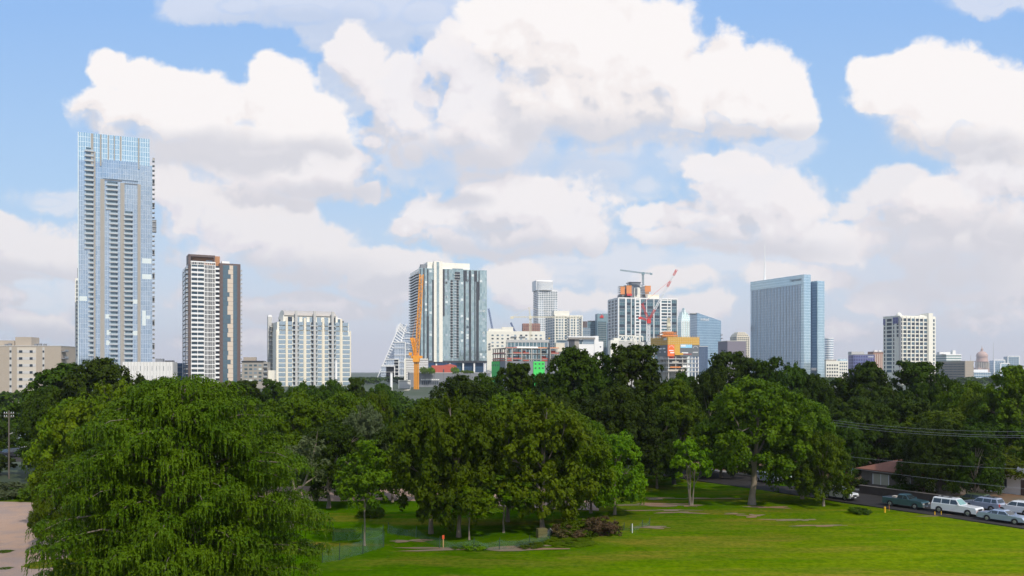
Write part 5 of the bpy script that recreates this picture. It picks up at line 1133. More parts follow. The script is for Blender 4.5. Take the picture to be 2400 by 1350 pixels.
def concrete_frame():
    b = Bld('construction_site', 'unfinished concrete frame with red edge boards and bright green sheathing', 'building', 1185, 800, 20, xr=1311, ytop=812, xl=1146)
    W, D = b.W, min(b.D, 40); f = b.fx
    zs = [b.z(y) for y in (815, 828, 841)]; zc = b.z(846)
    for z in zs: b.add('floor_slab', (0, W, 0, D, z - .5, z, W_CONC))
    b.box('lower_wall', 0, W, 0.3, D, 0, zc, W_GREY)
    for px in (1187, 1201, 1223, 1246, 1268, 1290, 1306): b.add('column', (f(px) - .45, f(px) + .45, .1, .9, zc, zs[0] - .5, W_CONC))
    for y in lin(4, D - 3, 6): b.add('column', (.1, .9, y, y + .9, zc, zs[0] - .5, W_CONC))
    for px in (1192, 1212, 1235, 1257, 1280): b.add('column', (f(px) - .4, f(px) + .4, D * .55, D * .55 + .8, zc, zs[0] - .5, W_CONC))
    for i, z in enumerate([zc] + zs[:0:-1]):
        for (a, c) in ((1189, 1200), (1203, 1222), (1226, 1240), (1270, 1288), (1292, 1310)):
            if (a + i) % 3: b.add('edge_board', (f(a), f(c), -.1, .0, z, z + 1.0, REDO))
            b.add('infill_board', (f(a) + .5, f(c) - 1, 6, 6.2, z, z + 3, random.choice((G_MID, W_GREYL, W_TANL, REDO))))
        b.add('edge_board', (-.1, 0, 2, D - 3, z, z + .9, REDO))
    b.box('top_formwork', f(1212), f(1262), 1, 8, zs[0], zs[0] + 1.4, W_WHITE); b.box('top_formwork', 1, f(1212), .5, 4, zs[0], zs[0] + .6, REDO); b.box('top_formwork', f(1262), W, 1, 4, zs[0], zs[0] + .7, O_PANEL)
    b.box('green_sheathing', f(1250), f(1276), -.35, .3, 0, zc - .4, G_WRAP); b.box('green_sheathing', -.4, .0, D * .42, D, 0, zc - .2, G_WRAP)
    for px in (1253, 1262, 1270):
        for y in (851, 861): b.add('opening', (f(px) , f(px) + 1.6, -.45, -.3, b.z(y + 3.5), b.z(y), W_DARK))
    for yy in (D * .5, D * .68, D * .85): b.add('opening', (-.5, -.38, yy, yy + 2, b.z(858), b.z(853), W_DARK))
    b.add('hoist_tower', (f(1284), f(1287), -2, -.6, 0, b.z(803), W_DARK)); b.add('hoist_tower', (f(1284), f(1287), -2.2, -.8, b.z(793), b.z(790), Y_PANEL))
    b.flush()
concrete_frame()
def white_hall():
    b = Bld('hall', 'white hall with a flat overhanging roof and corner glazing', 'building', 1330, 850, 8, xr=1414, ytop=790, D=18)
    f = b.fx; W = b.W
    b.box('wall', f(1332), W, .5, b.D, 0, b.z(800), W_WHITE); b.box('tall_wall', f(1393), f(1403), 0, b.D, 0, b.z(787), W_WHITE); b.box('wall_end', f(1403), W, 0.2, b.D, 0, b.z(802), W_WHITE)
    b.box('roof', f(1331), f(1395), -2.5, b.D, b.z(791), b.z(788), W_WHITE); b.box('fascia', f(1332), f(1394), -1.8, 1, b.z(795), b.z(791), W_STONE)
    b.box('corner_glazing', f(1366), f(1393), .3, 8, b.z(806), b.z(795), G_PALE); b.box('dark_glazing', f(1333), f(1347), .2, 8, b.z(815), b.z(795), W_DARK); b.box('stone_panel', f(1347), f(1357), .1, 8, b.z(815), b.z(795), W_STONE); b.box('dark_glazing', f(1358), f(1365), .3, 8, b.z(806), b.z(796), G_MID)
    b.add('window', (f(1406), f(1409), .1, .3, b.z(814), b.z(811), G_DARK)); b.flush()
    b = Bld('low_building', 'low buff building in front of the beige gridded building', 'building', 1303, 880, 5, xr=1332, ytop=804, D=14)
    b.box('wall', 0, b.W, 0, b.D, 0, b.H, W_CREAM); b.box('roof_glazing', 1, b.W - 1, 2, 9, b.H, b.z(797), G_MID); b.box('roof_edge', -.2, b.W + .2, -.2, b.D, b.H - .01, b.H + .4, W_WHITE)
white_hall()
def slate_hotel():
    b = Bld('hotel', 'slate blue-green hotel with a red emblem near its top', 'hotel', 1400, 1400, 6, xr=1431, ytop=735, D=18)
    b.box('wall', 0, b.W + 12, 0, b.D, 0, b.H, TEALP); b.box('glass_bay', 1, b.fx(1421), -.4, .2, 0, b.z(753), C_MAR); b.box('glass_bay', b.fx(1423), b.W + 8, -.4, .2, 0, b.z(757), C_DEEP)
    fl = 3.6; z = b.z(757)
    while z > b.z(815): b.add('floor_band', (1, b.fx(1421), -.7, -.38, z - .4, z, W_GREYL)); z -= fl
    mb = MB(); x = b.fx(1406); z0 = b.z(745); s = (b.fx(1414) - x) / 8
    for k, (h, ) in enumerate(((5,), (7.5,), (10,), (8,), (6.5,))): mb.poly([(x + k * 1.7 * s, -.8, z0), (x + (k * 1.7 + 1.5) * s, -.8, z0), (x + (k * 1.7 + 1.2) * s, -.8, z0 + h * s * .9), (x + (k * 1.7 - .2) * s, -.8, z0 + (h - 2) * s * .9), (x + k * 1.7 * s, -.3, z0), (x + (k * 1.7 + 1.5) * s, -.3, z0), (x + (k * 1.7 + 1.2) * s, -.3, z0 + h * s * .9), (x + (k * 1.7 - .2) * s, -.3, z0 + (h - 2) * s * .9)], CUBE_F, RED)
    mb.build('emblem', b.o)
    b.flush()
    b = Bld('office_block', 'lower slate glass block left of the hotel with the red emblem', 'building', 1378, 1420, 6, xr=1401, ytop=753, xl=1368)
    b.box('wall', 0, b.W, 0, b.D, 0, b.H, C_MAR); b.box('roof_edge', -.3, b.W + .3, -.5, 2, b.H, b.H + 1.0, W_BROWN); z = b.H - 4
    while z > b.z(800): b.add('floor_band', (0, b.W, -.5, .05, z - .5, z, TEALP)); z -= 4
    b.flush()
    b = Bld('glass_block', 'small pale blue glass block below the slate block', 'building', 1364, 1300, 3, xr=1384, ytop=768, D=14); b.box('wall', 0, b.W, 0, b.D, 0, b.H, C_STEEL)
    b.box('top_frame', 0, b.W * .6, 0, 5, b.H, b.z(753), W_BROWN); b.bands('F', 0, b.W, lin(b.H - 3, 5, 10), .4, W_GREYL, .2); b.flush()
slate_hotel()
def grid_tower():
    b = Bld('residential_tower', 'white gridded tower with dark glass behind the red and white crane', 'tower', 1449, 1000, 13, xr=1587, ytop=697, xl=1425.5)
    W, D = b.W, b.D; f = b.fx; H1 = b.H
    b.box('wall', 0, W, 0, D, 0, H1 - 1, C_MAR); b.box('parapet', -.3, W + .3, -.9, D + .3, H1 - 1.3, H1, W_WHITE)
    fl = (b.z(701) - b.z(833)) / 18
    groups = ((1450.5, 1464, 0), (1469, 1478, 0), (1480, 1486.5, 0), (1490.5, 1497, 1), (1502, 1513.5, 0), (1516, 1530, 0), (1534, 1546, 0), (1550, 1563, 1), (1565, 1571, 1), (1574, 1586, 0))
    for px, w in ((1449.3, 1.4), (1466.5, 2.0), (1479, .9), (1488.5, 1.6), (1499.5, 1.9), (1515, .8), (1532, 1.0), (1548, 1.9), (1564, .9), (1572.5, 1.0), (1586.5, .8)):
        b.add('white_pier', (f(px) - w / 2, f(px) + w / 2, -.9, .1, 0, H1 - 1.3, W_WHITE))
    for i in range(19):
        z = b.z(701) - fl * i
        for a, c, wide in groups:
            h = 1.0 if wide else .35
            b.add('window', (f(a), f(c), -.15, .05, z - fl + .4, z - h + .1, (G_DARK, G_MID, C_MAR)[(i * 7 + int(a)) % 3]))
            if wide: b.add('floor_band', (f(a - 1), f(c + 1), -.8, .05, z - h, z + .15, W_WHITE))
            elif (i + int(a)) % 3 != 0 or wide: b.add('floor_band', (f(a), f(c), -.4, .05, z - h * .5, z, W_SLAB if (i + int(a)) % 2 else R_WHITE))
        for k in range(3): b.add('window', (-.1, .05, D * (k + .30) / 3.2, D * (k + .95) / 3.2, z - fl + .7, z - .5, G_DARK))
        b.add('floor_band', (-.5, .05, 0, D * .93, z - .5, z + .25, W_WHITE))
    for k in range(4): b.add('white_pier', (-.6, .05, D * (k + .0) / 3.2, D * (k + .0) / 3.2 + D * .07, 0, H1 - 1.3, W_WHITE))
    b.box('penthouse_wall', f(1521), f(1548), 4, 10, H1, b.z(688), W_CREAM); b.box('penthouse_roof', f(1520), f(1549), 3.6, 10.4, b.z(688), b.z(687), W_WHITE)
    b.flush(100)
grid_tower()
def unfinished_tower():
    b = Bld('construction_tower', 'unfinished tower with orange safety screens behind the white gridded tower', 'tower', 1460, 1300, 8, xr=1527, ytop=690, D=24)
    f = b.fx; z0 = b.z(702)
    b.box('core', f(1478), f(1502), 2, 20, 0, b.z(660), W_GREY); b.box('core_cap', f(1476), f(1503), 1.5, 20.5, b.z(662), b.z(660), W_DARK); b.box('core', f(1466), f(1478), 4, 18, 0, b.z(668), W_BROWN)
    b.box('concrete_wall', f(1487), f(1501), .5, 4, 0, b.z(673), W_CREAM2); b.box('floors', f(1456), f(1520), 5, 22, 0, b.z(690), W_GREY)
    for k in range(9): b.add('floor_slab', (f(1456), f(1523), 4.4, 22, b.z(698) + k * 3 - 6, b.z(698) + k * 3 - 5.5, W_GREYL))
    for a, c, y0, y1 in ((1454, 1464, 672, 690), (1468, 1480, 669, 688), (1511, 1525, 669, 683)): b.add('safety_screen', (f(a), f(c), -.8, -.4, b.z(y1), b.z(y0), O_PANEL), (f(a) - .2, f(c) + .2, -1, -.2, b.z(y0 + .8), b.z(y0), ORG))
    b.add('safety_screen', (f(1512), f(1521), -.8, -.4, b.z(695), b.z(683), W_COPPER)); b.add('safety_screen', (f(1469), f(1481), -.8, -.4, b.z(693), b.z(688), RED))
    m = MB(); m.bar((f(1500), 0, b.z(671)), (f(1509), 0, b.z(665)), 2.6, WHT).bar((f(1473), 2, b.z(668)), (f(1472), 2, b.z(657)), .8, WHT); m.build('placing_boom', b.o)
    for k in range(9): b.add('window_gap', (f(1489), f(1493), .35, .6, b.z(677 + k * 2.2), b.z(676 + k * 2.2), W_DARK))
    b.flush()
unfinished_tower()
def truss_block():
    b = Bld('grey_building', 'grey building with white cross-shaped lights behind the tallest tree', 'building', 1440, 800, 6, xr=1526, ytop=800, D=16); f = b.fx
    b.box('wall', 0, f(1500), 0, b.D, 0, b.z(800), W_GREYL); b.box('wall_side', f(1500), b.W, -.4, b.D, 0, b.z(801), W_GREYL)
    for y in (811, 816, 821): b.add('light_strip', (f(1503), f(1512), -.5, -.38, b.z(y + 1), b.z(y), W_WHITE))
    b.add('light_strip', (f(1506), f(1508), -.55, -.38, b.z(822), b.z(803), W_WHITE)); b.flush()
    d = 760.0; o = empty('roof_truss', (PX(1446, d), d, 0), R(3), 'white steel trusses on V legs rising behind the tallest tree', 'structure'); Q = lambda x, y: (PX(x, d) - PX(1446, d), 0, PZ(y, d)); m = MB()
    m.bar(Q(1450, 786), Q(1507, 788), .9, W_CREAM2).bar(Q(1450, 798), Q(1492, 799), .8, W_CREAM2).bar(Q(1507, 788), Q(1507, 799), .8, W_CREAM2)
    for x in (1452, 1466, 1480): m.bar(Q(x, 798), Q(x + 7, 787), .7, W_CREAM2).bar(Q(x + 7, 787), Q(x + 13, 798), .7, W_CREAM2)
    m.build('truss', o)
    for a, c in ((1484, 1493), (1502, 1494), (1490, 1495), (1500, 1495)): MB().bar(Q(a, 787), Q(c, 818), .95, W_CREAM2).build('leg', o)
    MB().bar(Q(1494, 815), Q(1495, 850), 1.3, W_CREAM2).build('leg', o)
    b = Bld('low_building', 'cream building top behind the left end of the white trusses', 'building', 1431, 790, 5, xr=1450, ytop=797, D=10); b.box('wall', 0, b.W, 0, b.D, 0, b.H, W_CREAM2); b.box('raised_wall', b.fx(1440), b.W + 2, 1, b.D, b.H, b.z(792), W_CREAM2); b.wins('F', 1, b.W - 1, b.z(812), b.z(803), 3, 2, G_MID, .5, .5); b.flush()
truss_block()
def yellow_site():
    b = Bld('construction_site', 'building site wrapped in yellow screens with advertising banners over bare floors', 'building', 1566, 700, 14, xr=1638, ytop=789, xl=1527)
    W, D = b.W, min(b.D, 34); f, fy = b.fx, b.fy
    zt, zm, zb = b.z(790), b.z(808), b.z(835)
    b.box('core', 6, W - 7, 8, D - 3, 0, b.z(792), W_GREYL)
    b.box('yellow_screen', -.6, W, -.6, 0, zm, zt, Y_PANEL); b.box('yellow_screen', -.6, 0, 0, D, zm, zt, Y_PANEL)
    for x in lin(0, W, 15): b.add('screen_post', (x - .12, x + .12, -.85, -.6, zm - .4, zt + 1.2, Y_PANEL))
    for y in lin(2, D, 8): b.add('screen_post', (-.85, -.6, y - .12, y + .12, zm - .4, zt + 1.2, Y_PANEL))
    for z in lin(zm + 1.2, zt - .8, 4): b.add('screen_rail', (-.7, W, -.72, -.6, z - .08, z + .08, BEI)); b.add('screen_rail', (-.72, -.6, 0, D, z - .08, z + .08, BEI))
    b.box('white_sign', -.95, -.86, 1.0, 7, b.z(797), b.z(791), WHT)
    # banner row
    banner_g = plain('grey banner', (0.13, 0.145, 0.16), .6, var=.05); banner_o = plain('orange banner', (0.85, 0.16, 0.03), .6, var=.05); sky_b = plain('sky blue banner', (0.30, 0.62, 0.85), .6, var=.1)
    b.box('banner', -.7, 0, 0, D * .62, zb, zm, banner_g); b.box('banner', -.7, f(1580), -.7, 0, zb, zm, banner_o); b.box('banner', f(1580), f(1593), -.7, 0, b.z(827), zm, Y_PANEL)
    b.box('banner', f(1593), W, -.7, 0, zb, zm, banner_g); b.box('banner', f(1581), f(1600), -.9, -.7, b.z(832), b.z(827), Y_PANEL)
    b.box('banner_picture', f(1594), f(1621), -.8, -.7, b.z(815), b.z(807), sky_b); b.box('banner_picture', f(1594), f(1606), -.86, -.8, b.z(812), b.z(808.5), WHT)
    m = MB()
    for y, c in ((D * .12, 5), (D * .33, 6)): m.box(-.8, -.7, y, y + c, b.z(818), b.z(815), WHT)
    m.box(-.8, -.7, D * .1, D * .1 + 3, b.z(826), b.z(823), WHT).box(-.8, -.7, D * .38, D * .38 + 3, b.z(825), b.z(823.6), WHT)
    for k in range(9):
        a = R(20 + k * 17.5); cx = f(1573); r = 2.0; m.box(cx + r * math.cos(a) - .2, cx + r * math.cos(a) + .2, -.8, -.7, b.z(816) + r * math.sin(a) - .2, b.z(816) + r * math.sin(a) + .2, WHT)
        cx = f(1629); m.box(cx + r * 1.1 * math.cos(a) - .2, cx + r * 1.1 * math.cos(a) + .2, -.8, -.7, b.z(817) + r * math.sin(a) * 1.1 - .2, b.z(817) + r * math.sin(a) * 1.1 + .2, WHT)
    m.box(f(1567), f(1578), -.8, -.7, b.z(822.5), b.z(820.5), WHT).box(f(1570), f(1579), -.8, -.7, b.z(828), b.z(825), WHT).box(f(1623), f(1635), -.8, -.7, b.z(826), b.z(824.6), WHT).box(f(1597), f(1612), -.8, -.7, b.z(828), b.z(825.5), WHT).box(f(1600), f(1620), -.8, -.7, b.z(830.5), b.z(829), REDO)
    m.build('banner_print', b.o)
    # bare floors below
    for y in (842, 852, 862.5, 872): b.add('floor_slab', (-.4, W, -.4, D, b.z(y), b.z(y) + .7, W_GREYL))
    for px in (1567, 1584, 1600, 1612, 1622, 1630, 1637): b.add('column', (f(px) - .35, f(px) + .35, 0, .7, 0, zb, W_WHITE if px > 1605 else W_CONC))
    for y in (4, 9, 15, 20, 28): b.add('column', (0, .7, y, y + .6, 0, zb, W_CONC))
    b.add('shuttering', (f(1570), f(1595), -.6, -.3, b.z(862), b.z(859), O_PANEL)); b.add('shuttering', (-.7, f(1604), -1.0, -.6, b.z(870), b.z(866), W_TANL)); b.add('shuttering', (f(1570), f(1580), .8, 1.2, b.z(841), b.z(837), RED)); b.add('shuttering', (f(1575), f(1590), -.6, -.3, b.z(850), b.z(847), W_TANL)); b.add('shuttering', (f(1600), f(1618), 1, 1.4, b.z(860), b.z(852), W_WHITE))
    # orange deck on top
    x0, x1 = f(1552), f(1592)
    b.box('orange_deck', -4, x1, 3, 12, b.z(788), b.z(785), O_PANEL)
    b.box('orange_deck', -3, x1 - 1, 4, 11, b.z(781), b.z(778.5), O_PANEL)
    for x in lin(-3.5, x1 - .6, 9): b.add('deck_post', (x, x + .25, 3.2, 3.5, b.z(792), b.z(776), W_COPPER))
    m = MB()
    for k in range(8): x = -3 + k * (x1 + 2) / 8; m.bar((x, 3.1, b.z(785)), (x + (x1 + 2) / 8, 3.1, b.z(779)), .3, O_PANEL).bar((x, 11.5, b.z(790)), (x + 3, 3, b.z(785)), .3, ORG)
    m.build('deck_bracing', b.o); b.box('core_top', 0, x1 - 3, 5, 10, b.z(792), b.z(776), W_COPPER)
    b.flush()
yellow_site()
def owl_tower():
    d = 1500.0; o = empty('glass_tower', (PX(1605, d), d, 0), R(20), 'pale glass tower with folded pointed crown behind the white gridded tower', 'tower'); s = d / FP
    def Z(y): return PZ(y, d)
    G_FOLD = curtain('pale green glass', (0.62, 0.80, 0.76), (0.70, 0.84, 0.80), (0.85, 0.9, 0.88), 3, 4, .3, mort=.3)
    body = MB(); w = 20 * s / 1.2; body.prism([(-w, -w * .7), (w, -w * .7), (w, w * .7), (-w, w * .7)], 0, Z(757), G_FOLD); body.build('wall', o)
    for i, (x, hw, yb, yt) in enumerate(((-10, 7, 757, 731), (-4, 8, 757, 722), (4, 7, 757, 733), (10, 6, 757, 741))):
        m = MB(); x *= s; hw *= s; m.poly([(x - hw, -w * .72, Z(yb)), (x + hw, -w * .72, Z(yb)), (x + hw, w * .6, Z(yb)), (x - hw, w * .6, Z(yb)), (x, -w * .35, Z(yt)), (x, w * .3, Z(yt))], [(0, 1, 4), (1, 2, 5, 4), (2, 3, 5), (3, 0, 4, 5)], G_FOLD); m.build('crown_fold', o)
    for k in range(7):
        x = -w + 2 * w * k / 6; MB().bar((x, -w * .75, 0), (x, -w * .75, Z(752 if k < 5 else 758)), 1.0, W_WHITE).build('white_rib', o)
    m = MB(); z = Z(760)
    while z > 15: m.bar((w * .35, -w * .76, z), (w, -w * .76, z), 1.2, W_WHITE); z -= 4.5
    m.build('rib_bands', o)
owl_tower()
def slant_office():
    d = 1300.0; X = PX(1615, d); o = empty('office_tower', (X, d, 0), 0, 'blue glass office tower with slanting top and white lettering', 'office tower')
    q = lambda px, py, y=0: (PX(px, d + y) - X, y, PZ(py, d + y))
    b0 = [(PX(1617, d + 30) - X, 30), (PX(1634, d) - X, 0), (PX(1690, d + 22) - X, 22), (PX(1672, d + 60) - X, 60)]
    zt = [PZ(735, d + 30), PZ(733, d), PZ(752, d + 22), PZ(750, d + 60)]
    vs = [(x, y, 0) for x, y in b0] + [(x, y, z) for (x, y), z in zip(b0, zt)]
    MB().poly(vs, [(3, 2, 1, 0), (4, 5, 6, 7), (0, 1, 5, 4), (1, 2, 6, 5), (2, 3, 7, 6), (3, 0, 4, 7)], C_OFF).build('glass_wall', o)
    for k, (y, w) in enumerate(((784, 2), (792, 2), (800, 2), (808, 3))):
        x = PX(1690, d + 22) - X; MB().box(x - 1, x + 2, 20, 40, PZ(y + 2, d + 22), PZ(y, d + 22), W_GREY).build('side_ledge', o)
    dx, dy = b0[2][0] - b0[1][0], b0[2][1]; ang = math.atan2(dy, dx); L_ = math.hypot(dx, dy)
    t = .31; nx, ny = math.sin(ang), -math.cos(ang)
    text_obj('sign_lettering', 'indeed', 6.2, WHT, o, (b0[1][0] + dx * t + nx * .4, b0[1][1] + dy * t + ny * .4, PZ(748.5, d + dy * t)), (R(90), 0, ang), .1)
    MB().box(PX(1621, d) - X, PX(1640, d) - X, 2.5, 24, PZ(735, d), PZ(733.3, d), W_GREYL).build('roof_edge', o)
    b = Bld('glass_block', 'darker blue glass block at the foot of the slanted office tower', 'building', 1639, 1000, 6, xr=1659, ytop=812, D=14); b.box('wall', 0, b.W, 0, b.D, 0, b.H, C_DEEP); b.bands('F', 0, b.W, (b.H,), .8, W_GREYL, .3, 'roof_edge'); b.fins('F', lin(1, b.W - 1, 7), .3, 0, b.H - 1, W_GREY, .3); b.flush()
    b = Bld('grey_block', 'plain purple-grey block left of the glass hotel', 'building', 1705, 900, 6, xr=1748, ytop=800, xl=1683)
    pg = plain('purple grey panel', (0.20, 0.18, 0.22), .7, var=.05); b.box('wall', 0, b.W, 0, b.D, 0, b.H, pg); b.box('parapet', -.2, b.W + .2, -.2, b.D, b.H, b.H + .7, W_GREYL); b.flush()
    d = 1500.0; b = Bld('stepped_tower', 'cream stepped tower with square windows beside the glass hotel', 'tower', 1727, d, 8, xr=1757, ytop=788, xl=1711)
    for (a, c, y0, yy) in ((0, 1, 0, 788), (.05, .93, .05, 784), (.12, .86, .1, 781), (.22, .78, .2, 778)): b.box('tier', b.W * a, b.W * c, b.D * y0, b.D * (1 - y0), 0 if yy == 788 else b.z(788), b.z(yy), W_CREAM)
    b.wins('F', .6, b.W - .6, b.z(840), b.z(789), 6, 12, G_DARK, .55, .55, .5); b.wins('L', .6, b.D - .6, b.z(840), b.z(789), 5, 12, G_DARK, .5, .5, .5); b.wins('F', b.W * .06, b.W * .92, b.z(788), b.z(784.4), 6, 1, G_DARK, .5, .6, .3, off=b.D * .05); b.wins('F', b.W * .14, b.W * .84, b.z(784), b.z(781.4), 5, 1, G_DARK, .5, .6, .3, off=b.D * .1); b.wins('F', b.W * .24, b.W * .76, b.z(781), b.z(778.4), 4, 1, G_DARK, .5, .6, .3, off=b.D * .2); b.flush()
slant_office()
def glass_hotel():
    # wide slab running away to the left; its narrow end faces right
    b = Bld('glass_hotel', 'huge blue glass hotel slab with a thin white spire', 'hotel', 1884, 1100, 24, xr=1899.5, ytop=643, xl=1759)
    W, D, Hh = b.W, b.D, b.H
    b.box('curtain_wall', 0, W, 0, D, 0, Hh - 12, C_STEEL)
    b.box('crown_wall', -.3, W + .2, -.3, D, Hh - 12, Hh, C_STEELG)
    b.box('corner_glass', -.25, W + .15, -.25, 5, 0, Hh - 12.2, C_STEELG)
    for k in range(34): y = 6 + (D - 7) * k / 34; b.add('mullion_fin', (-.55, .02, y, y + .32, 0, Hh - 13, (G_RAIL, W_SLAB)[k % 2]))
    b.box('crown_band', -.6, .0, 0, D, Hh - 12.6, Hh - 12.1, G_RAIL)
    o = b
    # second slab set back to the right
    x0 = b.fx(1903, 22); x1 = b.fx(1919, 22)
    b.box('link_wall', W, x1, 24, 50, 0, b.z(660, W, 24), C_DEEP)
    b.box('rear_slab', b.fx(1915.5, 14), b.fx(1932.5, 14), 14, 50, 0, b.z(657, W, 20), C_STEELG); b.box('rear_edge', b.fx(1915.5, 14) - .5, b.fx(1915.5, 14) + 1.0, 13.6, 14.2, 0, b.z(660, W, 14), C_TEAL)
    b.box('plant_louvre', b.fx(1903, 14), b.fx(1915, 14), 15, 24, b.z(868, W, 15), b.z(862, W, 15), W_GREY)
    ys = b.fy(1784); m = MB(); m.tube([(6, ys, Hh - 2), (6, ys, b.z(622, 0, ys)), (6, ys, b.z(573, 0, ys))], [1.25, .8, .25], W_WHITE, 8); m.build('spire', b.o)
    text_obj('sign_lettering', 'Fairmont', 5.6, W_GREY, b.o, (-.5, b.fy(1866), b.z(656, 0, b.fy(1866))), (R(90), 0, R(-90)), .08)
    b.flush()
glass_hotel()
def right_group():
    d = 1600.0; o = empty('office_tower', (PX(1946, d), d, 0), 0, 'round white office tower right of the glass hotel', 'office tower'); r = PX(1957, d) - PX(1946, d); z1 = PZ(792, d)
    MB().tube([(0, r, 0), (0, r, z1)], [r, r], C_STEEL, 24).build('glass_drum', o)
    z = z1
    while z > 5: MB().tube([(0, r, z - 1.8), (0, r, z)], [r + .4, r + .4], W_WHITE, 24).build('floor_band', o); z -= 4.3
    b = Bld('office_block', 'cream office with rows of square windows right of the glass hotel', 'building', 1936, 1200, 4, xr=1987, ytop=846, D=16)
    b.box('wall', 0, b.W, 0, b.D, 0, b.H, W_CREAM2); b.wins('F', 0.5, b.fx(1965), b.z(884), b.z(852), 5, 4, G_DARK, .6, .5); b.wins('F', b.fx(1967), b.W - .5, b.z(884), b.z(848), 4, 5, G_MID, .6, .5); b.box('raised_wall', 0, b.fx(1961), 1, 9, b.H, b.z(843), W_STONE); b.box('roof_glazing', b.fx(1970), b.W, 2, 9, b.H, b.z(841), C_BLUE2); b.flush()
    purple = curtain('purple blue glass', (0.10, 0.11, 0.27), (0.13, 0.14, 0.32), (0.2, 0.2, 0.34), 3, 3.6, .5, mort=.3)
    b = Bld('office_block', 'purple-blue glass office with a rounded roof house', 'building', 2000, 1000, 7, xr=2050, ytop=832, xl=1988)
    b.box('wall', 0, b.W, 0, b.D, 0, b.H, purple); b.bands('F', 0, b.W, lin(b.H - 3, 3, 7), .5, BLUEP, .2); b.box('roof_house', b.fx(2000), b.fx(2030), 4, 12, b.H, b.z(824), W_GREYL); b.box('parapet', 0, b.W, -.2, 2, b.H, b.H + .8, W_GREY); b.box('lettering_band', b.fx(2034), b.fx(2047), -.5, -.2, b.z(837), b.z(835.5), WHT); b.flush()
    b = Bld('brick_building', 'red brick building with white ribs left of the white grid hotel', 'building', 2047, 1050, 5, xr=2074, ytop=824, D=14)
    b.box('wall', 0, b.W, 0, b.D, 0, b.H, W_BRICK); b.fins('F', lin(.5, b.W - .5, 7), .5, 0, b.H - 3, W_CREAM2, .4); b.box('cornice', -.2, b.W + .2, -.4, 1, b.H - 1, b.H, W_STONE); b.box('roof_unit', 3, 7, 3, 7, b.H, b.H + 1.5, WHT); b.box('roof_unit', 9, 12, 3, 7, b.H, b.H + 1.5, WHT); b.flush()
    # white grid hotel
    b = Bld('hotel', 'white hotel with a grid of dark windows and angled end bays', 'hotel', 2110, 900, 22, xr=2193, ytop=741, xl=2070)
    W, D = b.W, b.D; f, fy = b.fx, b.fy; WR = W_CREAM2
    b.box('wall', 0, W, 0, D, 0, b.H, WR); b.box('roof_wall', -.3, W, 0.3, D, b.H, b.H + .8, WR)
    fl = (b.z(746) - b.z(876)) / 14
    xt0, xt1 = f(2172), f(2186)
    b.box('stair_tower', f(2173.5), f(2184), -1.6, 9, 0, b.z(732), WR); b.box('stair_tower_top', f(2161), f(2174), 3, 9, b.H, b.z(737), WR)
    b.box('slot', f(2107.5), f(2112), -.4, .1, 0, b.H - .6, W_GREY)
    for i in range(14):
        z = b.z(745) - fl * i
        for k in range(7):
            a = 2112.8 + k * 9.7; w0 = 2.6 if k == 0 else 7.2
            if k == 0: b.add('window', (f(2112.2), f(2114.5), -.1, .05, z - fl + .9, z - .3, G_DARK))
            else: b.add('window', (f(a - 5.2), f(a + 2.2), -.1, .05, z - fl + .9, z - .3, (G_DARK, G_MID)[(k + i) % 3 == 0]))
        b.add('window', (f(2181.5) + 3.2, f(2183) + 2.2 + .8, -.1, .05, z - fl + 1, z - .4, G_DARK)); b.add('window', (f(2186.5), f(2190.5), -.1, .05, z - fl + 1, z - .4, G_MID))
        for (a, c) in ((2072, 2074.8), (2078.5, 2090), (2093.5, 2096), (2102, 2106)):
            if a == 2102 and i > 4: continue
            b.add('window', (-.1, .05, fy(c), fy(a), z - fl + .9, z - .3, (G_DARK, G_MID)[i > 4 and a == 2078.5]))
    for k in range(8): b.add('white_rib', (f(2115.6 + k * 9.7 - 1.3), f(2115.6 + k * 9.7), -.5, .02, 0, b.H, WR))
    b.box('sign_panel', -.35, 0, fy(2105.5), fy(2093), b.z(758), b.z(743), purple); b.box('sign_panel', -.35, 0, fy(2075), fy(2070.3), b.z(759), b.z(745), purple)
    b.box('blank_wall', -.3, 0, fy(2101.5), fy(2097), 0, b.z(759), WR)
    m = MB(); m.tube([(4, fy(2100), b.H), (4, fy(2100), b.z(734)), (4, fy(2100), b.z(731.5))], [3, 2.4, .6], W_CREAM2, 10); m.build('roof_drum', b.o); b.box('roof_house', 5, 20, 8, 14, b.H, b.z(738), W_WHITE)
    b.flush()
    b = Bld('office_block', 'white office with green glass stripes right of the white grid hotel', 'building', 2218, 1150, 8, xr=2253, ytop=830, xl=2193)
    pale = plain('pale green glass stripe', (0.22, 0.33, 0.32), .3, var=.08); b.box('wall', 0, b.W, 0, b.D, 0, b.H, pale)
    zz = b.H
    while zz > 4: b.add('white_band', (-.5, b.W, -.5, .0, zz - 1.6, zz, W_WHITE)); b.add('white_band', (-.5, 0, 0, b.D, zz - 1.6, zz, W_WHITE)); zz -= 3.4
    b.box('stair_tower', b.fx(2233), b.fx(2240), 0, 5, b.H, b.z(821), W_WHITE); b.box('roof_house', b.fx(2205), b.fx(2232), 3, 9, b.H, b.z(825), W_WHITE); b.flush()
    b = Bld('office_block', 'tan office building with closely spaced windows before the domed capitol', 'building', 2262, 1000, 8, xr=2282, ytop=847, xl=2196)
    b.box('wall', 0, b.W, 0, b.D, 0, b.H, W_TAN); b.box('cornice', -.3, b.W + .3, -.3, b.D, b.H - .1, b.H + .6, W_TANL); 
    rows = 11
    for r in range(rows):
        z = b.z(856) - r * 3.0 + 3
        b.add('window_row', (-.12, .05, 1, b.D - 1, z - 2.4, z - 1.0, G_MID))
        for k in range(6): b.add('window', (b.W * (k + .2) / 6, b.W * (k + .8) / 6, -.1, .05, z - 2.2, z - 1.1, W_STONE))
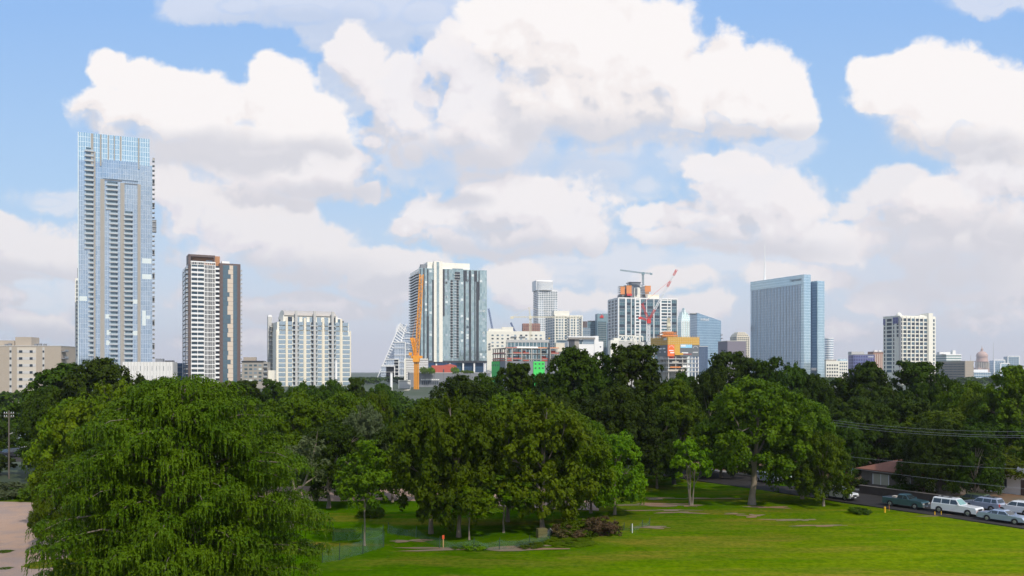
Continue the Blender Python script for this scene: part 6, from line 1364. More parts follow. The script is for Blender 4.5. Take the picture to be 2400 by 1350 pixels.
    for k in range(22): y = 1 + (b.D - 2) * k / 21; b.add('pier', (-.4, .02, y - .25, y + .25, 0, b.z(851), W_TAN))
    b.flush()
    b = Bld('low_building', 'low blue glass office in front of the domed capitol', 'building', 2283, 1100, 3, xr=2322, ytop=872, D=14)
    b.box('wall', 0, b.W, 0, b.D, 0, b.H, C_OFF); b.box('white_roof', 0, b.fx(2318), 2, 9, b.H, b.z(866), WHT); b.bands('F', 0, b.W, lin(b.H - .5, 2, 4), .6, W_WHITE, .3); b.flush()
    # capitol
    d = 2900.0; X = PX(2309, d); o = empty('capitol', (X, d, 0), 0, 'pink domed capitol far away at the right', 'capitol'); s = d / FP
    Zq = lambda y: PZ(y, d)
    def drum(nm, prof, mat=W_PINK): MB().tube([(0, 20, z) for z, r in prof], [r for z, r in prof], mat, 24).build(nm, o)
    MB().box(-24, 24, 0, 44, 0, Zq(862), W_PINK).box(-60, 60, 8, 36, 0, Zq(866), W_PINK).build('wing', o)
    drum('drum', [(Zq(864), 13.5 * s), (Zq(848), 13 * s)], W_BROWN); drum('gallery', [(Zq(848), 16.5 * s), (Zq(846.5), 16.5 * s)]); drum('upper_drum', [(Zq(846.5), 13 * s), (Zq(836), 11.5 * s)], W_PINK)
    drum('dome', [(Zq(836) + 0, 13 * s)] + [(Zq(836) + (Zq(823) - Zq(836)) * math.sin(a), 12 * s * math.cos(a) + .8 * s) for a in lin(0.08, 1.35, 8)])
    drum('lantern', [(Zq(825), 3 * s), (Zq(817), 2.6 * s), (Zq(816), 1 * s), (Zq(812), .4 * s)])
    for k in range(14):
        a = math.pi * (k + .5) / 14; x, y = -16 * s * math.cos(a), 20 - 16 * s * math.sin(a); MB().bar((x, y, Zq(863)), (x, y, Zq(849)), 2.0, W_TANL).build('column', o)
    MB().bar((0, 20, Zq(812)), (0, 20, Zq(810)), 1.2, W_CREAM).build('statue', o)
    for args in ((2330, 2355, 845, 1500, C_STEEL, 'grey-blue glass block right of the domed capitol'), (2362, 2389, 836, 1700, G_PALE, 'white framed glass tower at the far right'), (2345, 2366, 853, 1400, C_STEELG, 'low pale blue block right of the domed capitol'), (2386, 2420, 870, 1300, W_TANL, 'tan building at the right edge above the trees')):
        b = Bld('office_block', args[5], 'building', args[0], args[3], 2, xr=args[1], ytop=args[2], D=14); b.box('wall', 0, b.W, 0, b.D, 0, b.H, args[4])
        b.box('roof_edge', -.3, b.W + .3, -.5, 3, b.H, b.H + 1.6, W_WHITE); b.fins('F', (0, b.W), 1.4, 0, b.H, W_WHITE, .5, 'frame'); b.wins('F', 2, b.W - 2, b.H - 22, b.H - 2, 4, 5, G_MID, .5, .5) ; b.flush()
    for px, y0, y1, lab in ((2275, 832, 860, 'thin mast left of the domed capitol'), (2289, 834, 860, 'thin mast just left of the dome'), (2328, 803, 864, 'tall thin mast right of the dome')):
        d = 2600.0; o = empty('radio_mast', (PX(px, d), d, 0), 0, lab, 'mast', 'masts around the domed capitol'); m = MB(); m.tube([(0, 0, 0), (0, 0, PZ((y0 + y1) / 2, d)), (0, 0, PZ(y0, d))], [1.2, .7, .3], W_GREYL, 5); m.build('pole', o)
right_group()
# ---------------------------------------------------------------- parked cars
CS = 0.84
M_TYRE = plain('tyre rubber', (0.025, 0.025, 0.027), .85); M_RIM = plain('wheel rim', (0.45, 0.46, 0.48), .3, metal=.8)
M_CGL = plain('car glass', (0.025, 0.035, 0.04), .06, var=.2, spec=.9); M_CGL2 = plain('car windscreen with sunshade', (0.22, 0.38, 0.34), .15, var=.2)
M_LAMP = plain('headlamp glass', (0.75, 0.72, 0.66), .15, metal=.3); M_TAIL = plain('tail lamp red', (0.50, 0.03, 0.02), .25); M_TRIM = plain('black trim', (0.03, 0.03, 0.032), .5); M_CHR = plain('bumper metal', (0.55, 0.56, 0.58), .25, metal=.7)
M_PLATE = plain('licence plate', (.7, .7, .7), .5)
def paint(name, c, metal=0.0):
    m = plain(name, c, .28, metal=metal, var=.02); b = m.node_tree.nodes['Principled BSDF']; b.inputs['Coat Weight'].default_value = .6; b.inputs['Coat Roughness'].default_value = .08; return m
P_WHITE = paint('white car paint', (.80, .80, .80)); P_TEAL = paint('teal car paint', (.06, .125, .15), .3); P_BLUE = paint('blue-grey car paint', (.36, .43, .56), .3)
P_SILV = paint('silver car paint', (.42, .45, .54), .3); P_OLIVE = paint('olive car paint', (.07, .09, .035)); P_DARK = paint('dark car paint', (.03, .03, .04))
def car(name, label, px, py, ang, kind, pm, group, rack=False, shade=False):
    K = dict(suv=dict(L=5.5, W=2.0, hood=1.15, belt=1.20, roof=1.92, c0=.80, t1=.20, t0=-2.55, cr=-2.68, hf=2.60, wb=(1.72, -1.75), r=.39, pil=(.75, -.45, -1.5)),
             mid=dict(L=4.7, W=1.85, hood=1.02, belt=1.06, roof=1.68, c0=1.0, t1=.30, t0=-1.95, cr=-2.25, hf=2.20, wb=(1.42, -1.38), r=.35, pil=(.9, -.35, -1.35)),
             sedan=dict(L=5.2, W=1.9, hood=.92, belt=.95, roof=1.42, c0=1.05, t1=.40, t0=-.95, cr=-1.65, hf=2.40, wb=(1.62, -1.45), r=.33, pil=(.95, -.25, -1.0)),
             pickup=dict(L=5.4, W=1.9, hood=1.10, belt=1.14, roof=1.72, c0=.95, t1=.35, t0=-.62, cr=-.75, hf=2.5, wb=(1.65, -1.65), r=.37, pil=(.85, .05, -.65)))[kind]
    d = GD(py); X = PX(px, d); o = empty(name, (X, d, 0.20 if name != 'parked_car_far' else 0.05), ang, label, 'car' if kind != 'pickup' else 'pickup truck', group)
    o.scale = (CS,) * 3
    L2 = K['L'] / 2; W2 = K['W'] / 2; zb = .32; r = K['r']; ra = r + .07
    prof = []
    def arch(cx):
        for i in range(7):
            a = math.pi * i / 6; prof.append((cx - ra * math.cos(a), max(zb, r + ra * math.sin(a))))
    prof.append((-L2 + .05, zb + .05)); arch(K['wb'][1]); arch(K['wb'][0])
    deck = K['belt'] if kind != 'sedan' else .98
    prof += [(L2 - .05, zb + .05), (L2, zb + .3), (L2 - .02, K['hood'] - .28), (K['hf'], K['hood'] - .06), (K['c0'] + .1, K['belt'])]
    if kind == 'pickup': prof += [(K['cr'], K['belt']), (-L2 + .03, K['belt'])]
    elif kind == 'sedan': prof += [(K['cr'], deck), (-L2 + .12, deck - .05)]
    else: prof += [(-L2 + .05, K['belt'])]
    prof += [(-L2, .62)]
    cx = 0.0; cz = .75; n = len(prof); rings = []
    for y, sc in ((-W2, .965), (-W2 + .09, 1), (W2 - .09, 1), (W2, .965)):
        rings.append([(x, y, cz + (z - cz) * (sc if z > cz else 1)) for x, z in prof])
    vs = [v for rg in rings for v in rg]; fs = [tuple(range(n)), tuple(range(4 * n - 1, 3 * n - 1, -1))]
    for k in range(3):
        for i in range(n): fs.append((k * n + i, k * n + (i + 1) % n, (k + 1) * n + (i + 1) % n, (k + 1) * n + i))
    mb = MB(); mb.poly(vs, fs, pm)
    # greenhouse
    wbv, wt = W2 - .07, W2 - .28; rf = K['roof']; be = K['belt'] - .02
    g = [(K['cr'], -wbv, be), (K['c0'], -wbv, be), (K['c0'], wbv, be), (K['cr'], wbv, be), (K['t0'], -wt, rf - .07), (K['t1'], -wt, rf - .07), (K['t1'], wt, rf - .07), (K['t0'], wt, rf - .07), (K['t0'] + .12, -wt + .12, rf), (K['t1'] - .18, -wt + .12, rf), (K['t1'] - .18, wt - .12, rf), (K['t0'] + .12, wt - .12, rf)]
    mb.poly(g, [(0, 1, 5, 4), (1, 2, 6, 5), (2, 3, 7, 6), (3, 0, 4, 7), (4, 5, 9, 8), (5, 6, 10, 9), (6, 7, 11, 10), (7, 4, 8, 11), (8, 9, 10, 11)], pm)
    if kind == 'pickup': pass
    body = mb.build('body', o)
    if kind == 'pickup': MB().box(-L2 + .14, K['cr'] - .05, -W2 + .16, W2 - .16, K['belt'] - .03, K['belt'] + .012, M_TRIM).build('cargo_bed', o); MB().box(-1.6, -1.1, -.5, .2, K['belt'], K['belt'] + .2, W_TANL).build('cargo_box', o)
    def gp(t, h, side):     # point on the side glass plane; t = x at the belt/roof by interpolation
        return t
    def quad(nm, pts, mat, nrm, th=.02):
        nrm = Vector(nrm).normalized() * th; a = [Vector(p) + nrm for p in pts]; b = [Vector(p) - nrm for p in pts]; m = len(pts)
        MB().poly(a + b, [tuple(range(m)), tuple(range(2 * m - 1, m - 1, -1))] + [(i, m + i, m + (i + 1) % m, (i + 1) % m) for i in range(m)], mat).build(nm, o)
    h0, h1 = .10, .86
    def sx(x_b, x_t, h): return x_b + (x_t - x_b) * h
    for sd in (-1, 1):
        edges = [K['c0'] - .12] + list(K['pil'][1:] if kind != 'suv' else K['pil'][1:]) + [K['cr'] + .12]
        xs = sorted([e for e in edges if K['cr'] < e < K['c0']], reverse=True); xs[-1] = K['cr'] + .13
        for i in range(len(xs) - 1):
            xa, xb = xs[i] - .05, xs[i + 1] + .05
            def yy(h): return sd * (wbv + (wt - wbv) * h)
            def zz(h): return be + (rf - .07 - be) * h
            def lim(x, h): return min(max(x, sx(K['cr'] + .1, K['t0'] + .1, h)), sx(K['c0'] - .1, K['t1'] - .05, h))
            pts = [(lim(xb, h0), yy(h0), zz(h0)), (lim(xa, h0), yy(h0), zz(h0)), (lim(xa, h1), yy(h1), zz(h1)), (lim(xb, h1), yy(h1), zz(h1))]
            quad('side_window', pts, M_CGL, (0, sd, .3))
    def fr(h, x0, x1, f=.88):
        w = (wbv + (wt - wbv) * h) * f; x = x0 + (x1 - x0) * h; z = be + (rf - .07 - be) * h; return (x, -w, z), (x, w, z)
    a, b2 = fr(.08, K['c0'], K['t1']); c, e = fr(.93, K['c0'], K['t1']); quad('windscreen', [a, b2, e, c], M_CGL2 if shade else M_CGL, (1, 0, 1))
    a, b2 = fr(.15, K['cr'], K['t0']); c, e = fr(.88, K['cr'], K['t0']); quad('rear_window', [b2, a, c, e], M_CGL, (-1, 0, .4))
    for wx in K['wb']:
        for sd in (-1, 1):
            w = MB(); w.smooth = False; w.tube([(wx, sd * (W2 - .24), r), (wx, sd * (W2 + .01), r)], [r, r], M_TYRE, 18); wo = w.build('wheel', o)
            rm = MB(); rm.tube([(wx, sd * (W2 + .0), r), (wx, sd * (W2 + .025), r)], [r * .6, r * .52], M_RIM, 14); rm.build('rim', wo)
    for sd in (-1, 1):
        MB().box(L2 - .05, L2 + .015, sd * (W2 - .28) - .2, sd * (W2 - .28) + .2, K['hood'] - .42, K['hood'] - .24, M_LAMP).build('headlight', o)
        MB().box(-L2 - .015, -L2 + .06, sd * (W2 - .14) - .09, sd * (W2 - .14) + .09, .68, min(K['belt'] - .03, 1.12), M_TAIL).build('tail_light', o)
        MB().box(K['c0'] - .25, K['c0'] - .08, sd * (W2 + .05) - .09, sd * (W2 + .05) + .09, be + .02, be + .19, pm).build('wing_mirror', o)
    MB().box(L2 - .04, L2 + .02, -W2 + .55, W2 - .55, K['hood'] - .44, K['hood'] - .22, M_TRIM).build('grille', o)
    MB().box(L2 - .1, L2 + .09, -W2 + .08, W2 - .08, .36, .56, M_CHR if kind in ('suv', 'pickup', 'sedan') else M_TRIM).build('bumper', o)
    MB().box(-L2 - .09, -L2 + .1, -W2 + .08, W2 - .08, .38, .58, M_CHR if kind in ('suv', 'pickup') else pm).build('bumper', o)
    MB().box(L2 + .09, L2 + .10, -.2, .2, .40, .52, M_PLATE).build('licence_plate', o)
    if rack:
        m = MB()
        for sd in (-1, 1): m.bar((K['t1'] - .5, sd * (wt - .15), rf + .07), (K['t0'] + .3, sd * (wt - .15), rf + .07), .05, M_TRIM)
        for q in (.25, .75): x = K['t1'] - .5 + (K['t0'] + .8 - K['t1']) * q; m.bar((x, -wt + .15, rf + .07), (x, wt - .15, rf + .07), .05, M_TRIM)
        m.build('roof_rack', o)
    return o
HA = math.atan2(rdir.y, rdir.x)
GC = 'vehicles parked along the street right'
car('parked_suv', 'big white sport utility with a greenish windscreen behind the yellow posts', 2243, 1209, HA + .05, 'suv', P_WHITE, GC, rack=True, shade=True)
car('parked_pickup', 'dark teal pickup with an open bed parked at the lawn edge', 2123, 1193, HA + .05, 'pickup', P_TEAL, GC)
car('parked_sedan', 'blue-grey sedan nearest the lower right corner', 2352, 1228, HA + .03, 'sedan', P_BLUE, GC)
car('parked_suv', 'silver sport utility seen from behind across the street from the big white one', 2305, 1199, HA + math.pi, 'mid', P_SILV, GC, rack=True)
car('parked_suv', 'white sport utility across the street at the right edge', 2384, 1209, HA + math.pi, 'mid', P_WHITE, GC)
car('parked_car', 'dark olive car mostly hidden behind the big white sport utility', 2277, 1189, HA + math.pi, 'mid', P_OLIVE, GC)
car('parked_suv', 'white car with a roof rack poking out from under the hanging boughs', 1968, 1173, HA, 'mid', P_WHITE, GC, rack=True)
car('parked_car', 'pale car glimpsed through the boughs left of the roof rack car', 1915, 1158, HA, 'mid', P_SILV, GC)
car('parked_car', 'silver car in deep shade just right of the thick leaning trunk', 1800, 1134, HA, 'mid', P_SILV, GC)
GL = 'cars on the far street at the left'
lh = R(-105)
for px, py, pm, lab, k in ((47, 1056, P_WHITE, 'white car nearest on the far street at the left edge', 'mid'), (60, 1047, P_SILV, 'silver-white car second in line on the far street at the left', 'mid'), (67, 1030, P_WHITE, 'white car farthest up the far street at the left', 'suv'), (20, 1073, P_DARK, 'dark car half hidden by the trees at the left edge', 'mid')):
    c = car('parked_car', lab, px, py, lh, k, pm, GL); c.location.z = .04; c.scale = (.92,) * 3
# ---------------------------------------------------------------- house in the trees
M_TILE = plain('brown shingle roof', (0.24, 0.095, 0.055), .85, var=.2, scale=1.2); M_STND = plain('dark rubble', (0.075, 0.06, 0.05), .9, var=.25, scale=2.0); M_STN = plain('rubble stone', (0.17, 0.145, 0.12), .9, var=.25, scale=2.0)
def house():
    d = 107.0; b = Bld('house', 'low house with a red-brown hipped roof under the dark trees', 'house', 2019, d, math.degrees(HA), W=10, D=7)
    h = 2.75; b.box('wall', 0, b.W, 0, b.D, 0, h, M_STN); e = .5; m = MB(); r = 1.15
    m.poly([(-e, -e, h), (b.W + e, -e, h), (b.W + e, b.D + e, h), (-e, b.D + e, h), (3.0, b.D / 2, h + r), (b.W - 3, b.D / 2, h + r), (-e, -e, h - .12), (b.W + e, -e, h - .12), (b.W + e, b.D + e, h - .12), (-e, b.D + e, h - .12)], [(0, 1, 5, 4), (1, 2, 5), (2, 3, 4, 5), (3, 0, 4), (6, 9, 8, 7), (0, 6, 7, 1), (1, 7, 8, 2), (2, 8, 9, 3), (3, 9, 6, 0)], M_TILE); m.build('roof', b.o)
    for x0, x1 in ((1.6, 3.8), (5.0, 6.6), (8.8, 9.6)):
        w = b.box('window', x0, x1, -.06, .05, .95, 2.25, plain('curtained window', (.42, .40, .30), .4)); fr = MB()
        for a, c in ((x0, x0 + .08), (x1 - .08, x1), ((x0 + x1) / 2 - .03, (x0 + x1) / 2 + .03)): fr.box(a, c, -.1, -.06, .95, 2.25, WHT)
        fr.build('frame', w)
    b.box('door', 7.6, 8.5, -.05, .05, .1, 2.2, W_BROWN)
    w = empty('garden_wall', (PX(2014, 103), 103, 0), HA, 'low stone garden wall before the brown roofed house', 'wall'); MB().box(0, 12, 0, .35, 0, 1.1, M_STND).build('wall', w); MB().box(-.05, 12.05, -.05, .4, 1.1, 1.17, M_STN).build('coping', w)
    b = Bld('house', 'pale house glimpsed behind the small lit trees at the right edge', 'house', 2312, 104, math.degrees(HA), W=9, D=6); b.box('wall', 0, b.W, 0, b.D, 0, 2.6, WHT); m = MB(); m.poly([(-.4, -.4, 2.6), (9.4, -.4, 2.6), (9.4, 6.4, 2.6), (-.4, 6.4, 2.6), (-.4, 3, 4), (9.4, 3, 4)], [(0, 1, 5, 4), (2, 3, 4, 5), (0, 4, 3), (1, 2, 5), (3, 2, 1, 0)], W_GREY); m.build('roof', b.o)
    b.box('window', 1, 2.4, -.05, .05, 1, 2, G_DARK); b.box('door', 4, 4.9, -.05, .05, .1, 2.1, W_BROWN)
house()
# ---------------------------------------------------------------- poles and wires
M_WOOD = plain('weathered pole wood', (0.13, 0.11, 0.09), .9, var=.2, scale=3); M_WIRE = plain('cable', (.30, .32, .35), .5)
def utility_pole(px, d, ztop, label, arms=((0, 1.4),), rz=0, lamp=False):
    o = empty('utility_pole', (PX(px, d), d, 0), rz, label, 'utility pole'); MB().tube([(0, 0, 0), (0, 0, ztop)], [.12, .09], M_WOOD, 8).build('pole', o)
    for dz, hw in arms:
        MB().box(-hw, hw, -.06, .06, ztop - .5 - dz, ztop - .37 - dz, M_WOOD).build('cross_arm', o)
        for x in (-hw * .9, -hw * .45, hw * .45, hw * .9): MB().tube([(x, 0, ztop - .37 - dz), (x, 0, ztop - .2 - dz)], [.05, .035], G_BLIND, 6).build('insulator', o)
    if lamp:
        m = MB(); m.tube([(0, 0, ztop - 3.3), (1.5, 0, ztop - 2.7), (2.8, 0, ztop - 2.5)], [.05, .05, .04], W_GREYL, 6); m.build('lamp_arm', o); MB().box(2.5, 3.2, -.12, .12, ztop - 2.62, ztop - 2.48, W_GREYL).build('lamp_head', o)
    return o
utility_pole(21, 118, PZ(962, 118), 'wooden pole with two cross arms and a lamp arm at the left edge', arms=((0, .7), (.45, .7)), lamp=True)
utility_pole(1905, 104, PZ(976, 104), 'wooden pole inside the tree right of the thick leaning trunk, carrying the wires', arms=((0, 1.1),), rz=HA + math.pi / 2)
utility_pole(2950, 74, PZ(975, 74), 'wooden pole past the right edge, carrying the wires', arms=((0, 1.1),), rz=HA + math.pi / 2)
def wires(label, sets, group):
    o = empty('power_line', (PX(sets[0][0], sets[0][2]), sets[0][2], 0), 0, label, 'power line', group); X0, Y0 = o.location.x, o.location.y
    for (pa, ya, da, pb, yb, db, sag) in sets:
        a = Vector((PX(pa, da) - X0, da - Y0, PZ(ya, da))); b = Vector((PX(pb, db) - X0, db - Y0, PZ(yb, db)))
        pts = [a.lerp(b, t) + Vector((0, 0, -4 * sag * t * (1 - t))) for t in lin(0, 1, 15)]; MB().tube(pts, [.010] * 15, M_WIRE, 4).build('wire', o)
wires('bundle of three upper wires crossing the dark trees on the right', [(1903, 978, 104, 2950, 980, 74, 1.45), (1905, 983, 104.6, 2952, 992, 74.3, 1.5), (1907, 990, 103.4, 2955, 998, 73.6, 1.4)], None)
wires('lower pair of thin wires slanting down past the brown roofed house', [(1905, 1060, 104, 2950, 1100, 74, .9), (1906, 1084, 103.7, 2952, 1190, 74, .5)], None)
# ---------------------------------------------------------------- small things on and beside the lawn
def at(px, py, z=None):
    d = GD(py); return (PX(px, d), d, LH(PX(px, d), d) if z is None else z)
def post(name, label, px, py, y1, w, mat, cat, cap=None, group=None):
    p = at(px, py); hgt = (py - y1) / FP * p[1]; o = empty(name, p, 0, label, cat, group)
    MB().tube([(0, 0, -.1), (0, 0, hgt)], [w / 2, w / 2], mat, 8).build('post', o); MB().tube([(0, 0, hgt), (0, 0, hgt + .04)], [w / 2 * .8, w / 2 * .3], cap or mat, 8).build('cap', o); return o
o = post('survey_stake', 'orange topped survey stake before the twin trunk tree', 1039, 1287, 1265, .10, plain('stake wood', (.75, .42, .16), .7), 'stake'); MB().box(-.09, .09, -.07, .07, .75, 1.05, plain('orange flagging', (.9, .12, .03), .6)).build('flagging', o)
post('marker_post', 'thin white stake beside the red-brown brush', 1482, 1253, 1232, .07, WHT, 'stake')
YP = plain('yellow bollard paint', (.85, .45, .02), .5)
post('bollard', 'stout yellow bollard at the lawn edge by the teal pickup', 2074, 1203, 1190, .20, YP, 'bollard'); post('marker_post', 'thin orange rod beside the stout yellow bollard', 2084, 1199, 1186, .05, O_PANEL, 'stake')
post('bollard', 'short thin yellow post below the rear wheel of the big white car', 2191, 1211, 1203, .11, YP, 'bollard'); post('bollard', 'faint yellow post below the middle of the big white car', 2206, 1211, 1202, .07, YP, 'bollard')
def crate():
    o = empty('wooden_crate', at(1270, 1264), R(20), 'tilted tan crate at the foot of the banded trunk', 'crate'); m = MB(); m.box(-.45, .4, -.3, .3, 0, .8, plain('crate board', (.16, .14, .05), .8, var=.2, scale=3)); m.build('box', o)
    for z in (.1, .4, .7): MB().box(-.47, .42, -.33, -.3, z - .06, z + .06, plain('crate board', (.16, .14, .05))).build('slat', o)
    o = empty('drum', at(1283, 1262), R(20), 'small white and black drum lying beside the tan crate', 'drum'); MB().tube([(-.1, 0, .25), (.35, 0, .5)], [.27, .27], M_TRIM, 12).build('shell', o); MB().tube([(.35, 0, .5), (.40, 0, .53)], [.27, .2], WHT, 12).build('lid', o)
crate()
def mesh_mat():
    m, nt, b = newmat('green debris netting'); b.inputs['Base Color'].default_value = (.10, .19, .13, 1); b.inputs['Roughness'].default_value = .7
    tr = nt.nodes.new('ShaderNodeBsdfTransparent'); ms = nt.nodes.new('ShaderNodeMixShader'); n = _noise(nt, 1.5, 3); f = _ramp(nt, n.outputs[0], .3, .7, .16, .40); nt.links.new(f, ms.inputs[0])
    nt.links.new(tr.outputs[0], ms.inputs[1]); nt.links.new(b.outputs[0], ms.inputs[2]); nt.links.new(ms.outputs[0], nt.nodes['Material Output'].inputs[0]); return m
M_NET = mesh_mat(); M_GPOST = plain('green steel post', (.03, .06, .04), .6)
def net_fence(label, pts, h, sag=.25, group='netting fences round the lawn trees'):
    P = [at(*p) for p in pts]; x0, y0 = P[0][:2]; o = empty('netting_fence', (x0, y0, 0), 0, label, 'fence', group)
    for i, p in enumerate(P): MB().tube([(p[0] - x0, p[1] - y0, p[2] - .1), (p[0] - x0 + .05, p[1] - y0, p[2] + h + .18)], [.035, .03], M_GPOST, 5).build('post', o)
    for a, b in zip(P, P[1:]):
        n = 6; vs = []
        for k in range(n + 1):
            t = k / n; x, y, z = [a[j] + (b[j] - a[j]) * t for j in range(3)]; s = sag * 4 * t * (1 - t) * random.uniform(.6, 1.2); vs += [(x - x0, y - y0, z), (x - x0, y - y0 + .1 * s, z + h - s)]
        MB().poly(vs, [(2 * k, 2 * k + 2, 2 * k + 3, 2 * k + 1) for k in range(n)], M_NET).build('netting', o)
net_fence('green netting fence round the slender young tree', [(755, 1322), (795, 1316), (850, 1301), (899, 1284), (897, 1268), (849, 1266), (780, 1272)], 1.15, .12)
net_fence('green netting fence round the twin trunk tree and the banded trunk', [(909, 1252), (975, 1262), (1030, 1288), (1110, 1293), (1170, 1292), (1240, 1288), (1288, 1272)], .85, .3)
net_fence('small sagging netting heap left of the thin white stake', [(1440, 1238), (1462, 1247), (1478, 1250), (1505, 1240), (1522, 1236)], .55, .3)
def shrub(name, tone, px, py, w, ytop, label, cat='shrub', group=None, rz=0):
    d = GD(py); t = tree(name, 'bush', tone, px, d, w, ytop, label, group, rz, cat); z0 = t.location.z; s = (PZ(ytop, d) - z0) / PROTO['bush'][3]
    for c in t.children: c.scale.z = s
    return t
shrub('dead_brush', 'brown', 1330, 1262, 90, 1224, 'left, lower half of the red-brown dead brush'); shrub('dead_brush', 'brown', 1402, 1258, 100, 1204, 'right, taller half of the red-brown dead brush', rz=90); shrub('bush', 'mid', 1352, 1256, 110, 1208, 'green bush showing through the red-brown brush', rz=200)
shrub('bush', 'dark', 2013, 1206, 54, 1186, 'dark round bush on the lawn left of the teal pickup'); shrub('bush', 'mid', 868, 1215, 62, 1172, 'round green bush behind the slender bare trunk', rz=70)
shrub('hedge', 'grey', 18, 1166, 130, 1124, 'grey-green hedge by the dirt lot at the left edge', 'hedge'); shrub('bush', 'mid', 90, 1172, 90, 1128, 'green bush right of the grey-green hedge')
shrub('weeds', 'bright', 1112, 1290, 60, 1270, 'bright weeds at the netting by the twin trunks', 'weeds'); shrub('weeds', 'mid', 1075, 1288, 44, 1274, 'dull weeds right of the orange topped stake', 'weeds'); shrub('weeds', 'mid', 1240, 1285, 70, 1268, 'weeds growing at the netting below the banded trunk', 'weeds'); shrub('weeds', 'bright', 1330, 1275, 130, 1263, 'low bright weeds along the foot of the dead brush', 'weeds')
for i, (t, w, lab) in enumerate(((8, 70, 'dark hedge piece by the street at the left end of the brown roofed house'), (16, 80, 'dark hedge piece by the street before the brown roofed house'), (24, 80, 'dark hedge piece by the street behind the teal pickup'), (31, 80, 'dark hedge piece by the street behind the big white sport utility'))):
    p = Vector(RD0) + rdir * t + rn * 9.6; pxx = 1200 + FP * p.x / p.y
    tt = tree('hedge', 'bush', 'dark', pxx, p.y, w, HY + 13.3 / p.y * FP, lab, 'hedge along the far side of the street', i * 60, 'hedge')
    for c in tt.children: c.scale.z = .75
    tt.location.z = .25
shrub('weeds', 'mid', 86, 1209, 22, 1201, 'small weed patch on the far edge of the dirt lot', 'weeds'); shrub('weeds', 'mid', 10, 1297, 34, 1289, 'small weed patch in the middle of the dirt lot', 'weeds'); shrub('weeds', 'yellow', 12, 1338, 30, 1330, 'yellowish weed patch nearest in the dirt lot', 'weeds')
def signs():
    o = empty('parking_sign', (PX(1852, 108), 108, 0), R(20), 'small pale square sign on a post in the shade right of the leaning trunk', 'sign'); zt = PZ(1117, 108); MB().tube([(0, .05, 0), (0, .05, zt + .3)], [.04, .04], M_GPOST, 6).build('post', o); MB().box(-.22, .22, -.03, .01, zt - .35, zt + .25, WHT).build('panel', o)
    m = MB(); m.box(-.15, .15, -.04, -.03, zt - .25, zt - .18, G_WRAP).box(-.15, -.08, -.04, -.03, zt - .18, zt + .12, G_WRAP).box(-.15, .15, -.04, -.03, zt + .05, zt + .14, G_WRAP); m.build('marking', o)
    o = empty('sign_post', (PX(1978, 112), 112, .38), 0, 'bright green post by the street left of the brown roofed house', 'post'); MB().tube([(0, 0, 0), (0, 0, PZ(1103, 112) - .38)], [.07, .07], plain('bright green paint', (.05, .55, .22), .5), 8).build('post', o); MB().box(-.3, .3, -.05, .05, .4, .55, plain('bright green paint', (.05, .55, .22), .5)).build('cross_piece', o)
    o = empty('street_sign', (PX(1996, 108), 108, .38), 0, 'tiny blue sign at the tree edge left of the brown roofed house', 'sign'); MB().tube([(0, .05, 0), (0, .05, PZ(1099, 108) - .38)], [.03, .03], W_GREYL, 6).build('post', o); zt = PZ(1101, 108) - .38; MB().box(-.15, .15, -.03, .02, zt - .12, zt + .12, plain('sign blue', (.03, .25, .5), .5)).build('panel', o)
signs()
# pale band on the banded trunk
for ob in list(col.objects):
    if ob.get('label') == 'yellow-green tree with a pale band round its trunk':
        MB().tube([(0, 0, 1.75), (0, 0, 1.85)], [.36, .36], BEI, 12).build('trunk_band', ob)
# ---------------------------------------------------------------- the far wood
def far_wood():
    g = np.random.RandomState(4); A = []
    for i in range(420):
        d = g.uniform(175, 520) if i < 230 else g.uniform(900, 1500); px = g.uniform(-60, 2460); h = min(g.uniform(8, 12), 15 - (((932 if 930 < px < 1070 else 914) if i < 230 else 883) - HY) / FP * d)
        if h < 4: continue
        P, U, V, C = crown(100 + i % 9, g.uniform(5, 8), h - 1, 22, 60, .5, shape='spread', zlow=.1); P = P * (1 if i < 230 else np.array([3.5, 2, 1])) + np.array([PX(px, d), d, 1]); U = U * (1 if i < 230 else 2.5); V = V * (1 if i < 230 else 2.0); A.append((P, U, V))
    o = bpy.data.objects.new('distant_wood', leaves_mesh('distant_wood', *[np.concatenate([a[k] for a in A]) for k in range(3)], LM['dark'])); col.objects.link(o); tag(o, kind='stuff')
far_wood()
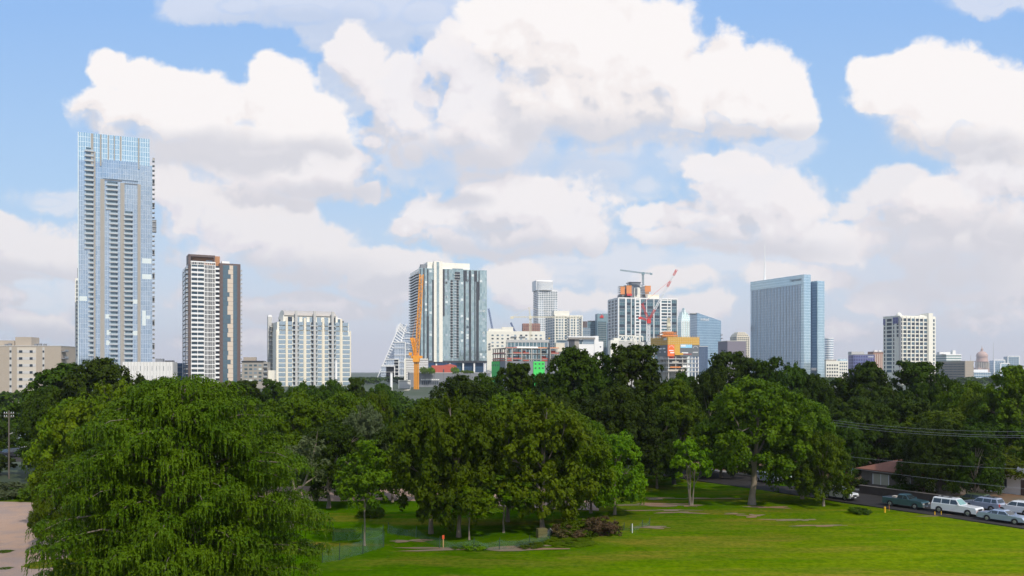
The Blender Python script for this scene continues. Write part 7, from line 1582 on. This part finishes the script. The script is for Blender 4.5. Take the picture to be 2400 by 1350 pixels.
# ---------------------------------------------------------------- unseen thin cloud, added and shaped to shade the near trees
def overhead_shade_cloud():
    m = bpy.data.materials.new('thin cloud'); m.use_nodes = True; nt = m.node_tree; b = nt.nodes['Principled BSDF']; b.inputs['Base Color'].default_value = (.9, .9, .92, 1); b.inputs['Roughness'].default_value = 1
    tr = nt.nodes.new('ShaderNodeBsdfTransparent'); ms = nt.nodes.new('ShaderNodeMixShader'); ms.inputs[0].default_value = .09
    nt.links.new(tr.outputs[0], ms.inputs[1]); nt.links.new(b.outputs[0], ms.inputs[2]); nt.links.new(ms.outputs[0], nt.nodes['Material Output'].inputs[0])
    g = random.Random(12); bm = bmesh.new(); hz = 470.0; k = hz / sdir.z; off = Vector((sdir.x * k, sdir.y * k, hz))
    pts = [(-55, 45, 30), (-30, 55, 28), (-62, 90, 34), (-25, 85, 32), (5, 92, 26), (-5, 72, 18), (25, 105, 24), (-45, 125, 34), (-5, 125, 34), (38, 128, 28), (62, 118, 22), (10, 150, 34), (-60, 165, 34), (45, 160, 34), (80, 145, 30), (-15, 50, 14), (100, 120, 22), (-35, 25, 24), (66, 104, 14), (44, 104, 14), (52, 94, 10), (62, 86, 11)]
    for x, y, r in pts:
        M4 = Matrix.Translation(Vector((x, y, 0)) + off + Vector((0, 0, g.uniform(-6, 6)))) @ Matrix.Diagonal((r, r * g.uniform(.8, 1.1), r * .35, 1))
        r_ = bmesh.ops.create_icosphere(bm, subdivisions=4, radius=1.0, matrix=M4); p = g.uniform(0, 9)
        for v in r_['verts']:
            q = v.co; n = math.sin(q.x * .21 + p) * math.sin(q.y * .23 + p * 2) + .5 * math.sin(q.x * .5 + q.z) * math.sin(q.y * .47 - p); v.co += Vector((n * 1.8, n * 1.6, n * 1.5))
    me = bpy.data.meshes.new('shade_cloud'); bm.to_mesh(me); bm.free(); me.materials.append(m); o = bpy.data.objects.new('shade_cloud', me); col.objects.link(o); tag(o, kind='structure')
overhead_shade_cloud()
# ---------------------------------------------------------------- haze
def haze():
    mb = MB(); mat = bpy.data.materials.new('haze'); mat.use_nodes = True; nt = mat.node_tree; nt.nodes.clear()
    out = nt.nodes.new('ShaderNodeOutputMaterial'); v = nt.nodes.new('ShaderNodeVolumePrincipled'); v.inputs['Color'].default_value = (.86, .91, 1.0, 1); v.inputs['Density'].default_value = HAZE_D; v.inputs['Anisotropy'].default_value = .3
    nt.links.new(v.outputs[0], out.inputs['Volume'])
    mb.box(-4600, 4600, -400, 6100, -1.5, 240, mat); o = mb.build('haze'); tag(o, kind='stuff'); mat.cycles.homogeneous_volume = True
HAZE_D = 0.00010
haze()
